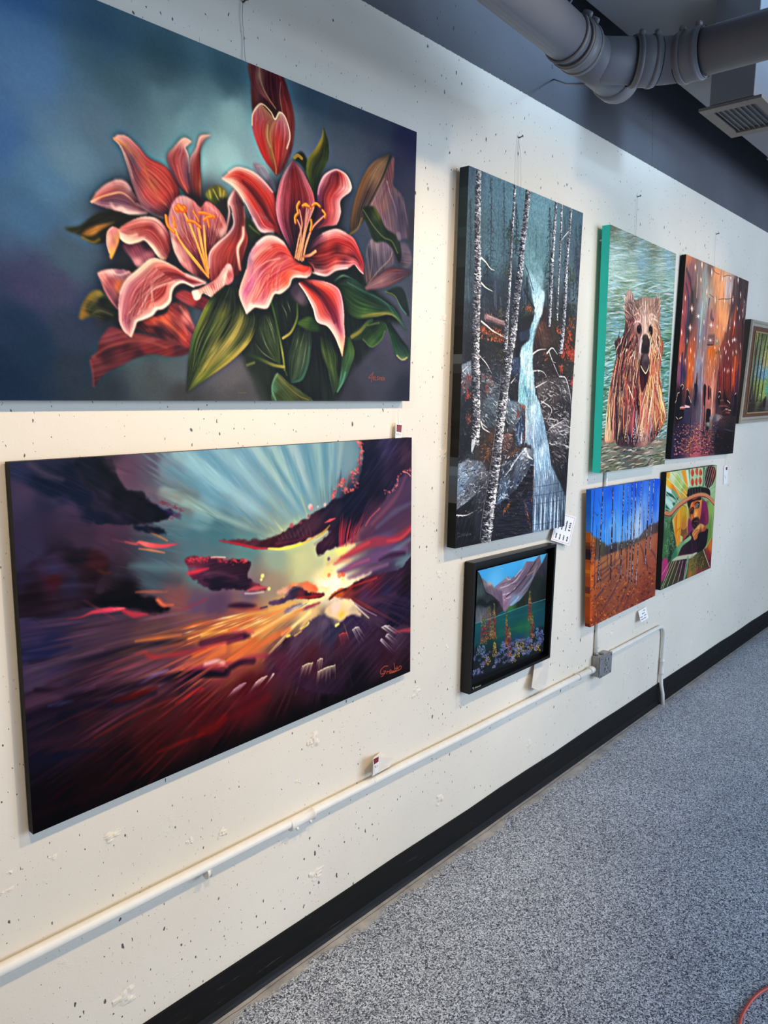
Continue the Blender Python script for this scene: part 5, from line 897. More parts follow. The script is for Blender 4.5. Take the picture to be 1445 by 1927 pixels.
    F([(580,1500),(568,1320),(585,1150),(625,1030),(668,1060),(705,1150),(730,1180),(850,1130),(960,1150),(1010,1150),(1040,1120),(1075,1160),(1084,1330),(1075,1450),(1060,1560),(1090,1700),(1095,1800),(1000,1860),(800,1900),(640,1880),(500,1800),(560,1640)],
      [(620,1100,(196,160,140)),(640,1300,(110,90,84)),(600,1400,(150,110,100)),(740,1250,(120,100,90)),(860,1200,(170,140,116)),(860,1350,(206,170,150)),(960,1300,(190,150,124)),(1040,1200,(206,170,140)),(1060,1380,(190,140,116)),(650,1480,(96,50,54)),(620,1600,(80,50,50)),(760,1500,(206,160,146)),(960,1450,(232,190,160)),(860,1550,(220,180,156)),(1000,1600,(214,160,120)),(1050,1750,(180,110,84)),(700,1700,(150,96,84)),(560,1800,(70,44,46)),(700,1880,(130,80,70)),(1000,1850,(206,140,100))],1.5, streak=26, ang=1.57, sx=2.5, sl=24)
    for i in range(240):
        x = 575 + 500 * R.random(); y = 1060 + 320 * R.random()
        if y < 1150 and 700 < x < 1000: continue
        l = 40 + 50 * R.random(); d = (x - 860) * .12
        S([(x, y + l),(x + d * .3, y + l * .5),(x + d, y)],[7,6,2],[(236,206,182),(90,70,70),(206,150,124),(130,104,96),(246,226,200)][R.integers(5)],.7)
    for i in range(26):
        x = 585 + 115 * R.random(); S([(x,1200),(x + 4,1100),(x + 8 + (x - 640) * .2,1040 + 40 * R.random() + abs(x - 640) * .9)],[8,6,2],(222,196,180) if i % 2 else (150,120,110),.8)
        x = 1000 + 80 * R.random(); S([(x,1260),(x + 6,1190),(x + 10,1120 + abs(x - 1040) * .8 + 30 * R.random())],[8,6,2],(232,196,160) if i % 2 else (150,110,90),.8)
        x = 740 + 240 * R.random(); S([(x,1230),(x + (x - 860) * .05,1180),(x + (x - 860) * .12,1125 + 30 * R.random())],[6,2],(206,170,150) if i % 2 else (110,96,84),.7)
    F([(1005,1180),(1035,1140),(1060,1220),(1050,1320),(1015,1340)],(140,100,90),4,.6); F([(600,1250),(640,1160),(680,1200),(690,1380),(620,1420)],(110,84,84),6,.6)
    # brow and muzzle
    for q, w, c in (([(870,1200),(872,1350),(875,1520),(868,1620)],26,(240,210,186)),([(830,1230),(836,1400),(840,1560)],16,(246,224,200)),([(910,1230),(905,1400),(890,1560)],16,(236,190,160)),([(720,1390),(760,1360),(800,1420),(790,1480),(740,1480)],24,(236,200,176)),([(700,1520),(740,1480),(790,1500)],18,(240,206,190)),([(1020,1420),(960,1380),(920,1420),(930,1500)],24,(244,214,180)),([(1040,1480),(990,1440),(950,1470),(980,1540)],18,(248,224,190)),([(860,1250),(790,1290),(740,1380)],12,(230,180,160)),([(640,1540),(680,1500),(720,1520)],14,(190,90,80)),([(980,1560),(1030,1600),(1050,1680)],16,(240,200,150)),([(1060,1500),(1076,1620),(1080,1760)],14,(206,110,70))): S(q,[w * .6, w, w * .5], c,.8,1)
    for q in ([(780,1260),(760,1330),(735,1380)],[(905,1300),(890,1430),(880,1520)],[(812,1400),(820,1500)],[(690,1440),(720,1450)],[(650,1560),(640,1640)],[(1000,1480),(1040,1560),(1060,1650)],[(940,1440),(960,1500)]): S(q,[4,7,3],(90,50,50),.8)
    for i in range(230):
        t = R.random(); x = 600 + 470 * R.random(); y = 1230 + 560 * R.random()
        if 690 < x < 1010 and 1510 < y < 1680 and not 800 < x < 915: continue
        dx = (x - 862) * .18; l = 60 + 70 * R.random()
        S([(x - dx * .2, y + l * .5),(x, y),(x + dx, y - l * .5)] if y < 1500 else [(x, y - l * .4),(x + dx * .4, y),(x + dx * .9, y + l * .6)],[3,8,2],[(96,56,54),(246,214,190),(60,38,44),(206,140,120),(236,190,150),(130,84,76)][R.integers(6)],.6)
    S([(770,1500),(800,1540),(812,1620),(800,1690)],[6,18,26,8],(50,30,34),.7,2); S([(955,1520),(930,1560),(925,1640),(940,1700)],[6,14,18,8],(60,36,38),.7,2)
    S([(862,1330),(866,1450),(868,1600)],[14,40,50],(240,212,190),.75,3)
    F([(750,1560),(780,1530),(802,1560),(800,1640),(775,1660),(748,1620)],(36,24,28),2); F([(918,1580),(940,1545),(968,1570),(972,1650),(950,1700),(922,1640)],(30,20,26),2)
    a.dots([(780,1568),(952,1590)],5,(130,110,120),.8); S([(740,1680),(750,1760),(720,1820)],[20,40,14],(60,40,44),.8,3); S([(940,1690),(960,1760)],[12,30],(70,46,46),.8,3)
    F([(800,1720),(830,1660),(900,1650),(935,1700),(945,1830),(930,1940),(790,1940),(790,1800)],[(810,1800,(226,206,196)),(930,1750,(236,206,180)),(870,1660,(230,196,176)),(920,1900,(220,180,150)),(800,1900,(206,186,180))],2)
    F([(830,1690),(870,1665),(905,1690),(918,1780),(915,1940),(812,1940),(820,1800)],[(870,1700,(84,70,54)),(870,1800,(64,46,40)),(840,1850,(56,40,42)),(890,1900,(70,54,50))],2, streak=16, ang=1.5)
    a.view(1100,640,1290,1408)
    for x0, y0, x1, y1, w, c in cheek: lock(x0, y0, x1, y1, w, c,.9)
    F([(770,330),(800,200),(850,180),(900,260),(905,380),(880,560),(820,700),(795,720),(770,560)],[(850,260,(90,74,76)),(840,420,(62,30,40)),(820,600,(84,30,40)),(790,400,(50,26,36)),(880,350,(76,60,62))],3)
    F([(790,-10),(912,-10),(905,90),(880,180),(840,190),(800,110)],[(850,20,(70,56,52)),(850,120,(50,36,40))],3); S([(795,10),(775,120),(770,260)],[36,30,10],(222,206,200),.85,2); S([(912,0),(920,100),(905,250)],[16,22,10],(240,214,180),.85,2)
    F([(800,290),(850,190),(895,270),(890,350),(845,440),(805,380)],[(850,240,(110,94,96)),(850,330,(74,54,60)),(840,400,(90,70,70))],2); S([(785,360),(815,420),(850,462),(885,400),(895,340)],[10,14,16,12,6],(234,206,160),.9); S([(820,470),(845,540),(830,640)],[30,50,20],(56,16,26),.8,3)
    for i in range(70):
        x = 430 + 560 * R.random(); y = 1360 + 110 * R.random() - max(0, x - 820) * .5
        S([(x, y - 70),(x + 3, y)],[6,14,3],[(36,28,40),(24,20,32),(70,50,60),(46,34,44),(170,164,170)][R.integers(5)],.8)
    for x in (575,680,700,780,812,1030): a.dots([(x,1230 + 40 * k + 20 * R.random()) for k in range(5)],6,(236,236,236),.8)
    a.punch(5,.5); a.grade(1.12,.86,(1.05,1.02,1.03))
    S([(300,1425),(420,1410)],16,(220,130,90),.6,3); S([(640,1530),(680,1550),(720,1530)],10,(226,220,220),.7)
    return a


def paint_street():
    a = Art([(1291.1,478.4),(1408.8,529.5),(1379.0,853.2),(1262.0,864.3)],520,560,21)
    F, S, R = a.fill, a.stroke, a.rng
    def up(p): return [(1240 + .14187 * x,460 + .14187 * y, c) for x, y, c in p]
    def lo(p): return [(1240 + .14187 * x,660 + .14187 * y, c) for x, y, c in p]
    a.view(0,0,1,1)
    a.wash(up([(400,190,(206,140,96)),(420,300,(150,110,112)),(380,560,(160,84,84)),(400,450,(130,100,106)),(520,400,(140,128,120)),(450,700,(104,96,92)),(600,500,(160,164,156)),(620,700,(170,176,160)),(560,900,(150,160,156)),(560,1200,(140,140,146)),(680,300,(130,110,104)),(760,400,(232,166,116)),(820,600,(236,170,116)),(880,500,(226,176,140)),(930,560,(190,180,176)),(830,900,(236,166,110)),(880,1000,(238,170,116)),(800,1150,(226,150,100)),
                     (720,1000,(190,130,110)),(1060,550,(96,84,80)),(1150,600,(90,76,72)),(1000,800,(100,80,80)),(1060,900,(110,76,74)),(980,1200,(116,60,56)),(1080,1200,(104,64,62)),(1130,1000,(90,66,64)),(330,900,(170,92,96)),(300,1200,(190,90,84)),(420,950,(84,74,76)),(380,1150,(76,62,64)),(460,1200,(150,96,84)),(440,1350,(190,100,62)),(290,1400,(200,100,76)),(640,1300,(160,130,120)),(900,1450,(120,60,56)),(700,1450,(206,120,60))])
           + lo([(420,200,(214,110,50)),(410,400,(206,104,56)),(270,300,(150,90,110)),(330,300,(66,60,90)),(520,200,(150,150,160)),(540,450,(140,136,146)),(660,300,(206,130,90)),(640,550,(200,110,96)),(700,500,(214,140,110)),(900,300,(120,46,46)),(1000,350,(206,96,56)),(880,500,(96,40,36)),(1000,600,(66,44,56)),(250,600,(44,32,40)),(260,800,(36,28,36)),(370,850,(66,60,84)),(480,650,(70,62,80)),(540,800,(110,104,110)),(600,800,(170,110,96)),(700,800,(190,130,110)),(780,700,(76,56,66)),(860,700,(84,50,46)),(950,850,(56,46,50)),(450,1000,(90,76,100)),(300,1050,(46,38,64)),(500,1200,(170,100,96)),(480,1350,(190,96,110)),(620,1300,(150,84,96)),(650,1000,(130,90,84)),(780,1100,(50,40,48)),(900,1250,(36,28,34)),(950,1050,(50,46,48)),(230,1300,(50,44,76)),(740,1000,(90,76,84))]),3,10,20)
    # vertical drags of the knife
    a.view(1240,460,1445,1445)
    a.daub(700,(260,200,1190,1551),1.66,190,16,.16,.5,.05)
    for q, w, c, al in (([(365,330),(410,480),(440,700)],[30,44,10],(84,72,76),.8),([(360,520),(390,700),(380,1000),(350,1300)],[20,26,26,20],(52,74,116),.8),([(440,640),(430,900),(390,1150),(340,1500)],[50,60,60,40],(76,66,66),.8),([(510,400),(500,700)],[14,14],(226,170,120),.8),([(560,450),(556,800)],[10,12],(220,160,120),.7),([(620,300),(600,700),(560,1100),(520,1500)],[60,50,44,30],(160,170,160),.5),([(580,760),(560,1000),(540,1200)],[16,24,16],(176,206,190),.8),([(550,720),(530,1000),(500,1400)],[12,20,18],(120,146,176),.6),([(660,700),(650,900),(620,1200)],[14,40,30],(150,110,120),.8),([(670,720),(660,800)],14,(70,56,70),.8),
                        ([(700,860),(690,960),(720,1000)],[14,44,24],(110,90,96),.9),([(1000,480),(970,800),(930,1000),(900,1250)],[40,56,40,50],(96,76,76),.8),([(1080,500),(1060,800),(1040,1000)],[70,60,40],(84,74,72),.8),([(1020,820),(1000,1000),(980,1200)],[14,36,20],(216,96,50),.85),([(1150,600),(1120,900),(1100,1300)],[20,40,30],(70,52,52),.8),([(1130,800),(1110,960)],[12,20],(214,170,160),.7),([(900,430),(890,700)],[20,26],(196,206,214),.7),([(950,600),(940,780)],[20,20],(230,190,150),.7),([(760,700),(740,900)],[24,16],(150,130,110),.7),([(880,1200),(860,1300),(800,1400)],[50,60,20],(140,70,56),.7)):
        S(q, w, c, al,2)
    F([(650,1200),(740,1190),(735,1330),(640,1330)],(130,96,92),3,.9, smooth=False); S([(640,1332),(720,1334)],9,(60,40,46),.8); F([(755,1215),(800,1300),(790,1340),(750,1300)],(150,140,116),3,.9); F([(660,1370),(740,1350),(730,1460),(650,1460)],(214,116,40),3,.9); F([(740,1440),(820,1390),(790,1450)],(110,90,60),3,.9)
    a.daub(1100,(260,180,1190,1551),1.65,130,6,.26,.6,.03)
    a.view(1240,660,1445,1445)
    a.daub(500,(180,0,1080,700),1.62,150,14,.25,.55,.04)
    for i in range(90):
        x = 780 + 270 * R.random(); S([(x,150 + 150 * R.random()),(x - 6,450 + 150 * R.random())],8,[(150,50,46),(60,30,36),(190,90,60),(110,40,50)][i % 4],.6)
    for q, w, c, al in (([(310,40),(300,250),(290,420)],[26,34,20],(40,50,100),.9),([(420,0),(400,250),(380,480)],[60,80,40],(226,116,40),.7),([(520,0),(490,250),(450,480)],[30,34,24],(150,156,170),.6),([(505,300),(490,500),(470,700)],[10,44,30],(40,36,56),.9),([(590,20),(570,400),(560,800)],[16,16,12],(206,190,186),.6),([(1010,100),(980,450)],[40,20],(230,116,50),.8),([(1060,200),(1030,500),(1000,640)],[30,50,50],(66,56,96),.8),([(790,260),(770,500),(760,800)],[20,30,40],(66,50,66),.8),([(720,300),(710,600),(690,900)],[20,30,20],(236,180,150),.7),([(610,600),(600,900),(570,1240)],[20,26,20],(56,44,64),.8),([(560,800),(540,1100),(545,1250)],[24,20,14],(170,160,166),.7),([(450,400),(420,900),(410,1400)],[8,10,6],(196,130,60),.8),([(430,700),(410,1100),(400,1400)],[10,20,14],(40,34,50),.8),([(690,900),(670,1200)],[20,14],(220,130,90),.7),([(640,1000),(630,1300)],[30,24],(56,42,56),.7),([(740,960),(730,1260)],[24,14],(80,64,84),.7)): S(q, w, c, al,2)
    a.daub(1300,(180,0,1080,900),1.62,120,6,.3,.6,.03); a.daub(300,(180,800,1000,1400),1.6,60,6,.3,.5,.1)
    # cobbles
    for i in range(900):
        y = 960 + 420 * R.random(); x = 200 + 780 * R.random(); k = (y - 900) / 480
        core = math.exp(-((x - 480 + 60 * k) / (150 + 110 * k)) ** 2)
        c = [(190,110,100),(206,134,96),(160,86,104),(214,150,124)][R.integers(4)] if R.random() < core else [(56,50,84),(44,36,50),(70,60,90),(34,28,36)][R.integers(4)]
        S([(x - 6, y),(x + 6 * k, y + 4 * R.normal())],5 + 10 * k * R.random(), np.array(c) * (.7 + .5 * R.random()),.75)
    for i in range(140): 
        x = 300 + 420 * R.random(); y = 1040 + 340 * R.random(); S([(x - 12, y),(x, y + 6 * R.normal()),(x + 10, y)],4,(36,26,40),.7)
    # silhouettes
    for q, c in (([(240,1000),(215,850),(228,680),(246,570),(276,560),(275,470),(300,440),(322,465),(318,500),(300,560),(302,660),(300,760),(330,800),(320,900),(250,940)],(28,22,30)),([(350,700),(362,600),(366,520),(378,505),(390,540),(412,640),(414,720)],(36,32,44)),([(586,560),(590,470),(605,440),(622,460),(626,500),(610,700),(590,720)],(36,26,40)),([(648,640),(648,500),(658,462),(670,490),(668,640)],(50,32,44)),([(674,600),(678,500),(686,490),(692,530),(684,640)],(60,36,44)),([(780,700),(776,620),(795,540),(812,545),(820,640),(800,720)],(46,28,34)),([(852,640),(856,550),(866,520),(876,560),(900,620),(940,700),(880,700)],(52,28,32)),([(990,740),(1000,580),(1020,556),(1032,640),(1020,860),(960,840)],(34,30,44)),([(620,950),(628,790),(655,770),(684,790),(676,900),(650,960)],(26,24,36)),([(468,460),(490,440),(512,470),(500,600),(480,680)],(44,40,58))): F(q, c,1.5,.95)
    for q in ([(286,470),(306,446),(324,470),(312,510)],[(232,640),(246,570),(270,552)],[(214,690),(232,655)],[(368,518),(380,506),(390,530)],[(392,600),(416,660),(424,690)],[(796,545),(812,540),(818,560)],[(1006,580),(1022,560)],[(906,660),(940,696)],[(226,880),(250,908)],[(270,900),(304,880)],[(800,600),(790,620)]): S(q,7,(236,190,160),.85)
    S([(280,756),(340,740),(404,746)],[8,26,12],(230,190,180),.9); S([(280,770),(340,764)],12,(190,110,96),.8); S([(300,730),(340,735)],14,(120,56,50),.8)
    F([(666,890),(720,850),(790,846),(855,880),(800,910),(790,930),(700,940)],[(700,870,(156,146,140)),(800,870,(150,136,130)),(720,925,(96,86,90))],2); F([(616,1000),(630,950),(690,960),(706,990),(660,1040),(625,1046)],[(650,970,(150,150,136)),(640,1030,(36,34,40)),(690,980,(120,116,106))],2)
    S([(850,800),(890,780),(950,792)],[6,16,6],(206,170,150),.85); S([(800,740),(860,730),(930,750)],14,(150,90,80),.7); S([(880,820),(940,820)],16,(176,90,80),.7); S([(810,660),(850,655)],12,(130,84,76),.8)
    for i in range(60): S([(780 + 220 * R.random(),700 + 220 * R.random())] * 1 + [(800 + 200 * R.random(),720 + 240 * R.random())],5,[(40,30,34),(110,70,66),(24,20,28)][i % 3],.35)
    S([(870,1040),(940,1060),(1010,1070)],[4,12,4],(130,126,130),.6); F([(760,1120),(1020,1050),(1020,1400),(740,1390)],(30,24,28),16,.6)
    S([(210,1210),(216,1270)],5,(150,140,170),.7); S([(200,1170),(200,1230)],4,(150,140,170),.7)
    # lights
    def light(x, y, w, h, glow, al=.95):
        S([(x, y - h * 1.2),(x, y + h * 1.2)],[w * .8, w * 2, w * .8], glow,.7,2); S([(x, y - h),(x, y + h)],[2, w,2],(255,244,226), al)
    for v, lst in ((460,((480,300,20,40,(226,150,84)),(570,270,22,40,(230,150,80)),(700,370,16,40,(236,206,190)),(634,630,22,50,(226,130,40)),(556,470,18,40,(206,130,80)),(842,460,14,36,(236,160,110)),(952,440,18,40,(220,130,80)),(1050,470,18,40,(200,130,96)),(746,740,10,40,(240,190,110)),(870,750,9,30,(240,200,130)),(980,730,16,44,(220,130,76)),(1082,670,14,40,(206,120,90)),(348,710,14,40,(206,130,80)),(436,850,22,50,(206,120,60)),(412,1105,22,44,(236,120,50)),(522,950,12,30,(206,130,76)),(596,1030,9,26,(230,190,150)),(300,1170,16,40,(230,120,80)),(314,900,9,30,(230,160,110)),(372,1280,9,36,(200,150,110)),(468,1250,9,24,(206,140,110)),(690,1070,12,30,(226,140,90)),(770,1090,9,22,(246,190,140)),(860,1120,9,24,(246,190,140)),(940,1110,8,22,(200,130,110)),(1000,1050,20,46,(226,96,40)),(1068,970,9,26,(220,150,120)),(1040,850,9,26,(206,110,70)),(680,1270,9,22,(206,160,130)),(740,1370,14,20,(236,140,70)),(600,1250,9,22,(220,180,150)),(540,1280,8,22,(214,170,150)),(800,1390,9,22,(220,150,120)),(770,1280,9,20,(220,170,130)),(920,1290,12,26,(206,120,90)),(975,1280,12,24,(206,120,96)),(1000,1260,10,24,(206,130,100)),(935,1330,11,20,(206,110,80)),(870,1380,10,30,(190,100,80)),(980,1440,14,36,(200,96,80)),(1080,1350,9,40,(190,110,80)),(1020,1420,8,20,(220,130,90)),(890,1420,9,22,(206,120,90)),(1130,760,7,30,(206,150,130)),(1105,880,6,20,(206,170,150)),(420,1410,12,30,(236,130,60)),(280,1500,14,36,(230,120,80)))),(660,((280,120,16,40,(230,110,76)),(348,140,9,36,(200,120,70)),(404,190,12,40,(236,130,70)),(470,60,8,30,(214,170,150)),(680,150,8,22,(226,150,110)),(740,110,8,22,(236,170,130)),(735,270,9,20,(230,160,120)),(870,250,11,26,(210,140,120)),(905,270,10,24,(220,160,140)),(925,265,8,20,(226,170,150)),(975,255,11,28,(206,130,110)),(820,80,9,30,(206,120,90)),(920,100,9,26,(206,110,80)),(980,30,11,30,(206,110,90)),(1030,20,8,24,(236,150,90)),(880,30,8,22,(200,110,84)),(570,120,8,30,(226,190,170)),(650,210,7,20,(214,140,110)),(450,240,8,30,(236,150,76))))):
        a.view(1240, v,1445,1445)
        for L in lst: light(*L)
        if v == 460:
            for x, y in ((412,1105),(520,950),(690,1070),(1000,1265),(680,1270),(435,850)):
                for k in range(8): S([(x, y),(x + 40 * math.cos(k * .785 + .2), y + 44 * math.sin(k * .785 + .2))],[5,1],(255,240,220),.8)
            for q in ([(720,340),(760,380),(800,395)],[(860,425),(910,412),(960,420)],[(670,660),(720,700)],[(790,730),(850,722),(920,724),(980,705)]): S(q,5,(90,66,60),.7)
            a.punch(6,.4); a.grade(1.16,.94,(1.1,1.06,1.06))
            for i in range(60): S([(1110 + 70 * R.random(),480 + 600 * R.random())] + [(1110 + 70 * R.random(),500 + 640 * R.random())],4,[(220,206,206),(60,50,56)][i % 2],.18)
    return a


def paint_wood():
    """tall trunks over sunlit undergrowth; the right half runs on past what can be seen"""
    a = Art([(1421.5,624.5),(1496,638),(1480,772),(1404,777)],300,260,4)
    F, S, R = a.fill, a.stroke, a.rng
    a.view(1385,520,1445,385)
    a.wash([(260,690,(150,150,84)),(330,720,(96,104,60)),(300,850,(130,140,90)),(370,800,(150,160,96)),(220,900,(110,116,84)),(200,1100,(120,130,106)),(280,1150,(130,170,180)),(330,1200,(120,166,190)),(370,1150,(140,176,180)),(360,1050,(206,180,110)),(380,950,(190,180,90)),(300,1300,(170,180,84)),(240,1350,(150,160,70)),(350,1300,(150,170,90)),(380,1350,(84,170,160)),(260,1480,(130,140,70)),(330,1420,(170,180,90)),(180,1450,(70,56,46)),(200,1560,(60,48,44)),(300,1580,(66,52,48)),(380,1570,(110,96,96)),(150,1640,(56,44,40)),(300,1660,(60,48,44)),(500,900,(130,150,84)),(600,1200,(110,160,150)),(700,800,(96,110,70)),(700,1500,(120,130,70)),(550,1600,(70,56,50)),(760,1200,(80,100,70))],3,8,10)
    for i in range(2600):
        x = 130 + 680 * R.random(); y = 690 + 850 * R.random()
        q = a.m([(x, y)])[0]
        if 0 <= q[0] < a.w and 0 <= q[1] < a.h:
            c = a.a[int(q[1]), int(q[0])] * (.55 + .9 * R.random())
            S([(x, y),(x + 5 * R.normal(), y + 8 * R.random())],3 + 3 * R.random(), c,.85)
    for x0, x1, w in ((285,170,26),(325,215,24),(382,250,22),(410,300,14),(250,190,10),(480,430,26),(560,540,16),(640,650,30),(720,760,18)):
        S([(x0,660),((x0 + x1) / 2 + 6,1000),(x1,1500)],[w * .7, w, w * 1.3],(64,50,48),.95); S([(x0 + w * .3,660),((x0 + x1) / 2 + 6 + w * .35,1000),(x1 + w * .4,1480)],[w * .2, w * .3],(150,120,110),.8)
    for i in range(180):
        x = 120 + 700 * R.random(); y = 1490 + 170 * R.random(); S([(x, y),(x + 10, y + 3)],6,[(40,30,30),(84,60,58),(110,84,80),(60,44,40)][i % 4],.6)
    F([(318,1560),(330,1490),(358,1450),(362,1490),(345,1590)],(56,40,40),2)
    return a


def paint_lake():
    # mountain lake with wildflowers, set inside a deep black tray frame
    a = Art([(899.0,1074.5),(1030.5,1041.0),(1022.0,1225.5),(889.0,1277.5)],420,400,9)
    F, S, R = a.fill, a.stroke, a.rng
    a.view(850,1010,1070,1368)
    a.wash([(320,400,(70,160,214)),(700,300,(72,166,220)),(950,250,(90,180,226)),(500,560,(100,180,226)),(300,1000,(24,84,92)),(300,1250,(20,72,80)),(600,1000,(20,84,84)),(800,900,(18,76,80)),(1050,800,(18,70,76)),(800,1080,(30,96,66)),(900,1050,(30,100,70)),(780,1180,(20,64,90)),(1000,1000,(20,70,84)),(400,1350,(18,50,44)),(700,1350,(20,40,50)),(300,1600,(24,26,30)),(700,1500,(26,26,30)),(1050,1350,(30,32,34))],3)
    F([(500,590),(560,540),(610,500),(650,465),(690,490),(740,460),(800,400),(830,380),(870,290),(960,288),(1030,210),(1060,400),(900,720),(700,840),(620,880),(540,800)],[(640,490,(140,126,136)),(560,570,(136,116,134)),(700,560,(126,106,122)),(880,320,(120,100,118)),(850,450,(110,92,110)),(640,700,(150,124,144)),(620,800,(140,110,130)),(900,500,(96,92,106)),(760,620,(110,96,110)),(740,740,(120,150,176)),(960,400,(110,92,100))],1, smooth=False, streak=14, ang=-.6, sx=4, sl=30)
    for q, w, c in (([(570,600),(680,560),(760,500),(830,400)],12,(200,180,190)),([(600,680),(700,650),(740,600)],12,(206,190,200)),([(610,740),(690,700)],10,(196,170,190)),([(560,570),(620,540),(720,520)],8,(96,80,100)),([(640,700),(760,600),(870,460),(980,290)],16,(56,44,56)),([(690,560),(760,540),(800,480)],10,(90,76,94)),([(640,480),(660,500),(690,496)],9,(206,180,180)),([(740,470),(800,400),(815,385)],8,(220,206,206)),([(700,780),(760,700),(840,620),(930,500),(980,380)],26,(130,130,144)),([(690,800),(760,730),(780,700)],20,(150,176,206)),([(800,640),(860,560),(940,460)],10,(60,60,80)),([(880,450),(960,400),(1000,340)],14,(150,120,120)),([(870,300),(850,380),(780,460)],10,(150,130,150)),([(640,650),(620,720),(660,740)],8,(120,96,120)),([(930,330),(900,420)],10,(90,70,90))): S(q, w, c,.8)
    F([(352,480),(420,540),(450,520),(500,600),(590,640),(600,850),(560,880),(380,700)],[(380,500,(120,112,120)),(450,540,(180,164,150)),(440,600,(110,96,110)),(540,680,(110,92,112)),(580,800,(96,80,100)),(400,640,(84,78,90))],1, smooth=False, streak=12, ang=1.2)
    F([(285,400),(320,420),(360,520),(390,640),(480,700),(560,780),(605,860),(520,930),(280,1020)],[(310,480,(50,64,62)),(340,640,(66,80,80)),(320,760,(40,52,48)),(420,700,(44,50,54)),(500,800,(30,32,36)),(560,860,(50,46,52)),(300,900,(90,92,98)),(340,960,(110,108,116)),(420,900,(90,84,96))],1, smooth=False, streak=12, ang=1.4)
    S([(290,790),(340,760),(400,800),(460,770),(520,800)],[30,60,40,50,20],(22,30,30),.85,2); S([(310,420),(350,500),(390,640),(470,690),(560,770)],8,(24,28,32),.8)
    F([(640,860),(720,800),(800,740),(880,640),(940,520),(1000,400),(1060,300),(1130,160),(1140,760),(900,800),(640,885)],[(1080,250,(60,60,72)),(1040,380,(50,48,56)),(1000,520,(34,42,40)),(1080,600,(26,34,32)),(900,720,(40,44,38)),(800,790,(36,44,34)),(700,840,(50,90,50)),(1100,700,(24,30,30))],1, smooth=False, streak=8, ang=1.3)
    F([(655,840),(690,810),(720,850),(660,876)],(50,110,56),2)
    F([(260,1022),(520,935),(800,825),(1110,728),(1110,760),(520,960),(260,1050)],(24,84,90),2,.6, smooth=False); S([(265,1018),(520,935),(800,828),(1100,728)],6,(90,160,160),.8)
    for q, w, c in (([(560,1110),(760,1070),(960,1020)],30,(44,110,70)),([(700,1200),(860,1130),(960,1100)],26,(30,70,110)),([(560,980),(760,930),(1060,850)],20,(24,100,100)),([(500,1180),(640,1130)],30,(30,100,80))): S(q, w, c,.4,4)
    F([(240,1640),(250,1340),(330,1270),(420,1340),(500,1240),(560,1330),(600,1260),(680,1330),(760,1240),(860,1230),(920,1180),(960,1100),(1090,1060),(1080,1330),(700,1500),(250,1680)],(26,34,36),8,.9)
    def spike(x, y0, y1, w, cols):
        for i in range(int((y1 - y0) * .55)):
            t = R.random(); y = y0 + (y1 - y0) * t; d = w * (.15 + .85 * t ** .6) * (R.random() * 2 - 1)
            S([(x + d, y),(x + d + 3, y + 6)],7, np.array(cols[min(len(cols) - 1, int(t * len(cols)))]) * (.4 + .6 * R.random()),.85)
    warm = [(120,130,70),(200,150,90),(190,60,60),(196,70,50),(210,120,60)]
    for s_ in ((370,920,1250,44),(436,820,1200,44),(495,780,1200,26),(640,890,1280,22),(672,1040,1400,30),(912,630,1000,24),(940,900,1180,26),(470,980,1180,40)): spike(*s_, warm if s_[0] != 470 else [(130,140,80),(200,160,90)])
    S([(905,960),(890,1180)],6,(100,90,70),.8); S([(880,1000),(870,1180)],5,(90,90,70),.7)
    for x, y0, y1, w, c in ((320,1270,1380,40,(150,170,200)),(370,1270,1420,40,(130,160,200)),(500,1230,1400,30,(220,190,110)),(600,1220,1380,50,(120,150,206)),(760,1230,1400,36,(226,190,96)),(820,1200,1340,40,(214,190,110)),(900,1170,1300,50,(120,150,214)),(1000,1060,1280,40,(130,160,214)),(1050,1080,1240,40,(130,150,214)),(1000,1250,1330,40,(226,190,90)),(420,1400,1500,50,(220,180,90)),(720,1390,1470,36,(230,200,120)),(930,1250,1330,60,(220,170,110))): spike(x, y0, y1, w,[c])
    for i in range(96):
        t = R.random(); x = 250 + 800 * t; y = 1640 - 330 * t - 240 * R.random() ** 1.4 - 10
        c = [(140,150,206),(170,170,226),(116,140,206),(190,180,230),(150,130,190)][i % 5]
        for k in range(7):
            th = k * .9 + R.random(); S([(x, y),(x + 17 * math.cos(th), y + 17 * math.sin(th) - 5 * math.cos(th))],[3,7], np.array(c) * (.5 + .45 * R.random()),.85)
        a.dots([(x, y)],4,(90,80,80),.8)
    return a


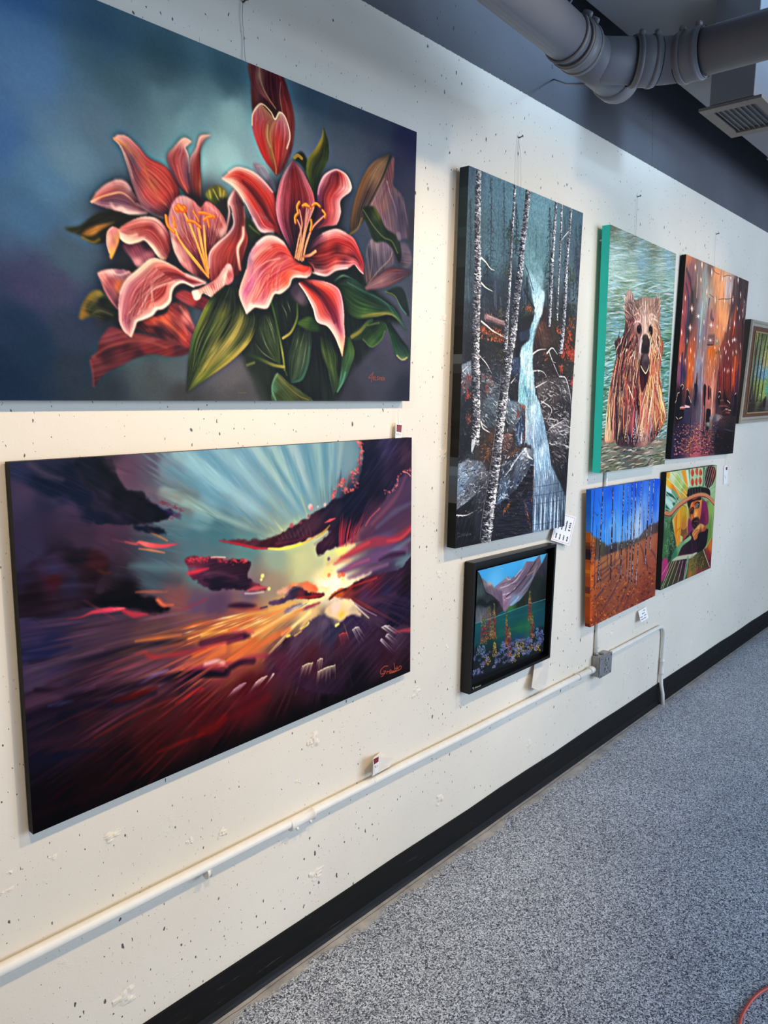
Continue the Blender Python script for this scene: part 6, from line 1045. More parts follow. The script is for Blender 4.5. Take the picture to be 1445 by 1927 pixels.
def paint_aspens():
    a = Art([(1112.4,921.9),(1242.4,901.0),(1232.5,1121.1),(1109.9,1180.6)],440,380,6)
    F, S, R = a.fill, a.stroke, a.rng
    a.view(1080,880,1270,1144)
    a.wash([(200,280,(36,104,206)),(400,260,(30,96,206)),(700,220,(28,92,206)),(950,140,(30,90,206)),(200,500,(40,116,214)),(400,480,(46,124,220)),(600,450,(44,120,216)),(900,400,(40,106,210)),(190,700,(60,136,220)),(350,780,(66,146,222)),(500,750,(96,166,226)),(450,640,(110,170,226)),(640,640,(110,170,226)),(740,620,(190,206,220)),(700,740,(170,196,220)),(780,560,(120,160,214)),(930,580,(100,150,220)),(840,600,(90,140,214))],3)
    for i in range(240): 
        x = 150 + 820 * R.random(); y = 150 + 650 * R.random()
        q = a.m([(x, y)])[0]
        if 0 <= q[0] < a.w and 0 <= q[1] < a.h: S([(x, y),(x, y + 70 + 60 * R.random())],14, a.a[int(q[1]), int(q[0])] * (.88 + .24 * R.random()),.4,1.5)
    F([(150,790),(200,770),(260,800),(340,850),(380,880),(460,850),(540,840),(640,820),(740,780),(840,660),(920,630),(970,620),(975,760),(700,900),(380,1000),(140,1060)],[(180,800,(150,96,40)),(300,860,(84,80,60)),(400,900,(70,66,66)),(560,870,(84,80,70)),(700,850,(90,80,74)),(820,740,(100,76,66)),(930,680,(84,60,56)),(250,950,(96,76,60)),(420,960,(60,50,60))],3, rough=3, rs=6)
    F([(100,1080),(240,1060),(320,1010),(420,970),(560,920),(720,850),(830,790),(880,760),(985,720),(985,1480),(700,1600),(100,1860)],[(200,1150,(214,110,40)),(350,1080,(170,110,66)),(500,1010,(176,110,70)),(700,930,(176,104,66)),(880,850,(180,100,66)),(940,900,(166,84,60)),(300,1250,(150,90,62)),(500,1200,(140,84,64)),(650,1100,(176,100,66)),(850,1100,(160,84,60)),(180,1350,(190,90,40)),(400,1400,(140,80,56)),(620,1350,(150,84,56)),(850,1300,(140,66,44)),(300,1600,(140,70,44)),(600,1500,(146,70,46)),(160,1700,(206,96,36)),(200,1780,(130,56,40)),(800,1450,(130,60,44))],2, smooth=False)
    F([(130,800),(190,770),(235,850),(240,1050),(190,1130),(120,1180)],[(170,820,(206,110,40)),(200,950,(150,80,44)),(160,1050,(196,96,40)),(140,900,(216,120,40))],3, rough=3, rs=6)
    a.daub(500,(110,900,980,1800),-.75,60,10,.3,.5,.4)
    # long slanting shadows
    for x, y, x2, y2, w in ((270,1270,120,1480,16),(410,1250,220,1520,26),(520,1260,330,1600,26),(620,1290,470,1640,24),(650,1310,560,1620,20),(480,1040,260,1200,16),(540,1000,260,1260,18),(590,1010,400,1190,14),(700,1290,640,1480,20),(400,1020,250,1130,14),(360,1120,240,1200,14),(460,1130,300,1290,18),(750,870,790,1060,22),(860,920,930,1040,22),(810,1060,830,1180,22),(560,1100,420,1290,18),(330,1370,200,1520,18)):
        S([(x, y),((x + x2) / 2 + 12,(y + y2) / 2),(x2, y2)],[w * .5, w, w * .7],(92,58,66),.7,2)
    for i in range(620):
        x = 110 + 860 * R.random(); y = 1180 + 640 * R.random() - (x - 110) * .12
        c = [(70,36,34),(196,96,40),(120,50,40),(226,130,50),(96,44,46),(160,80,50)][R.integers(6)]
        if x < 230: c = [(236,130,36),(206,80,30),(110,44,36),(244,150,50)][R.integers(4)]
        S([(x, y),(x + 8 * R.normal(), y + 8 * R.normal())],5 + 9 * R.random(), c,.75)
    for i in range(170):
        x = 120 + 110 * R.random(); y = 830 + 260 * R.random(); S([(x, y),(x + 5, y + 10)],8,[(236,130,36),(120,60,40),(60,40,40),(214,100,36)][i % 4],.8)
    for i in range(26):
        x = 240 + 710 * R.random(); y = 620 + 200 * R.random(); S([(x, y - 60),(x - 3, y + 130 + 60 * R.random())],5,[(96,84,84),(190,190,196),(70,60,66),(130,116,110)][i % 4],.7)
    for i in range(40):
        x = 700 + 280 * R.random(); S([(x,160 + 200 * R.random()),(x - 2,560 + 140 * R.random())],3,[(70,110,190),(140,176,226)][i % 2],.6)
    def trunk(x0, y0, x1, y1, w, white=.0):
        w *= 1.25
        S([(x0, y0),(x0 * .6 + x1 * .4 + 4, y0 * .6 + y1 * .4),(x1, y1)],[w * .5, w * .8, w],(44,34,48),.95)
        L = y1 - y0
        for i in range(int(L / 9)):
            t = R.random(); x = x0 + (x1 - x0) * t; y = y0 + L * t
            if R.random() < white * (.35 + .7 * abs(math.sin(y * .012 + x0))): S([(x + w * .1, y),(x + w * .2, y + 12)], w * .3,(206,202,206),.8)
            elif R.random() < .3: S([(x - w * .2, y),(x - w * .2, y + 14)], w * .3,(120,76,66),.8)
    for t in ((232,250,190,1040,10,.1),(325,240,270,1290,18,.2),(440,230,412,1255,20,.15),(562,200,522,1280,18,.25),(612,200,595,1230,12,.5),(660,180,622,1290,15,.5),(704,170,650,1300,18,.6),(766,170,700,1300,13,.95),(856,150,804,1080,17,.7),(904,130,858,920,14,.95),(258,660,240,1040,7,0),(350,330,348,700,5,0),(475,470,460,1110,7,.1),(235,850,230,1380,8,.1),(300,1000,300,1390,8,.3),(375,880,376,1110,8,0),(182,900,176,1150,20,0),(580,740,588,960,8,.2),(790,420,786,760,7,.2),(520,860,512,1030,7,.2),(680,800,676,960,8,.6)): trunk(*t)
    for q in ([(262,540),(230,500)],[(262,545),(280,520)],[(310,640),(345,610)],[(205,770),(180,690),(170,660)],[(436,290),(412,230)],[(440,280),(455,220)],[(318,400),(345,260)],[(655,300),(650,200)],[(745,330),(720,280)],[(300,440),(275,340)],[(650,430),(630,360)],[(550,420),(535,360)]): S(q,[7,2],(48,38,56),.85)
    for q in ([(840,1420),(850,1400),(856,1420)],[(862,1416),(866,1396)],[(872,1412),(880,1398),(884,1412)],[(892,1406),(898,1390)]): S(q,4,(70,36,36),.8)
    return a


def paint_chef():
    """invented portrait: bearded man, chin on hand, in a patchwork of shapes and rays"""
    a = Art([(1254.4,889.0),(1349.1,875.1),(1337.1,1068.8),(1242.7,1110.9)],440,400,14)
    F, S, R = a.fill, a.stroke, a.rng
    a.view(1220,860,1370,1112)
    a.wash([(300,300,(196,206,150)),(430,320,(190,206,160)),(600,200,(120,150,110)),(760,250,(150,176,140)),(920,350,(150,176,130)),(300,500,(176,206,190)),(260,700,(130,176,150)),(880,450,(160,190,140)),(860,800,(120,150,76)),(850,1000,(110,140,70)),(250,1000,(50,70,44)),(300,1300,(44,60,40)),(450,900,(160,130,60)),(400,1500,(60,56,44)),(700,1450,(66,60,40)),(820,1350,(110,50,40))],3)
    F([(255,215),(300,215),(300,260),(270,320),(255,330)],(240,166,36),1, smooth=False); F([(250,300),(300,320),(400,450),(470,560),(440,590),(380,520),(250,410)],[(270,340,(246,180,50)),(360,470,(236,130,20)),(440,560,(226,150,50))],1, smooth=False)
    F([(300,220),(400,210),(470,330),(540,430),(480,560),(400,420),(310,300)],[(340,250,(214,220,176)),(420,330,(170,196,110)),(480,450,(140,170,70)),(460,400,(190,206,130))],1, smooth=False)
    F([(460,195),(520,185),(555,420),(530,430)],(240,150,20),1, smooth=False); F([(520,185),(560,178),(580,400),(556,430)],(206,226,190),1, smooth=False); F([(470,480),(530,420),(545,520),(520,570),(470,580)],(220,160,50),1, smooth=False)
    F([(560,178),(790,140),(780,400),(740,430),(580,440)],(84,120,84),1, smooth=False)
    for x, y in ((612,220),(676,200),(726,220),(612,350),(670,345),(720,330)):
        F([(x, y - 70),(x + 34, y - 62),(x + 30, y + 66),(x, y + 70),(x - 34, y + 62),(x - 30, y - 66)],(176,206,160),1); F([(x, y - 56),(x + 24, y),(x + 4, y + 58),(x - 24, y + 4)],[(x - 10, y,(226,90,50)),(x + 12, y,(176,50,44))],1)
    F([(800,180),(850,130),(930,150),(940,250),(900,370),(840,430),(790,380)],[(830,250,(50,30,34)),(900,250,(110,30,36)),(860,380,(60,36,36))],1)
    for x in (800,822,850,880,912,938): S([(x,150),(x - 40,300),(x - 100,520)],6,(214,206,170),.85)
    F([(250,480),(420,560),(410,620),(330,560),(250,540)],(20,90,70),1, smooth=False); F([(250,410),(320,460),(330,520),(250,480)],(206,226,220),1, smooth=False); F([(330,430),(400,520),(415,590),(320,520)],(110,160,130),1, smooth=False); F([(245,560),(340,640),(370,660),(310,740),(240,640)],(190,214,200),1, smooth=False); F([(240,660),(310,745),(240,760)],(30,96,70),1, smooth=False); F([(330,640),(400,620),(350,690)],(40,110,80),1, smooth=False)
    for q in ([(250,290),(540,560)],[(310,210),(560,540)],[(250,400),(420,630)],[(245,500),(390,650)],[(240,600),(340,690)],[(380,205),(555,420)],[(300,290),(450,560)],[(240,720),(310,750)]): S(q,6,(236,226,180),.9)
    for q in ([(330,220),(470,400),(540,520)],[(420,220),(460,300)],[(850,540),(930,480)],[(860,450),(940,410)]): S(q,4,(150,110,90),.7)
    # greenery at the left
    F([(230,800),(310,800),(350,900),(390,1080),(390,1250),(320,1420),(200,1420),(215,1100)],[(260,850,(90,130,90)),(330,950,(50,76,50)),(280,1100,(70,110,70)),(350,1200,(40,60,44)),(230,1300,(76,116,70)),(300,1380,(36,56,40))],2)
    for i in range(90):
        x = 215 + 150 * R.random(); y = 820 + 570 * R.random(); S([(x, y),(x + 26, y + 30 * R.normal()),(x + 40 * R.random(), y + 60)],5,[(150,190,140),(30,46,36),(110,150,100),(60,90,60)][i % 4],.75)
    # building and window shapes
    F([(330,880),(460,680),(560,640),(560,1040),(400,1280),(360,1060)],[(370,900,(206,190,110)),(430,850,(226,150,40)),(400,1100,(226,140,40)),(520,700,(190,190,110)),(520,900,(206,160,70))],1, smooth=False)
    F([(360,860),(400,790),(390,1060),(370,1080)],(226,130,30),1, smooth=False); F([(415,760),(460,690),(450,980),(400,1260),(385,1240),(410,1000)],(236,160,40),1, smooth=False); F([(465,690),(520,690),(530,760),(530,960),(460,990)],[(490,740,(200,160,40)),(500,900,(190,130,40))],1, smooth=False); F([(455,1000),(490,1020),(535,980),(540,1060),(480,1110),(450,1080)],(130,80,50),1, smooth=False); F([(460,910),(510,910),(530,970),(490,1010),(455,1000)],(190,120,50),1, smooth=False)
    F([(440,1110),(490,1110),(540,1070),(545,1150),(480,1200),(440,1190)],(170,80,50),1, smooth=False); F([(440,1090),(480,1110),(470,1180),(440,1190)],(200,190,130),1, smooth=False)
    for q in ([(455,690),(470,675),(522,695),(530,760)],[(455,1000),(492,1020),(540,975)],[(445,1085),(488,1108),(545,1060)],[(395,800),(385,1060)],[(455,700),(440,990),(385,1250)],[(400,1030),(450,980)]): S(q,5,(90,60,36),.8)
    F([(740,560),(800,620),(860,600),(920,640),(880,1150),(800,1260),(820,900)],[(870,700,(140,170,90)),(850,1000,(110,140,70)),(780,600,(80,100,70))],1, smooth=False); S([(920,640),(890,900),(880,1150),(800,1270)],12,(176,200,130),.7,2)
    F([(725,640),(800,625),(835,760),(830,930),(730,960),(715,850)],[(780,700,(130,36,84)),(760,850,(96,30,66)),(820,800,(140,44,80))],1); F([(560,860),(600,900),(620,1040),(560,1080),(545,1000)],(130,44,96),1)
    # the man
    F([(545,500),(570,440),(740,420),(850,450),(850,560),(720,540),(545,560)],(30,26,26),1)
    for x in (575,610,650,690,725): S([(x,440),(x + 8,530)],6,(120,130,110),.8)
    F([(548,600),(600,570),(735,560),(735,760),(715,880),(690,960),(640,1000),(600,900),(570,780)],[(600,680,(236,130,50)),(640,640,(200,80,40)),(700,600,(240,150,60)),(620,840,(200,96,50)),(660,800,(246,176,90)),(715,800,(206,110,60)),(590,760,(120,50,36)),(690,850,(214,120,60)),(570,640,(40,26,30)),(650,720,(226,120,50)),(600,640,(226,150,100))],1)
    F([(545,640),(575,600),(640,590),(700,560),(735,560),(730,600),(660,610),(600,640),(570,720)],(30,22,26),1.5); F([(548,560),(620,570),(590,620),(560,690),(545,660)],(24,20,26),1)
    S([(650,660),(680,630),(715,640)],14,(28,18,22),.9); S([(580,740),(610,705),(635,715)],12,(28,18,22),.9)
    F([(655,680),(690,640),(715,660),(700,710),(670,715)],[(685,670,(120,130,120)),(700,690,(60,70,70))],1); F([(585,770),(610,725),(635,730),(625,780),(600,800)],[(610,750,(70,60,50)),(600,780,(40,34,36))],1); S([(655,690),(690,645),(716,665),(700,712),(662,712),(640,730)],5,(24,20,24),.9); S([(585,775),(610,730),(636,732),(626,782),(600,800)],5,(24,20,24),.9); a.dots([(692,682),(612,760)],8,(16,14,18),.9)
    S([(645,730),(655,790),(640,830),(670,840)],9,(250,190,110),.8); S([(600,800),(610,850),(625,890)],10,(240,150,70),.7); S([(690,720),(705,790)],14,(226,110,40),.7)
    F([(605,890),(640,850),(690,840),(715,880),(710,950),(680,1000),(640,1010),(610,960)],[(650,860,(30,20,24)),(690,900,(60,36,34)),(650,950,(40,26,28)),(700,950,(90,56,44))],2); S([(640,900),(670,892),(690,900)],8,(150,70,60),.8); S([(630,940),(650,970)],6,(130,90,70),.7)
    F([(440,1230),(560,1080),(640,1020),(820,1000),(830,1060),(800,1240),(700,1330),(420,1380)],[(480,1280,(56,30,44)),(600,1150,(40,28,36)),(700,1200,(26,22,28)),(780,1120,(30,26,34)),(560,1320,(46,28,40)),(760,1250,(24,20,26)),(640,1300,(50,24,44))],1)
    F([(610,1080),(620,1040),(700,950),(740,930),(800,980),(790,1030),(700,1060),(680,1130),(640,1160),(625,1120)],[(640,1060,(214,140,76)),(700,980,(226,170,96)),(760,950,(214,166,90)),(780,1000,(176,70,44)),(660,1120,(206,110,66)),(720,1040,(130,60,40)),(690,1050,(206,120,60))],1)
    for q in ([(625,1080),(660,1030),(700,1010)],[(640,1110),(680,1060),(710,1040)],[(655,1140),(685,1090),(705,1060)]): S(q,5,(110,50,36),.8)
    for q, c in (([(600,1150),(610,1250),(620,1340)],(110,30,80)),([(720,1150),(700,1240),(660,1300)],(96,26,56)),([(580,1080),(540,1160),(430,1240)],(140,160,110)),([(660,1160),(670,1260)],(90,40,60))): S(q,10, c,.7)
    F([(310,1440),(390,1260),(540,1130),(590,1100),(590,1150),(470,1250),(400,1400),(330,1450)],[(350,1380,(60,120,80)),(450,1240,(120,160,110)),(560,1140,(150,180,130))],1)
    F([(330,1440),(420,1380),(600,1350),(680,1330),(640,1400),(480,1430),(330,1460)],(190,190,160),1); S([(420,1380),(560,1355),(620,1350)],6,(130,50,60),.8)
    # arch
    for w, c, o in ((40,(130,50,50),6),(30,(226,150,110),0),(14,(240,190,110),-6),(6,(190,80,70),4),(4,(120,50,46),-14)): S([(235,775 + o),(310,785 + o),(400,690 + o),(520,600 + o),(640,540 + o),(740,520 + o),(830,545 + o),(920,640 + o)], w, c,.95)
    # lower fringe
    F([(185,1500),(210,1420),(250,1410),(275,1480),(270,1600),(220,1700),(180,1730)],(176,60,110),1)
    F([(290,1460),(540,1420),(520,1690),(180,1840),(180,1760),(260,1640)],[(350,1550,(76,66,40)),(450,1550,(70,40,50)),(250,1720,(60,70,40)),(500,1500,(66,36,50)),(380,1700,(70,60,40))],1, smooth=False)
    for x0, x1 in ((330,175),(360,200),(390,262),(440,336),(480,412),(530,490)): S([(x0,1450),(x1,1840 - (x1 - 175) * .42)],7,(226,206,170),.9)
    S([(300,1460),(190,1640)],6,(220,206,170),.8)
    F([(540,1400),(560,1390),(545,1560),(510,1700),(495,1690),(530,1520)],(120,160,120),1)
    F([(570,1440),(680,1340),(760,1300),(850,1530),(700,1620),(540,1690)],[(650,1400,(90,90,50)),(720,1450,(60,60,36)),(600,1550,(110,100,46)),(780,1500,(70,66,40)),(680,1600,(130,70,50)),(580,1640,(160,110,50))],1, smooth=False)
    for i in range(70):
        x = 560 + 260 * R.random(); y = 1370 + 250 * R.random(); S([(x, y),(x - 20, y + 40 * R.random()),(x - 30 * R.random(), y + 70)],5,[(176,150,76),(40,44,30),(110,120,60),(206,110,50)][i % 4],.7)
    F([(800,1300),(860,1150),(890,1140),(870,1530),(845,1530)],[(860,1250,(206,110,40)),(830,1350,(140,40,50)),(865,1450,(110,36,44))],1, smooth=False); S([(765,1290),(850,1530)],7,(226,220,190),.9)
    F([(660,1610),(760,1560),(830,1540),(700,1620)],(140,50,56),1); S([(780,1280),(840,1200),(870,1140)],8,(190,206,140),.7)
    return a


# ---------------------------------------------------------------- scene
import bpy
import bmesh
import random
from mathutils import Matrix, Vector

random.seed(7)
SC = bpy.context.scene
COL = SC.collection
W, H = 1445,1927
FPX = 1417.84                     # focal length in pixels of the 1445 wide frame
CAM_D, CAM_H = 1.52,1.63         # camera stands 1.52 m from the wall, 1.63 m up
RIGHT = np.array([0.67166431,-0.74075309,0.01232516])
UP = np.array([0.10138424,0.10838274,0.98892589])
FWD = np.array([0.73388574,0.66297665,-0.14789751])
CAM = np.array([0.0,-CAM_D, CAM_H])


def ray(px, py):
    return FWD + RIGHT * ((px - W / 2) / FPX) - UP * ((py - H / 2) / FPX)


def at(px, py, y=0.0):
    """point of the plane y = const (parallel to the wall) seen at a pixel of the photograph"""
    r = ray(px, py)
    return Vector(CAM + r * ((y - CAM[1]) / r[1]))


def atz(px, py, z=0.0):
    r = ray(px, py)
    return Vector(CAM + r * ((z - CAM[2]) / r[2]))


# ---------------------------------------------------------------- objects
def tag(o, label=None, cat=None, group=None, kind=None):
    if label: o['label'] = label
    if cat: o['category'] = cat
    if group: o['group'] = group
    if kind: o['kind'] = kind
    return o


def empty(name, loc, label, cat, group=None):
    o = bpy.data.objects.new(name, None)
    o.empty_display_size = .05
    COL.objects.link(o)
    o.location = loc
    return tag(o, label, cat, group)


def link(name, me, m, parent=None, smooth=False):
    """vertices are in room coordinates; a child keeps them through its parent's inverse"""
    o = bpy.data.objects.new(name, me)
    COL.objects.link(o)
    if m: me.materials.append(m)
    if parent is not None:
        o.parent = parent
        loc = parent.location
        if parent.parent: loc = loc + parent.parent.location
        me.transform(Matrix.Translation(-loc))
    if smooth:
        for p in me.polygons: p.use_smooth = True
    return o


def build(name, bm, m, parent=None, smooth=False):
    bmesh.ops.recalc_face_normals(bm, faces=bm.faces)
    me = bpy.data.meshes.new(name)
    bm.to_mesh(me); bm.free()
    return link(name, me, m, parent, smooth)


def box(bm, lo, hi, bev=0.0):
    r = bmesh.ops.create_cube(bm, size=1.0)
    lo, hi = Vector(lo), Vector(hi)
    for v in r['verts']:
        v.co = Vector((lo[i] + (hi[i] - lo[i]) * (v.co[i] + .5) for i in range(3)))
    if bev:
        es = list({e for v in r['verts'] for e in v.link_edges})
        bmesh.ops.bevel(bm, geom=es, offset=bev, segments=2, affect='EDGES', profile=.5)


def hexa(bm, f, b):
    """solid between front quad f and back quad b (same winding)"""
    vf = [bm.verts.new(p) for p in f]; vb = [bm.verts.new(p) for p in b]
    bm.faces.new(vf); bm.faces.new(vb[::-1])
    for i in range(4):
        j = (i + 1) % 4
        bm.faces.new((vf[j], vf[i], vb[i], vb[j]))


def tube(bm, pts, r, n=12, cap=True):
    """pipe along a polyline; r number or list"""
    P = [Vector(p) for p in pts]
    rs = r if hasattr(r, '__len__') else [r] * len(P)
    rings = []
    t0 = (P[1] - P[0]).normalized()
    a = Vector((0,0,1)) if abs(t0.z) < .9 else Vector((1,0,0))
    u = t0.cross(a).normalized()
    for i, p in enumerate(P):
        if i == 0: t = t0
        elif i == len(P) - 1: t = (P[i] - P[i - 1]).normalized()
        else: t = ((P[i] - P[i - 1]).normalized() + (P[i + 1] - P[i]).normalized()).normalized()
        u = (u - t * u.dot(t)).normalized(); v = t.cross(u)
        rings.append([bm.verts.new(p + (u * math.cos(2 * math.pi * k / n) + v * math.sin(2 * math.pi * k / n)) * rs[i]) for k in range(n)])
    for a_, b_ in zip(rings, rings[1:]):
        for k in range(n):
            bm.faces.new((a_[k], a_[(k + 1) % n], b_[(k + 1) % n], b_[k]))
    if cap:
        bm.faces.new(rings[0][::-1]); bm.faces.new(rings[-1])


def arc(c, a, b, n=8):
    """rounded corner at c coming from a and leaving to b (both already at the bend's ends)"""
    c, a, b = Vector(c), Vector(a), Vector(b)
    return [a * (1 - t) ** 2 + c * 2 * t * (1 - t) + b * t * t for t in [i / n for i in range(n + 1)]]


# ---------------------------------------------------------------- materials
def lin(c):
    c = np.asarray(c, float)
    return np.where(c <= .04045, c / 12.92,((np.maximum(c,0) + .055) / 1.055) ** 2.4)


def rgb(r, g, b):
    return tuple(float(x) for x in lin(np.array([r, g, b]) / 255)) + (1.0,)


class NT:
    def __init__(s, name):
        s.m = bpy.data.materials.new(name); s.m.use_nodes = True
        s.t = s.m.node_tree; s.p = s.t.nodes['Principled BSDF']

    def n(s, typ, **k):
        o = s.t.nodes.new('ShaderNode' + typ)
        for a, v in k.items():
            if a.startswith('i_'):
                key = a[2:]
                o.inputs[int(key) if key.isdigit() else key.replace('_', ' ')].default_value = v
            else: setattr(o, a, v)
        return o

    def l(s, a, b): s.t.links.new(a, b)

    def math(s, op, a, b=None, c=None, clamp=False):
        o = s.n('Math', operation=op, use_clamp=clamp)
        for i, x in enumerate((a, b, c)):
            if x is None: continue
            if isinstance(x,(int, float)): o.inputs[i].default_value = x
            else: s.l(x, o.inputs[i])
        return o.outputs[0]

    def mix(s, f, a, b):
        o = s.n('Mix', data_type='RGBA')
        for i, x in ((0, f),(6, a),(7, b)):
            if isinstance(x,(int, float, tuple)): o.inputs[i].default_value = x
            else: s.l(x, o.inputs[i])
        return o.outputs[2]

    def ramp(s, f, stops):
        o = s.n('ValToRGB'); e = o.color_ramp.elements
        while len(e) < len(stops): e.new(.5)
        for k,(p, c) in enumerate(stops):
            e[k].position = p; e[k].color = c if hasattr(c, '__len__') else (c, c, c,1)
        s.l(f, o.inputs[0]); return o.outputs[0]

    def pos(s): return s.n('NewGeometry').outputs['Position']

    def noise(s, v, scale, detail=3, rough=.5):
        o = s.n('TexNoise', i_Scale=scale, i_Detail=detail, i_Roughness=rough)
        s.l(v, o.inputs['Vector']); return o.outputs['Fac']

    def bump(s, h, strength=.4, dist=.01, prev=None):
        o = s.n('Bump', i_Strength=strength, i_Distance=dist); s.l(h, o.inputs['Height'])
        if prev is not None: s.l(prev, o.inputs['Normal'])
        return o.outputs[0]


def plain(name, c, rough=.5, metal=0.0, var=.06, scale=30, spec=.5, bump=0.0):
    t = NT(name)
    v = t.noise(t.pos(), scale,4)
    k = t.ramp(v,[(.3,1 - var),(.7,1 + var)])
    mul = t.n('Mix', data_type='RGBA', blend_type='MULTIPLY'); mul.inputs[0].default_value = 1
    mul.inputs[6].default_value = c; t.l(k, mul.inputs[7])
    t.l(mul.outputs[2], t.p.inputs['Base Color'])
    t.p.inputs['Roughness'].default_value = rough; t.p.inputs['Metallic'].default_value = metal
    t.p.inputs['Specular IOR Level'].default_value = spec
    if bump: t.l(t.bump(v, bump,.003), t.p.inputs['Normal'])
    return t.m


def paint_mat(name, rough=.42, spec=.35, relief=.15, rs=900):
    t = NT(name)
    c = t.n('Attribute', attribute_name='paint')
    t.l(c.outputs['Color'], t.p.inputs['Base Color'])
    t.p.inputs['Roughness'].default_value = rough; t.p.inputs['Specular IOR Level'].default_value = spec
    w = t.noise(t.pos(), rs,2)
    t.l(t.bump(w, relief,.0008), t.p.inputs['Normal'])
    return t.m


def wall_mat():
    t = NT('painted_concrete')
    P = t.pos()
    sep = t.n('SeparateXYZ'); t.l(P, sep.inputs[0])
    warp = t.n('Mapping'); t.l(P, warp.inputs['Vector']); warp.inputs['Scale'].default_value = (1,1,.55); warp.inputs['Rotation'].default_value = (0,.35,0)
    nz = t.n('TexNoise', i_Scale=60.0, i_Detail=2.0); t.l(P, nz.inputs['Vector'])
    off = t.n('VectorMath', operation='MULTIPLY_ADD'); t.l(nz.outputs['Color'], off.inputs[0]); off.inputs[1].default_value = (.010,.010,.010); t.l(warp.outputs[0], off.inputs[2])
    so = t.n('SeparateXYZ'); t.l(off.outputs[0], so.inputs[0]); flat = t.n('CombineXYZ'); t.l(so.outputs[0], flat.inputs[0]); t.l(so.outputs[2], flat.inputs[1])
    clus = t.noise(P,2.2,3,.6)
    masks = []
    for scale, rmax, lo in ((16.0,.0042,.10),(33.0,.0029,.06),(60.0,.0019,.12)):
        v = t.n('TexVoronoi', voronoi_dimensions='2D', i_Scale=scale, i_Randomness=1.0); t.l(flat.outputs[0], v.inputs['Vector'])
        cs = t.n('SeparateColor'); t.l(v.outputs['Color'], cs.inputs[0])
        k = t.math('POWER', cs.outputs[0],2.3)
        k = t.math('MULTIPLY', k, t.ramp(clus,[(.34,.42),(.6,1.1)]))
        r = t.math('MULTIPLY', k, rmax)
        d = t.math('DIVIDE', v.outputs['Distance'], scale)
        m = t.math('SUBTRACT', r, d); m = t.math('MULTIPLY', m,1200.0, clamp=True)
        masks.append((m, cs.outputs[1]))
    pit = t.math('MAXIMUM', t.math('MAXIMUM', masks[0][0], masks[1][0]), masks[2][0])
    dark = t.math('MAXIMUM', t.math('MULTIPLY', masks[0][0], t.math('GREATER_THAN', masks[0][1],.35)), t.math('MULTIPLY', masks[1][0], t.math('GREATER_THAN', masks[1][1],.4)))
    dark = t.math('MAXIMUM', dark, t.math('MULTIPLY', masks[2][0], t.math('GREATER_THAN', masks[2][1],.6)))
    big = t.noise(P,1.3,4,.55)
    white = t.ramp(big,[(.3, rgb(222,213,197)),(.7, rgb(234,226,211))])
    grey = t.ramp(big,[(.3, rgb(80,81,86)),(.7, rgb(96,97,103))])
    edge = t.math('ADD', sep.outputs[2], t.math('MULTIPLY', t.math('SUBTRACT', t.noise(P,90,2),.5),.006))
    up = t.math('MULTIPLY', t.math('SUBTRACT', edge,2.678),600.0, clamp=True)
    base = t.mix(up, white, grey)
    base = t.mix(t.math('MULTIPLY', dark,.9), base, rgb(52,50,52))
    t.l(base, t.p.inputs['Base Color'])
    t.p.inputs['Roughness'].default_value = .55; t.p.inputs['Specular IOR Level'].default_value = .3
    rough = t.noise(P,38,5,.6); fine = t.noise(P,220,2)
    spall = t.ramp(t.noise(P,9,5,.7),[(.63,0.0),(.70,1.0)])
    h = t.math('ADD', t.math('MULTIPLY', rough,.18), t.math('MULTIPLY', fine,.07))
    h = t.math('ADD', h, t.math('MULTIPLY', t.math('MULTIPLY', spall, t.noise(P,70,4,.7)),.35))
    h = t.math('SUBTRACT', h, t.math('MULTIPLY', pit,.8))
    t.l(t.bump(h,.55,.006), t.p.inputs['Normal'])
    return t.m


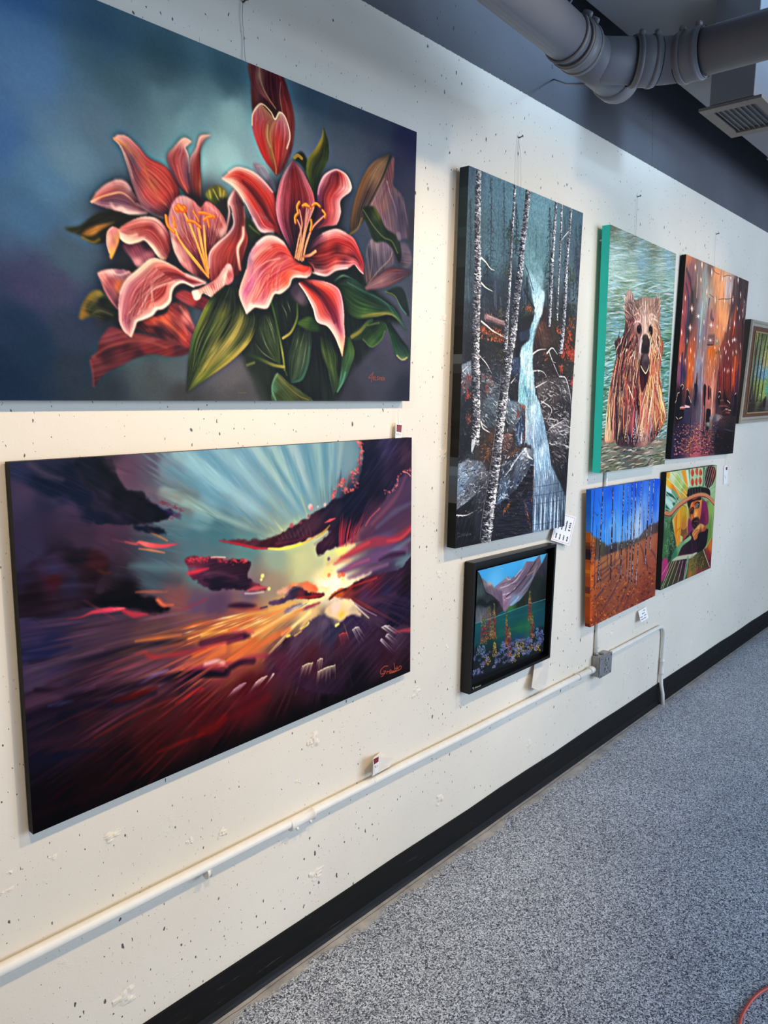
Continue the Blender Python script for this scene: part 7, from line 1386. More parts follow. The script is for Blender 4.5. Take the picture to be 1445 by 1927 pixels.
def floor_mat():
    t = NT('flake_floor')
    P = t.pos(); sep = t.n('SeparateXYZ'); t.l(P, sep.inputs[0])
    dark, mid, light = rgb(46,52,68), rgb(138,146,164), rgb(226,234,244)
    v = t.n('TexVoronoi', i_Scale=320.0, i_Randomness=1.0); t.l(P, v.inputs['Vector'])
    cs = t.n('SeparateColor'); t.l(v.outputs['Color'], cs.inputs[0])
    c = t.ramp(cs.outputs[0],[(.0, dark),(.28, rgb(74,82,100)),(.40, mid),(.60, rgb(182,192,208)),(.85, light)])
    v2 = t.n('TexVoronoi', i_Scale=170.0, i_Randomness=1.0); t.l(P, v2.inputs['Vector'])
    cs2 = t.n('SeparateColor'); t.l(v2.outputs['Color'], cs2.inputs[0])
    c = t.mix(t.math('MULTIPLY', t.math('GREATER_THAN', cs2.outputs[0],.72),.55), c, t.mix(cs2.outputs[1], rgb(46,50,68), rgb(190,200,214)))
    blot = t.ramp(t.noise(P,3.0,3),[(.3,.9),(.7,1.06)])
    mul = t.n('Mix', data_type='RGBA', blend_type='MULTIPLY'); mul.inputs[0].default_value = 1; t.l(c, mul.inputs[6]); t.l(blot, mul.inputs[7])
    # bare screeded strip along the foot of the wall
    e = t.math('ADD', sep.outputs[1], t.math('MULTIPLY', t.math('SUBTRACT', t.noise(P,7,5,.65),.5),.16))
    s_ = t.math('MULTIPLY', t.math('ADD', e,.062),45.0, clamp=True)
    strip = t.ramp(t.noise(P,14,5,.6),[(.3, rgb(146,144,144)),(.7, rgb(194,192,190))])
    base = t.mix(s_, mul.outputs[2], strip)
    crack = t.math('MULTIPLY', t.math('LESS_THAN', t.math('ABSOLUTE', t.math('ADD', sep.outputs[1], t.math('ADD',.030, t.math('MULTIPLY', t.math('SUBTRACT', t.noise(P,5,3),.5),.016)))),.0011),.75)
    base = t.mix(crack, base, rgb(44,42,42))
    t.l(base, t.p.inputs['Base Color']); t.p.inputs['Roughness'].default_value = .5; t.p.inputs['Specular IOR Level'].default_value = .3
    t.l(t.bump(cs.outputs[1],.12,.001), t.p.inputs['Normal'])
    return t.m


def scuffed_black():
    t = NT('rubber_base')
    P = t.pos()
    mp = t.n('Mapping'); t.l(P, mp.inputs['Vector']); mp.inputs['Scale'].default_value = (2,10,30)
    s_ = t.noise(mp.outputs[0],4,6,.7)
    t.l(t.ramp(s_,[(.45, rgb(7,7,8)),(.64, rgb(16,16,17)),(.76, rgb(84,82,81))]), t.p.inputs['Base Color'])
    t.l(t.ramp(s_,[(.4,.45),(.7,.7)]), t.p.inputs['Roughness']); t.p.inputs['Specular IOR Level'].default_value = .2
    return t.m


M = {
    'wall': wall_mat(), 'floor': floor_mat(), 'base': scuffed_black(),
    'oil': paint_mat('oil_paint',.45,.07,.10,700), 'knife': paint_mat('palette_knife_paint',.42,.16,.5,420), 'acrylic': paint_mat('acrylic_paint',.5,.1,.12,900), 'ink': paint_mat('ink_on_card',.75,.2,.02),
    'black_edge': plain('black_canvas_edge', rgb(13,13,14),.6, spec=.25), 'teal_edge': plain('teal_canvas_edge', rgb(6,226,208),.45, var=.03), 'black_frame': plain('black_lacquer', rgb(9,9,10),.38, spec=.3),
    'silver': plain('champagne_moulding', rgb(190,180,160),.35,.35,.1,60), 'gold': plain('gold_slip', rgb(196,160,100),.35,.4), 'wood': plain('walnut_liner', rgb(104,66,48),.5,0,.2,40), 'dark_wood': plain('dark_frame_side', rgb(58,50,46),.5),
    'wire': plain('nylon_line', rgb(186,190,196),.3), 'steel': plain('steel_nail', rgb(110,110,112),.35,.8), 'card': plain('white_card', rgb(236,234,230),.7, var=.02), 'string': plain('white_string', rgb(230,226,220),.8),
    'old_card': plain('ivory_card', rgb(216,208,196),.7, var=.03), 'sticker': plain('red_sticker', rgb(126,26,34),.45,0,.3,500), 'conduit': plain('painted_conduit', rgb(232,229,220),.4, var=.04, bump=.1), 'zinc': plain('zinc_box', rgb(150,150,152),.38,.55,.12,60), 'outlet': plain('grey_receptacle', rgb(126,127,130),.5), 'slot': plain('dark_slot', rgb(14,14,14),.7),
    'pipe': plain('grey_painted_pipe', rgb(118,120,128),.5, var=.05, scale=8), 'clamp': plain('grey_painted_clamp', rgb(122,123,128),.45), 'duct': plain('grey_painted_duct', rgb(124,125,130),.5, var=.05, scale=6), 'ceil': plain('dark_ceiling', rgb(56,56,60),.8), 'register': plain('grey_register', rgb(118,114,108),.45), 'cord': plain('orange_cord', rgb(206,78,62),.45),
}


# ---------------------------------------------------------------- the room
def slab(name, lo, hi, m, bev=0):
    bm = bmesh.new(); box(bm, lo, hi, bev)
    return tag(build(name, bm, m), kind='structure')


X0, X1, YB = -1.6,11.0,-6.0
wall = slab('wall_left',(X0,0,0),(X1,.2,3.5), M['wall'])
slab('floor',(X0, YB,-.1),(X1,.2,0), M['floor'])
slab('ceiling',(X0, YB,3.5),(X1,.2,3.6), M['ceil'])
# rubber base with a small toe, following the wall
bm = bmesh.new()
prof = [(0,.115),(-.006,.114),(-.007,.02),(-.012,.008),(-.018,.0),(0,0)]
n_ = 60; rows = []
for i in range(n_ + 1):
    x = X0 + (X1 - X0) * i / n_
    dz = .0016 * math.sin(i * 1.7) + .001 * math.sin(i * 4.1)
    rows.append([bm.verts.new((x, y, max(0, z + (dz if z > .1 else 0)))) for y, z in prof])
for a_, b_ in zip(rows, rows[1:]):
    for k in range(len(prof) - 1): bm.faces.new((a_[k], a_[k + 1], b_[k + 1], b_[k]))
tag(build('baseboard_left', bm, M['base']), kind='structure')


# chips, patches and form seams standing slightly proud of the concrete
def chip(bm, px, py, rw, rh, hgt, rng, k=14):
    c = at(px, py,0)
    s_ = (c - Vector(CAM)).length / FPX * .95
    g = 9
    vs = {}
    ph = [rng.random() * 6.28 for _ in range(6)]
    for i in range(g):
        for j in range(g):
            u = (i / (g - 1) * 2 - 1); v = (j / (g - 1) * 2 - 1)
            rr = math.hypot(u, v); an = math.atan2(v, u)
            edge = 1 + .28 * math.sin(3 * an + ph[0]) + .2 * math.sin(5 * an + ph[1])
            e = max(0,1 - (rr / max(.35, edge)) ** 2)
            hh = hgt * .85 * e ** .6 * (.2 + rng.random())
            vs[i, j] = bm.verts.new((c.x + u * rw * s_ + .0015 * rng.random(),-hh + .0006, c.z + v * rh * s_ + .0015 * rng.random()))
    for i in range(g - 1):
        for j in range(g - 1):
            bm.faces.new((vs[i, j], vs[i + 1, j], vs[i + 1, j + 1], vs[i, j + 1]))


rngc = random.Random(5)
bm = bmesh.new()
for px, py, rw, rh, hg in ((589,1393,16,17,.006),(210,1574,17,10,.005),(417,1568,11,10,.005),(357,1583,9,7,.004),(595,1645,18,13,.005),(233,1878,20,16,.006),(100,1614,9,5,.003),(20,1642,7,5,.003),(15,1676,12,4,.003),(832,857,13,14,.006),(827,1081,10,9,.004),(826,1505,12,12,.006),(838,1590,7,7,.003),(783,1302,13,12,.005),(640,1290,5,5,.003),
                           (1200,1150,16,26,.006),(1196,1184,12,12,.005),(1181,1268,9,13,.005),(1124,1324,8,9,.004),(1150,1193,8,6,.004),(1218,1262,8,14,.005),(1242,1154,5,9,.004),(1262,1186,5,8,.004),(1300,1212,6,12,.004),(1385,1180,4,9,.004),(1333,1290,5,8,.003),(1372,945,4,8,.004),(1372,992,4,7,.004),(1367,1058,4,9,.004),(1402,930,6,5,.003),(995,1400,8,10,.004),(1030,1260,9,20,.004),(1040,1168,6,6,.003),(1065,1190,7,7,.003),(840,1220,6,8,.003),(835,560,7,7,.003),(836,600,9,10,.004),(560,1470,7,6,.003),(585,1477,7,5,.003)):
    chip(bm, px, py, rw, rh, hg, rngc)
for (xa, ya),(xb, yb), w_ in (((1338,1010),(1331,1225),.005),((1176,1230),(1170,1330),.006),((1228,205),(1227,312),.003)):
    a_, b_ = at(xa, ya,0), at(xb, yb,0); prev = None
    for i in range(41):
        t_ = i / 40; p = a_.lerp(b_, t_); ww = w_ * (.4 + rngc.random()); hh = .0025 * rngc.random() + .0003
        cur = [bm.verts.new((p.x - ww,.0004, p.z)), bm.verts.new((p.x + .002 * (rngc.random() - .5),-hh, p.z)), bm.verts.new((p.x + ww,.0004, p.z))]
        if prev:
            for k in range(2): bm.faces.new((prev[k], prev[k + 1], cur[k + 1], cur[k]))
        prev = cur
o = build('plaster_chips', bm, M['wall'], wall)
o['kind'] = 'structure'


# ---------------------------------------------------------------- pictures
def grid_from(art, nu, nv, y, lean=None):
    """mesh of the painted face; every vertex carries the paint laid on it"""
    Hi = np.linalg.inv(art.H)
    U, V = np.meshgrid(np.linspace(0,1, nu), np.linspace(0,1, nv))
    q = np.stack([U * art.w, V * art.h, np.ones_like(U)],-1) @ Hi.T
    px, py = q[...,0] / q[...,2], q[...,1] / q[...,2]
    R_ = FWD + RIGHT * ((px - W / 2) / FPX)[..., None] - UP * ((py - H / 2) / FPX)[..., None]
    yy = y if lean is None else (lean[0] * (1 - U) * (1 - V) + lean[1] * U * (1 - V) + lean[2] * U * V + lean[3] * (1 - U) * V)
    Pt = CAM + R_ * ((yy - CAM[1]) / R_[...,1])[..., None]
    me = bpy.data.meshes.new('painted_canvas')
    nf = (nu - 1) * (nv - 1)
    me.vertices.add(nu * nv); me.vertices.foreach_set('co', Pt.reshape(-1).astype(np.float32))
    i = (np.arange(nv - 1)[:, None] * nu + np.arange(nu - 1)[None, :]).reshape(-1)
    f = np.stack([i, i + nu, i + nu + 1, i + 1],-1).reshape(-1).astype(np.int32)
    me.loops.add(nf * 4); me.loops.foreach_set('vertex_index', f)
    me.polygons.add(nf); me.polygons.foreach_set('loop_start', np.arange(0, nf * 4,4, dtype=np.int32))
    me.update(calc_edges=True)
    c = lin(np.clip(art.pick(U, V),0,255) / 255) ** 1.12 * 1.08
    at_ = me.attributes.new('paint', 'FLOAT_COLOR', 'POINT')
    at_.data.foreach_set('color', np.dstack([c, np.ones_like(U)]).reshape(-1).astype(np.float32))
    return me,[Vector(Pt[0,0]), Vector(Pt[0,-1]), Vector(Pt[-1,-1]), Vector(Pt[-1,0])], c


def edge_colors(me, cols):
    a_ = me.attributes.new('paint', 'FLOAT_COLOR', 'CORNER')
    a_.data.foreach_set('color', np.array(cols, np.float32).reshape(-1))


def picture(art, nu, nv, depth, label, edge, face='oil', name='canvas_painting', gap=.006, lean=None):
    yf = -(gap + depth)
    me, c, colr = grid_from(art, nu, nv, yf)
    base = (c[0] + c[1] + c[2] + c[3]) / 4
    t = empty(name,(base.x,-gap, base.z), label, 'painting')
    link('painted_canvas', me, M[face], t, True)
    bm = bmesh.new()
    if edge == 'wrapped':       # the picture runs on round the sides
        n = 40; segs = []
        ring = []
        for k in range(4):
            for i in range(n): ring.append((c[k].lerp(c[(k + 1) % 4], i / n), k, i / n))
        vf = [bm.verts.new(p) for p, _, _ in ring]; vb = [bm.verts.new((p.x,-gap, p.z)) for p, _, _ in ring]
        lay = bm.loops.layers.float_color.new('paint')
        hv, wv = colr.shape[:2]
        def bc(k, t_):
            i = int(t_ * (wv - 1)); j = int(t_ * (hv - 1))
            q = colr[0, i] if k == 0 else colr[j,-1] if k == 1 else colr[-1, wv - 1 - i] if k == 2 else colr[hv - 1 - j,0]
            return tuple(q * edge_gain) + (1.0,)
        N = len(ring)
        for i in range(N):
            j = (i + 1) % N
            fc = bm.faces.new((vf[j], vf[i], vb[i], vb[j]))
            q = bc(ring[i][1], ring[i][2])
            for lp in fc.loops: lp[lay] = q
        fc = bm.faces.new(vb)
        for lp in fc.loops: lp[lay] = (.5,.45,.4,1)
        build('canvas_edge', bm, M[face], t)
    else:
        b = [Vector((p.x,-gap, p.z)) for p in c]
        f = [Vector((p.x, yf + .0006, p.z)) for p in c]
        hexa(bm, f, b)
        o = build('canvas_edge', bm, M[edge], t)
        if edge == 'teal_edge': o['label'] = 'bright teal canvas edge'
    return t, c


def wire(parent, pts, r=.0008):
    bm = bmesh.new(); tube(bm, pts, r,6)
    build('hanging_wire', bm, M['wire'], parent, True)


def nail(p, label, out=.014, r=.0022, m='steel'):
    bm = bmesh.new()
    tube(bm,[p + Vector((0,.004,0)), p + Vector((0,-out,.003)), p + Vector((0,-out - .0012,.0034)), p + Vector((0,-out - .0024,.0036))],[r, r, r * 2.2, r * 1.8],10)
    tag(build('nail', bm, M[m], None, True), label, 'nail')


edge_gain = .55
tl, c = picture(paint_lilies(),830,420,.022, 'large oil painting of pink lilies on dark blue, unframed, top left', 'black_edge')
p0, p1 = at(457,6,-.006), at(462,118,-.008)
wire(tl,[p0, at(456,30,-.006), at(459,75,-.004), p1, p1 + Vector((0,0,-.05))])
nail(at(457,5,0), 'small nail with a line above the lily painting')
ts, c = picture(paint_sunburst(),860,540,.020, 'oil painting of sun rays through purple storm clouds, black edges, below the lilies', 'black_edge')
wire(ts,[c[0] + Vector((.1,.0172,-.12)),(c[0] + c[1]) / 2 + Vector((0,.0178,-.06)), c[1] + Vector((-.1,.0172,-.12))])
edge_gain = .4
tf, c = picture(paint_waterfall(),330,760,.035, 'tall narrow painting of birches and a waterfall with dark painted edges', 'wrapped', 'knife', gap=.015)
for dx in (-4,3): wire(tf,[at(976,262,-.006), at(977 + dx,300,-.006), at(977 + dx,362,-.008)],.0006)
nail(at(976,260,0), 'small nail in the wall above the waterfall painting')
tb, c = picture(paint_bear(),190,500,.036, 'tall painting of a brown bear in water with bright teal edges', 'teal_edge', 'acrylic', gap=.019)
wire(tb,[at(1199,372,-.006), at(1198,400,-.006), at(1196,455,-.008)],.0006)
nail(at(1199,371,0), 'small nail in the wall above the bear painting')
tst, c = picture(paint_street(),190,420,.024, 'painting of a glowing street with string lights, dark silhouettes, black edges', 'black_edge', 'acrylic')
wire(tst,[at(1347,442,-.006), at(1345,470,-.006), at(1344,505,-.008)],.0006)
nail(at(1347,441,0), 'small nail in the wall above the street painting')
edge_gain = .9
ta, c = picture(paint_aspens(),220,320,.024, 'square painting of bare aspens on an orange hillside under blue sky', 'wrapped', 'acrylic', gap=.019)
tc, c = picture(paint_chef(),180,260,.026, 'small square painting of a bearded man in a patchwork of colours', 'black_edge', 'acrylic')
wire(tc,[c[0] + Vector((.05,.0232,-.1)),(c[0] + c[1]) / 2 + Vector((0,.0238,-.05)), c[1] + Vector((-.05,.0232,-.1))])


def frame_ring(name, out, inn, m, parent, side=None):
    """moulding between outer and inner outlines given as four corners at their own depths; out/inn lists of rings"""
    bm = bmesh.new()
    rings = [[bm.verts.new(p) for p in r] for r in out]
    for a_, b_ in zip(rings, rings[1:]):
        for k in range(4):
            j = (k + 1) % 4
            bm.faces.new((a_[k], a_[j], b_[j], b_[k]))
    return build(name, bm, m, parent)


def inset(c, d):
    """corner quad moved inwards by d metres (in x and z)"""
    cx = sum(p.x for p in c) / 4; cz = sum(p.z for p in c) / 4
    r = []
    for k in range(4):
        p, a_, b_ = c[k], c[k - 1], c[(k + 1) % 4]
        u = (a_ - p).normalized(); v = (b_ - p).normalized()
        r.append(p + (u + v) * d)
    return r


def yset(c, y): return [Vector((p.x, y, p.z)) for p in c]


# tray frame round the lake picture
art = paint_lake()
yf = -.043
fo = [at(892.1,1059.9, yf), at(1047.5,1023.2, yf), at(1034.9,1237.6, yf), at(883,1307.2, yf)]
me, c, _ = grid_from(art,220,260,-.026)
tk = empty('framed_painting',((fo[0].x + fo[1].x) / 2,-.004,(fo[0].z + fo[2].z) / 2), 'small mountain lake and wildflower painting in a deep black frame', 'painting')
lip = inset(fo,.012)
frame_ring('frame',[yset(fo,-.004), yset(fo, yf), yset(lip, yf), yset(lip,-.012), yset(inset(fo,.045),-.012)], None, M['black_frame'], tk)
link('painted_canvas', me, M['acrylic'], tk, True)
bm = bmesh.new(); hexa(bm, yset(c,-.0254), yset(c,-.0125)); build('canvas_edge', bm, M['black_edge'], tk)
# pale handwriting on the ledge of the frame
bm = bmesh.new()
for q in ([(889,1295),(891,1293),(890,1297),(892,1296)],[(893,1293.5),(894,1295.5),(895,1292.5)],[(896,1292),(896.6,1294.5),(898,1291.6)],[(898.6,1293.6),(899.6,1291),(900.4,1292.8)],[(901,1290.2),(901.4,1292.2),(902.6,1290)],[(903,1291.6),(904.4,1288.8)]):
    tube(bm,[at(x, y, yf - .0006) for x, y in q],.0005,5)
o = build('signature', bm, M['card'], tk); o['label'] = 'pale handwritten signature'

# the framed wood at the right rim
art = paint_wood()
yf = -.046
fo = [at(1417,600.3, yf), at(1520,622.5, yf), at(1500.5,787, yf), at(1392.8,797.4, yf)]
me, c, _ = grid_from(art,150,220,-.030)
tw = empty('framed_painting',((fo[0].x + fo[1].x) / 2,-.004,(fo[0].z + fo[2].z) / 2), 'forest stream painting in a champagne and brown frame at the right edge', 'painting')
r1 = inset(fo,.022); r2 = inset(fo,.036)
cin = inset(c,-.006)
frame_ring('frame_side',[yset(inset(fo,.03),-.004), yset(fo,-.004), yset(fo, yf + .010)], None, M['dark_wood'], tw)['label'] = 'dark side of the frame'
frame_ring('frame',[yset(fo, yf + .010), yset(inset(fo,.004), yf), yset(inset(fo,.016), yf - .002), yset(r1, yf + .006), yset(r2, yf + .009)], None, M['silver'], tw)
frame_ring('liner',[yset(r2, yf + .0085), yset(cin, yf + .016)], None, M['wood'], tw)['label'] = 'brown wooden liner'
frame_ring('slip',[yset(cin, yf + .0125), yset(inset(cin,.008), yf + .0125), yset(inset(cin,.008), yf + .02)], None, M['gold'], tw)['label'] = 'thin gold slip'
link('painted_canvas', me, M['acrylic'], tw, True)

# ---------------------------------------------------------------- cards and tags
def card(quad, lean, label, marks, name='price_card', nu=130, nv=110, border=None, w=200, h=160, bg=(238,236,234)):
    a = Art(quad, w, h,3); a.a[:] = bg
    if border:
        b = 10
        for q in ([(b, b),(w - b, b)],[(w - b, b),(w - b, h - b)],[(w - b, h - b),(b, h - b)],[(b, h - b),(b, b)]): a.stroke(q,3, border,.8,.6, raw=True)
    for q, wd in marks: a.stroke(q, wd * 1.3,(36,36,48),1,.6, raw=True)
    me, c, _ = grid_from(a, nu, nv,-.02, lean)
    ctr = (c[0] + c[1] + c[2] + c[3]) / 4
    t = empty(name, ctr, label, 'card')
    link('card_face', me, M['ink'], t, True)
    bm = bmesh.new(); hexa(bm,[p + Vector((0,.0008,0)) for p in c],[p + Vector((0,.0014,0)) for p in c]); build('card_back', bm, M['card'], t)
    return t


rs_ = random.Random(11)


def word(x, y, n, s=7, dirx=1.0):
    out = []
    for i in range(n):
        x0 = x + i * s * 1.25
        k = rs_.randrange(4)
        if k == 0: q = [(x0, y - s),(x0, y + s * .2),(x0 + s * .7, y - s * .3),(x0 + s * .7, y + s * .2)]
        elif k == 1: q = [(x0 + s * .7, y - s * .5),(x0, y - s * .1),(x0 + s * .6, y + s * .3),(x0 + s * .9, y - s * .5)]
        elif k == 2: q = [(x0, y + s * .2),(x0 + s * .3, y - s * .6),(x0 + s * .8, y + s * .2)]
        else: q = [(x0, y - s * .5),(x0 + s * .5, y + s * .3),(x0 + s * .9, y - s * .9)]
        out.append((q,3))
    return out


def digits(x, y, s=10):
    """$ 450"""
    S_ = [(x + s * .6, y - s * .7),(x, y - s * .5),(x + s * .6, y - s * .1),(x, y + s * .1)]
    out = [(S_,3),([(x + s * .3, y - s),(x + s * .3, y + s * .4)],3)]
    x += s * 1.6
    out += [([(x + s * .4, y - s),(x, y - s * .3),(x + s * .6, y - s * .3)],3),([(x + s * .45, y - s),(x + s * .45, y + s * .2)],3)]; x += s * 1.2
    out += [([(x + s * .6, y - s),(x, y - s),(x, y - s * .5),(x + s * .6, y - s * .2),(x, y + s * .2)],3)]; x += s * 1.2
    out += [([(x + s * .3, y - s),(x, y - s * .4),(x + s * .3, y + s * .2),(x + s * .6, y - s * .4),(x + s * .3, y - s)],3)]
    return out


mk = word(24,34,4) + word(90,34,7) + word(24,66,4) + word(90,66,5) + word(24,98,4) + word(90,98,8) + word(24,130,4) + digits(96,132,12)
card([(1036.9,1016.4),(1049.9,962.5),(1084,973.3),(1071.1,1027.2)],(-.020,-.008,-.010,-.022), 'red-bordered white price card tucked behind the waterfall painting corner', mk, border=(196,120,120))
mk = word(110,30,5,8) + word(70,62,7,8) + word(30,98,4,9) + word(110,98,5,9) + word(24,132,11,9) + [([(12,90),(16,96)],5)]
card([(1200.8,1150.3),(1215.7,1141.6),(1220.1,1162.8),(1206,1171.3)],(-.012,-.003,-.021,-.030), 'small handwritten white card curling off the wall below the aspen painting', mk, nu=130, nv=110)
bm = bmesh.new(); q = [at(x, y, d) for x, y, d in ((1198.6,1159.4,-.004),(1200.8,1150.3,-.012),(1206,1171.3,-.030))]
bm.faces.new([bm.verts.new(p) for p in q]); qq = [p + Vector((.0006,.0006,0)) for p in q]; bm.faces.new([bm.verts.new(p) for p in qq])


def flat_card(pts, label, th=.0012, name='blank_card'):
    bm = bmesh.new()
    P = [at(x, y, d) for x, y, d in pts]
    vf = [bm.verts.new(p) for p in P]; vb = [bm.verts.new(p + Vector((0, th,0))) for p in P]
    bm.faces.new(vf); bm.faces.new(vb[::-1])
    for i in range(len(P)):
        j = (i + 1) % len(P); bm.faces.new((vf[j], vf[i], vb[i], vb[j]))
    return tag(build(name, bm, M['old_card']), label, 'card')


bm.free()
flat_card([(700.2,1432,-.026),(704.5,1425,-.024),(715.2,1415.7,-.004),(740.8,1426.1,-.002),(733.6,1442.5,-.018),(713.2,1454,-.030),(699.7,1461.5,-.034)], 'blank white card propped on the conduit below the sunset painting')
flat_card([(1006,1247,-.010),(1034,1236,-.003),(1031,1268,-.006),(1027,1288,-.016),(1014,1299.6,-.032),(1000.4,1294.2,-.034)], 'blank white card poking out below the black framed lake painting')


def hang_tag(quad, y, sticker, string, label, marks):
    P = [at(px, py, y) for px, py in quad]
    c = sum(P, Vector()) / len(P)
    t = empty('price_tag', c, label, 'tag', None)
    bm = bmesh.new()
    vf = [bm.verts.new(p) for p in P]; vb = [bm.verts.new(p + Vector((0,.0009,0))) for p in P]
    bm.faces.new(vf); bm.faces.new(vb[::-1])
    for i in range(len(P)):
        j = (i + 1) % len(P); bm.faces.new((vf[j], vf[i], vb[i], vb[j]))
    build('tag_paper', bm, M['card'], t)
    bm = bmesh.new(); bm.faces.new([bm.verts.new(at(px, py, y - .0007)) for px, py in sticker])
    o = build('sticker', bm, M['sticker'], t); o['label'] = 'dark red sticker'
    bm = bmesh.new(); tube(bm,[at(px, py, yy) for px, py, yy in string],.0006,6); build('string', bm, M['string'], t, True)
    bm = bmesh.new()
    for (xa, ya),(xb, yb) in marks: tube(bm,[at(xa, ya, y - .0006), at(xb, yb, y - .0006)],.0005,5)
    build('writing', bm, M['outlet'], t)
    return t


hang_tag([(748.6,794.5),(751.5,794.5),(756.8,799.5),(755.5,826),(743.5,826),(745,799.5)],-.014,[(746.8,799),(756.2,800.2),(755,813.6),(746.4,812)],[(750,769.5,-.012),(748.4,782,-.012),(749.6,797.5,-.0145)], 'white tag with red sticker hanging under the lily painting',[((747,815),(747,819)),((749.5,815),(749.3,819.5)),((752.5,816),(753,820))])
hang_tag([(703,1426),(713.5,1421),(712.4,1452),(701.2,1460)],-.036,[(703.1,1428.6),(712.7,1423.7),(712,1433.4),(704,1438.7)],[(702.3,1426.5,-.037),(702.0,1437,-.038),(704.6,1447,-.039),(705.2,1458,-.041),(703.8,1466,-.042),(706.2,1473,-.041),(708,1465,-.042),(705.5,1462,-.042)], 'white tag with red sticker standing on the conduit',[((705.5,1441),(705.8,1445)),((707.5,1440.5),(707.4,1445)),((710.6,1439),(710.2,1443))])
hang_tag([(1363.2,876),(1366.4,874.5),(1370,879),(1368.4,909.5),(1361,911.5),(1362,880)],-.0028,[(1365.6,879.5),(1369,878.4),(1368.4,884.5),(1366.2,885)],[(1364.8,850,-.002),(1364.6,866,-.002),(1364.9,877,-.0034)], 'white tag with red mark hanging under the street painting',[((1363.2,894),(1365,900)),((1365,900),(1366.6,897))])
# white push pin beside the bear
bm = bmesh.new(); p = at(1126.5,453,0)
tube(bm,[p + Vector((0,.003,0)), p + Vector((0,-.006,0)), p + Vector((0,-.007,0)), p + Vector((0,-.013,0)), p + Vector((0,-.014,0))],[.0012,.0012,.0042,.0036,.0045],12)
tag(build('push_pin', bm, M['conduit'], None, True), 'white push pin in the wall left of the bear painting', 'pin')

# ---------------------------------------------------------------- conduit and outlet box
yc = -.0205
R1 = .0135
A1 = at(0,1826, yc); B1 = at(1116,1259.5, yc)
z1 = (A1.z + B1.z) / 2
t1 = empty('conduit',(B1.x, yc, z1), 'long white painted pipe running low along the wall', 'pipe')
bm = bmesh.new()
zz = lambda x: A1.z + (B1.z - A1.z) * (x - A1.x) / (B1.x - A1.x)
xs = [X0 + .02] + [A1.x + (B1.x - A1.x) * k / 8 for k in range(9)]
tube(bm,[(x, yc + .001 * math.sin(x * 5), zz(x)) for x in xs], R1,20); build('pipe', bm, M['conduit'], t1, True)


def fitting(parent, px, py, ln, r, name, y=yc, axis='x', lug=True):
    c = at(px, py, y); d = Vector((1,0,0)) if axis == 'x' else Vector((0,0,1))
    bm = bmesh.new()
    tube(bm,[c - d * ln, c - d * (ln * .94), c - d * (ln * .9), c + d * (ln * .9), c + d * (ln * .94), c + d * ln],[r * .94, r * 1.12, r, r, r * 1.12, r * .94],20)
    if lug:
        s_ = Vector((0,-1,-1)).normalized() if axis == 'x' else Vector((-1,-1,0)).normalized()
        for e in (-.55,.55): tube(bm,[c + d * ln * e + s_ * r * .8, c + d * ln * e + s_ * r * 1.35],.0045,8)
    return build(name, bm, M['conduit'], parent, True)


fitting(t1,566,1541,.045,.0166, 'coupling')
fitting(t1,389,1640,.006,.0150, 'strap', lug=False)
fitting(t1,1088,1273,.004,.0150, 'ring', lug=False)
fitting(t1,1111,1261.5,.012,.0160, 'locknut', lug=False)
# zinc outlet box
yb = -.046
F4 = [at(1130.3,1233.5, yb), at(1152.6,1229.4, yb), at(1150.3,1266.5, yb), at(1128.5,1275.9, yb)]
bx0, bx1 = (F4[0].x + F4[3].x) / 2,(F4[1].x + F4[2].x) / 2
bz1, bz0 = (F4[0].z + F4[1].z) / 2,(F4[2].z + F4[3].z) / 2
to = empty('outlet_box',((bx0 + bx1) / 2,-.001, bz0), 'grey metal outlet box joining three white conduits', 'electrical box')
bm = bmesh.new(); box(bm,(bx0 + .002,-.042, bz0 + .002),(bx1 - .002,-.001, bz1 - .002),.004); build('box_body', bm, M['zinc'], to)
bm = bmesh.new(); box(bm,(bx0, yb, bz0),(bx1,-.0415, bz1),.003); cv = build('cover', bm, M['zinc'], to)
bw, bh = bx1 - bx0, bz1 - bz0
for k in (.29,.71):
    cx_, cz_ = bx0 + bw * .5, bz0 + bh * k
    bm = bmesh.new(); tube(bm,[(cx_, yb + .001, cz_),(cx_, yb - .0018, cz_),(cx_, yb - .0026, cz_)],[bh * .165, bh * .165, bh * .15],24)
    rc = build('receptacle', bm, M['outlet'], to)
    bm = bmesh.new()
    for dx in (-.012,.012): box(bm,(cx_ + dx - .0016, yb - .0034, cz_ - .001),(cx_ + dx + .0016, yb - .0022, cz_ + .011))
    tube(bm,[(cx_, yb - .0022, cz_ - .010),(cx_, yb - .0034, cz_ - .010)],.0034,10); build('slots', bm, M['slot'], rc)
for k,(sx, sz) in enumerate(((.1,.1),(.9,.1),(.1,.9),(.9,.9),(.5,.5))):
    bm = bmesh.new(); p = Vector((bx0 + bw * sx, yb, bz0 + bh * sz)); tube(bm,[p + Vector((0,.001,0)), p + Vector((0,-.0022,0)), p + Vector((0,-.003,0))],[.0038,.0038,.0026],10); build('screw', bm, M['steel'], cv)
bm = bmesh.new(); p = Vector((bx0 + bw * .45,-.022, bz1 - .002)); tube(bm,[p, p + Vector((0,0,.004))],.011,18); build('knockout', bm, M['steel'], to)
# riser behind the aspen and bear paintings
rx = bx0 + bw * .18
t2 = empty('conduit',(rx, yc + .004, bz1), 'upright white pipe rising from the outlet box behind the aspen painting', 'pipe')
bm = bmesh.new(); tube(bm,[(rx,-.0094, bz1 - .003),(rx,-.0093, bz1 + .1),(rx + .004,-.0093,1.2),(rx + .004,-.0093,1.7)],.0090,16); build('pipe', bm, M['conduit'], t2, True)
bm = bmesh.new(); tube(bm,[(rx,-.0105, bz1 - .002),(rx,-.0105, bz1 + .010)],.0102,16); build('locknut', bm, M['zinc'], t2, True)
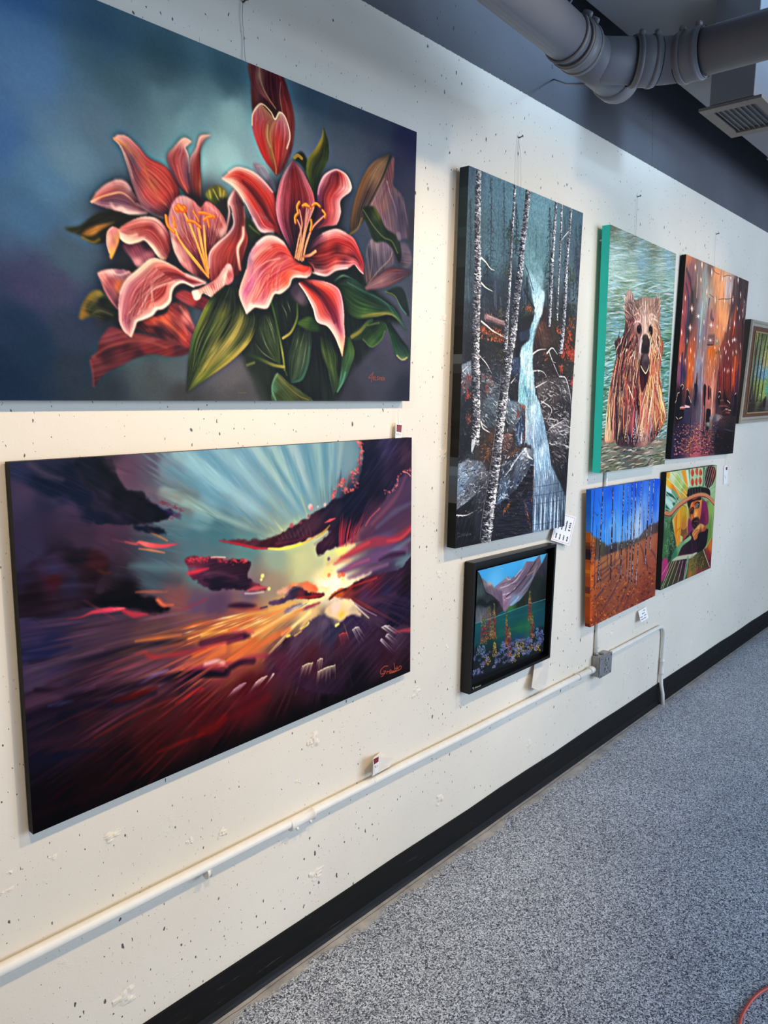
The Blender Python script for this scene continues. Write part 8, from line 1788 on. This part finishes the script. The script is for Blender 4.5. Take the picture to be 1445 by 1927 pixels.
# run to the right that drops to the floor
y3 = -.0155; z3 = at(1190,1207, y3).z
cr = at(1247,1200, y3); cxr = at(1246,1240, y3).x
pts = [(bx1 - .003, y3 - .006, z3 - .004),(bx1 + .05, y3 - .001, z3)] + [(bx1 + .05 + (cxr - .08 - bx1 - .05) * k / 4, y3, z3) for k in (1,2,3)]
pts += arc((cxr, y3, z3),(cxr - .075, y3, z3),(cxr, y3, z3 - .075),9) + [(cxr, y3,.3),(cxr, y3,.16),(cxr, y3 - .004,.11),(cxr + .004, y3 - .014,.06),(cxr + .010, y3 - .016,.0)]
t3 = empty('conduit',(cxr, y3,0), 'white pipe bending from the outlet box down to the floor', 'pipe')
bm = bmesh.new(); tube(bm, pts,.0098,16); build('pipe', bm, M['conduit'], t3, True)
zc_ = at(1247,1253, y3).z
bm = bmesh.new(); tube(bm,[(cxr, y3, zc_ - .045),(cxr, y3, zc_ - .043),(cxr, y3, zc_ - .03),(cxr, y3, zc_ - .028),(cxr, y3, zc_ + .028),(cxr, y3, zc_ + .030),(cxr, y3, zc_ + .036),(cxr, y3, zc_ + .037),(cxr, y3, zc_ + .043),(cxr, y3, zc_ + .045)],[.010,.0135,.0135,.0122,.0122,.0135,.0135,.0122,.0135,.010],18); build('coupling', bm, M['conduit'], t3, True)
bm = bmesh.new(); c_ = Vector((bx1 + .07, y3, z3)); tube(bm,[c_ - Vector((.008,0,0)), c_ + Vector((.008,0,0))],.0112,16); build('strap', bm, M['conduit'], t3, True)

# ---------------------------------------------------------------- drain pipe under the ceiling
zp = 2.556; RP = .058
W0 = Vector((2.03,-.444, zp))                      # where the branch leaves the main
dm = Vector((1,.055,0)).normalized(); db = Vector((.68,-.73,0)).normalized(); de = Vector((.02,-1,.0)).normalized()
td = empty('drain_pipe', W0, 'fat grey drain pipe with a branching joint under the ceiling', 'pipe')


def pipe_part(name, a_, b_, r, m='pipe', n=28, parent=td):
    bm = bmesh.new(); tube(bm,[a_, b_], r, n); return build(name, bm, M[m], parent, True)


def coupling(c, d, r=RP, ln=.034):
    bm = bmesh.new()
    tube(bm,[c - d * ln, c - d * (ln - .001), c + d * (ln - .001), c + d * ln],[r * 1.03, r * 1.1, r * 1.1, r * 1.03],32)
    cp = build('coupling', bm, M['clamp'], td, True)
    for e in (-1,1):
        bm = bmesh.new(); q = c + d * ln * e; tube(bm,[q - d * .0022, q + d * .0022], r * 1.065,32, False); build('gap_ring', bm, M['slot'], cp, True)  # thin black ring drawing the dark gap line at each coupling end
    side = Vector((-.25,-.55,.8)); side = (side - d * side.dot(d)).normalized()
    for e in (-.62,.62):
        q = c + d * ln * e
        bm = bmesh.new(); tube(bm,[q - d * .005, q - d * .0045, q + d * .0045, q + d * .005],[r * 1.1, r * 1.14, r * 1.14, r * 1.1],32)
        tn = d.cross(side).normalized(); s_ = q + side * (r * 1.2)
        tube(bm,[s_ - tn * .014, s_ - tn * .006, s_ + tn * .010, s_ + tn * .012],[.005,.0075,.0075,.0045],8)
        build('clamp_band', bm, M['clamp'], cp, True)


E0 = W0 + db * .205                                 # centre of the elbow
pipe_part('main_pipe', W0 - dm * 3.3, W0 - dm * .10, RP)
bm = bmesh.new(); tube(bm,[W0 - dm * .11, W0 + dm * .135], RP * 1.01,28); tube(bm,[W0 - dm * .03, W0 + db * .02, W0 + db * .12],[RP * .9, RP * 1.0, RP * 1.01],28); build('wye_fitting', bm, M['pipe'], td, True)
coupling(W0 - dm * .115, dm)
bm = bmesh.new(); tube(bm,[W0 + dm * .115, W0 + dm * .12, W0 + dm * .16, W0 + dm * .162, W0 + dm * .178, W0 + dm * .18],[RP * 1.03, RP * 1.1, RP * 1.1, RP * 1.02, RP * 1.02, RP * .5],32); build('end_cap', bm, M['clamp'], td, True)
coupling(W0 + db * .135, db)
bm = bmesh.new(); tube(bm, arc(E0, E0 - db * .06, E0 + de * .06,10), RP * 1.01,28); build('elbow', bm, M['pipe'], td, True)
coupling(E0 + de * .062, de)
pipe_part('branch_pipe', E0 + de * .055, E0 + de * 3.2, RP)
# hanger strap looping under the main and pinned to the wall
hc = W0 - dm * .175
bm = bmesh.new()
lp = [hc + (Vector((0,1,0)) * math.cos(a_) + Vector((0,0,1)) * math.sin(a_)) * (RP + .003) + dm * .004 * math.sin(a_) for a_ in [math.pi * (.86 - 1.16 * k / 22) - math.pi * .9 for k in range(23)]]
tube(bm, lp,.0042,8); tube(bm,[lp[0], hc + Vector((.01,-.03,.12)), hc + Vector((.015,.04,.3)), hc + Vector((.02,.07,.443))],.003,8)
build('hanger_strap', bm, M['clamp'], td, True)
bm = bmesh.new(); wp = at(1041,150,0); tube(bm,[W0 + dm * .0 + Vector((0,.03,-RP * .9)), wp.lerp(W0 + Vector((0,.03,-RP)),.5) + Vector((0,0,-.005)), wp + Vector((0,-.004,0)), wp + Vector((0,.004,0))],.0028,8); build('tie_rod', bm, M['clamp'], td, True)

# ---------------------------------------------------------------- ducts
t5 = empty('air_duct',(1.2,-.3,3.0), 'grey sheet metal duct overhead with a louvred air register at upper right', 'duct')
bm = bmesh.new(); box(bm,(-1.4,-.485,3.0),(3.03,-.12,3.38),.004); build('duct_body', bm, M['duct'], t5)
for x in (.9,2.1,3.018): bm = bmesh.new(); box(bm,(x - .012,-.490,2.995),(x + .012,-.115,3.385)); build('duct_seam', bm, M['duct'], t5)
for x in (.4,2.5):
    for y in (-.45,-.155): bm = bmesh.new(); tube(bm,[(x, y,3.37),(x, y,3.5)],.005,8); build('hanger_rod', bm, M['clamp'], t5)
bm = bmesh.new(); box(bm,(3.04,-1.0,2.85),(8.5,-.25,3.2),.004); build('duct_body', bm, M['duct'], t5)
for x in (4.25,5.5,6.8): bm = bmesh.new(); box(bm,(x - .01,-1.006,2.844),(x + .01,-.244,3.206)); build('duct_seam', bm, M['duct'], t5)
bm = bmesh.new(); box(bm,(2.845,-.607,2.66),(3.20,-.46,3.0),.003); build('boot', bm, M['duct'], t5)
for x in (3.6,5.0,7.0):
    for y in (-.95,-.3): bm = bmesh.new(); tube(bm,[(x, y,3.19),(x, y,3.5)],.005,8); build('hanger_rod', bm, M['clamp'], t5)
# register: flange ring, dark throat, slats along the duct
x0, x1, y0, y1, zr = 2.845,3.195,-.632,-.424,2.648
bm = bmesh.new()
ox = [(x0, y0),(x1, y0),(x1, y1),(x0, y1)]; ix = [(x0 + .045, y0 + .032),(x1 - .045, y0 + .032),(x1 - .045, y1 - .032),(x0 + .045, y1 - .032)]
ra = [bm.verts.new((x, y, zr + .010)) for x, y in ox]; rb = [bm.verts.new((x, y, zr)) for x, y in ox]; rc_ = [bm.verts.new((x, y, zr)) for x, y in ix]; rd = [bm.verts.new((x, y, zr + .045)) for x, y in ix]
for p_, q_ in ((ra, rb),(rb, rc_),(rc_, rd)):
    for k in range(4): bm.faces.new((p_[k], p_[(k + 1) % 4], q_[(k + 1) % 4], q_[k]))
rg = build('register', bm, M['register'], t5); rg['label'] = 'brownish grey air register'
bm = bmesh.new(); bm.faces.new([bm.verts.new((x, y, zr + .043)) for x, y in ix]); build('throat', bm, M['slot'], rg)
for k in range(8):
    y = y0 + .032 + (y1 - y0 - .064) * (k + .5) / 8
    bm = bmesh.new(); hexa(bm,[(x0 + .047, y - .004, zr + .003),(x1 - .047, y - .004, zr + .003),(x1 - .047, y - .001, zr + .026),(x0 + .047, y - .001, zr + .026)],[(x0 + .047, y - .0055, zr + .003),(x1 - .047, y - .0055, zr + .003),(x1 - .047, y - .0025, zr + .026),(x0 + .047, y - .0025, zr + .026)])
    build('slat', bm, M['register'], rg)

# ---------------------------------------------------------------- cord on the floor
pts = [atz(1380,1990,.0045), atz(1391,1927,.0045), atz(1402,1900,.0045), atz(1420,1876,.0045), atz(1445,1859,.0045), atz(1500,1836,.0045), atz(1600,1815,.0045)]
sp = spline([tuple(p) for p in pts],60)
bm = bmesh.new(); tube(bm,[tuple(p) for p in sp],.0045,12)
tag(build('extension_cord', bm, M['cord'], None, True), 'orange-red extension cord curving over the speckled floor', 'cord')

# ---------------------------------------------------------------- light
wd = bpy.data.worlds.new('room_air'); SC.world = wd; wd.use_nodes = True
bg = wd.node_tree.nodes['Background']; bg.inputs['Color'].default_value = (.74,.82,1.0,1); bg.inputs['Strength'].default_value = .22


def spot(name, loc, target, power, color, angle, blend=.6, size=.05):
    l = bpy.data.lights.new(name, 'SPOT'); l.energy = power; l.color = color; l.spot_size = math.radians(angle); l.spot_blend = blend; l.shadow_soft_size = size
    o = bpy.data.objects.new(name, l); COL.objects.link(o); o.location = loc
    o.rotation_euler = (Vector(target) - Vector(loc)).to_track_quat('-Z', 'Y').to_euler()


def area(name, loc, target, power, color, sx, sy, spread=180):
    l = bpy.data.lights.new(name, 'AREA'); l.shape = 'RECTANGLE'; l.size = sx; l.size_y = sy; l.energy = power; l.color = color; l.spread = math.radians(spread)
    o = bpy.data.objects.new(name, l); COL.objects.link(o); o.location = loc
    o.rotation_euler = (Vector(target) - Vector(loc)).to_track_quat('-Z', 'Y').to_euler()


for lx, tx, tz, pw, cl in ((.30,.35,1.3,100,(1.0,.75,.46)),(1.75,1.45,1.15,112,(1.0,.75,.46)),(3.0,2.45,1.4,70,(1.0,.80,.56)),(4.3,3.9,1.5,42,(1.0,.82,.62))):
    spot('track_and_fill_light',(lx,-1.65,2.9),(tx,0, tz), pw * 1.04, cl,68,.75)
spot('track_and_fill_light',(-.7,-1.3,2.7),(2.4,0,1.4),70,(1.0,.88,.70),38,.9,.12)  # unseen fill lamp added at the left to brighten the left-facing canvas edges
area('daylight_fill',(4.8,-4.9,2.0),(2.1,-.2,1.0),190,(.62,.78,1.0),3.6,2.4)
area('daylight_fill',(3.2,-3.2,3.12),(2.9,-.5,3.16),9,(.42,.68,1.0),1.6,.4,22)  # narrow blue beam added only to brighten the duct's side faces
area('daylight_fill',(2.8,-5.8,2.3),(2.8,0,1.9),75,(.58,.76,1.0),5.0,2.4)

# ---------------------------------------------------------------- camera
cd = bpy.data.cameras.new('camera'); co = bpy.data.objects.new('camera', cd); COL.objects.link(co)
cd.sensor_fit = 'HORIZONTAL'; cd.sensor_width = 36.0; cd.lens = 36.0 * FPX / W; cd.clip_start = .02
R3 = Matrix((RIGHT, UP,-FWD)).transposed()
co.matrix_world = Matrix.Translation(CAM) @ R3.to_4x4()
SC.camera = co
SC.view_settings.view_transform = 'Standard'
SC.view_settings.look = 'None'
SC.view_settings.exposure = .02
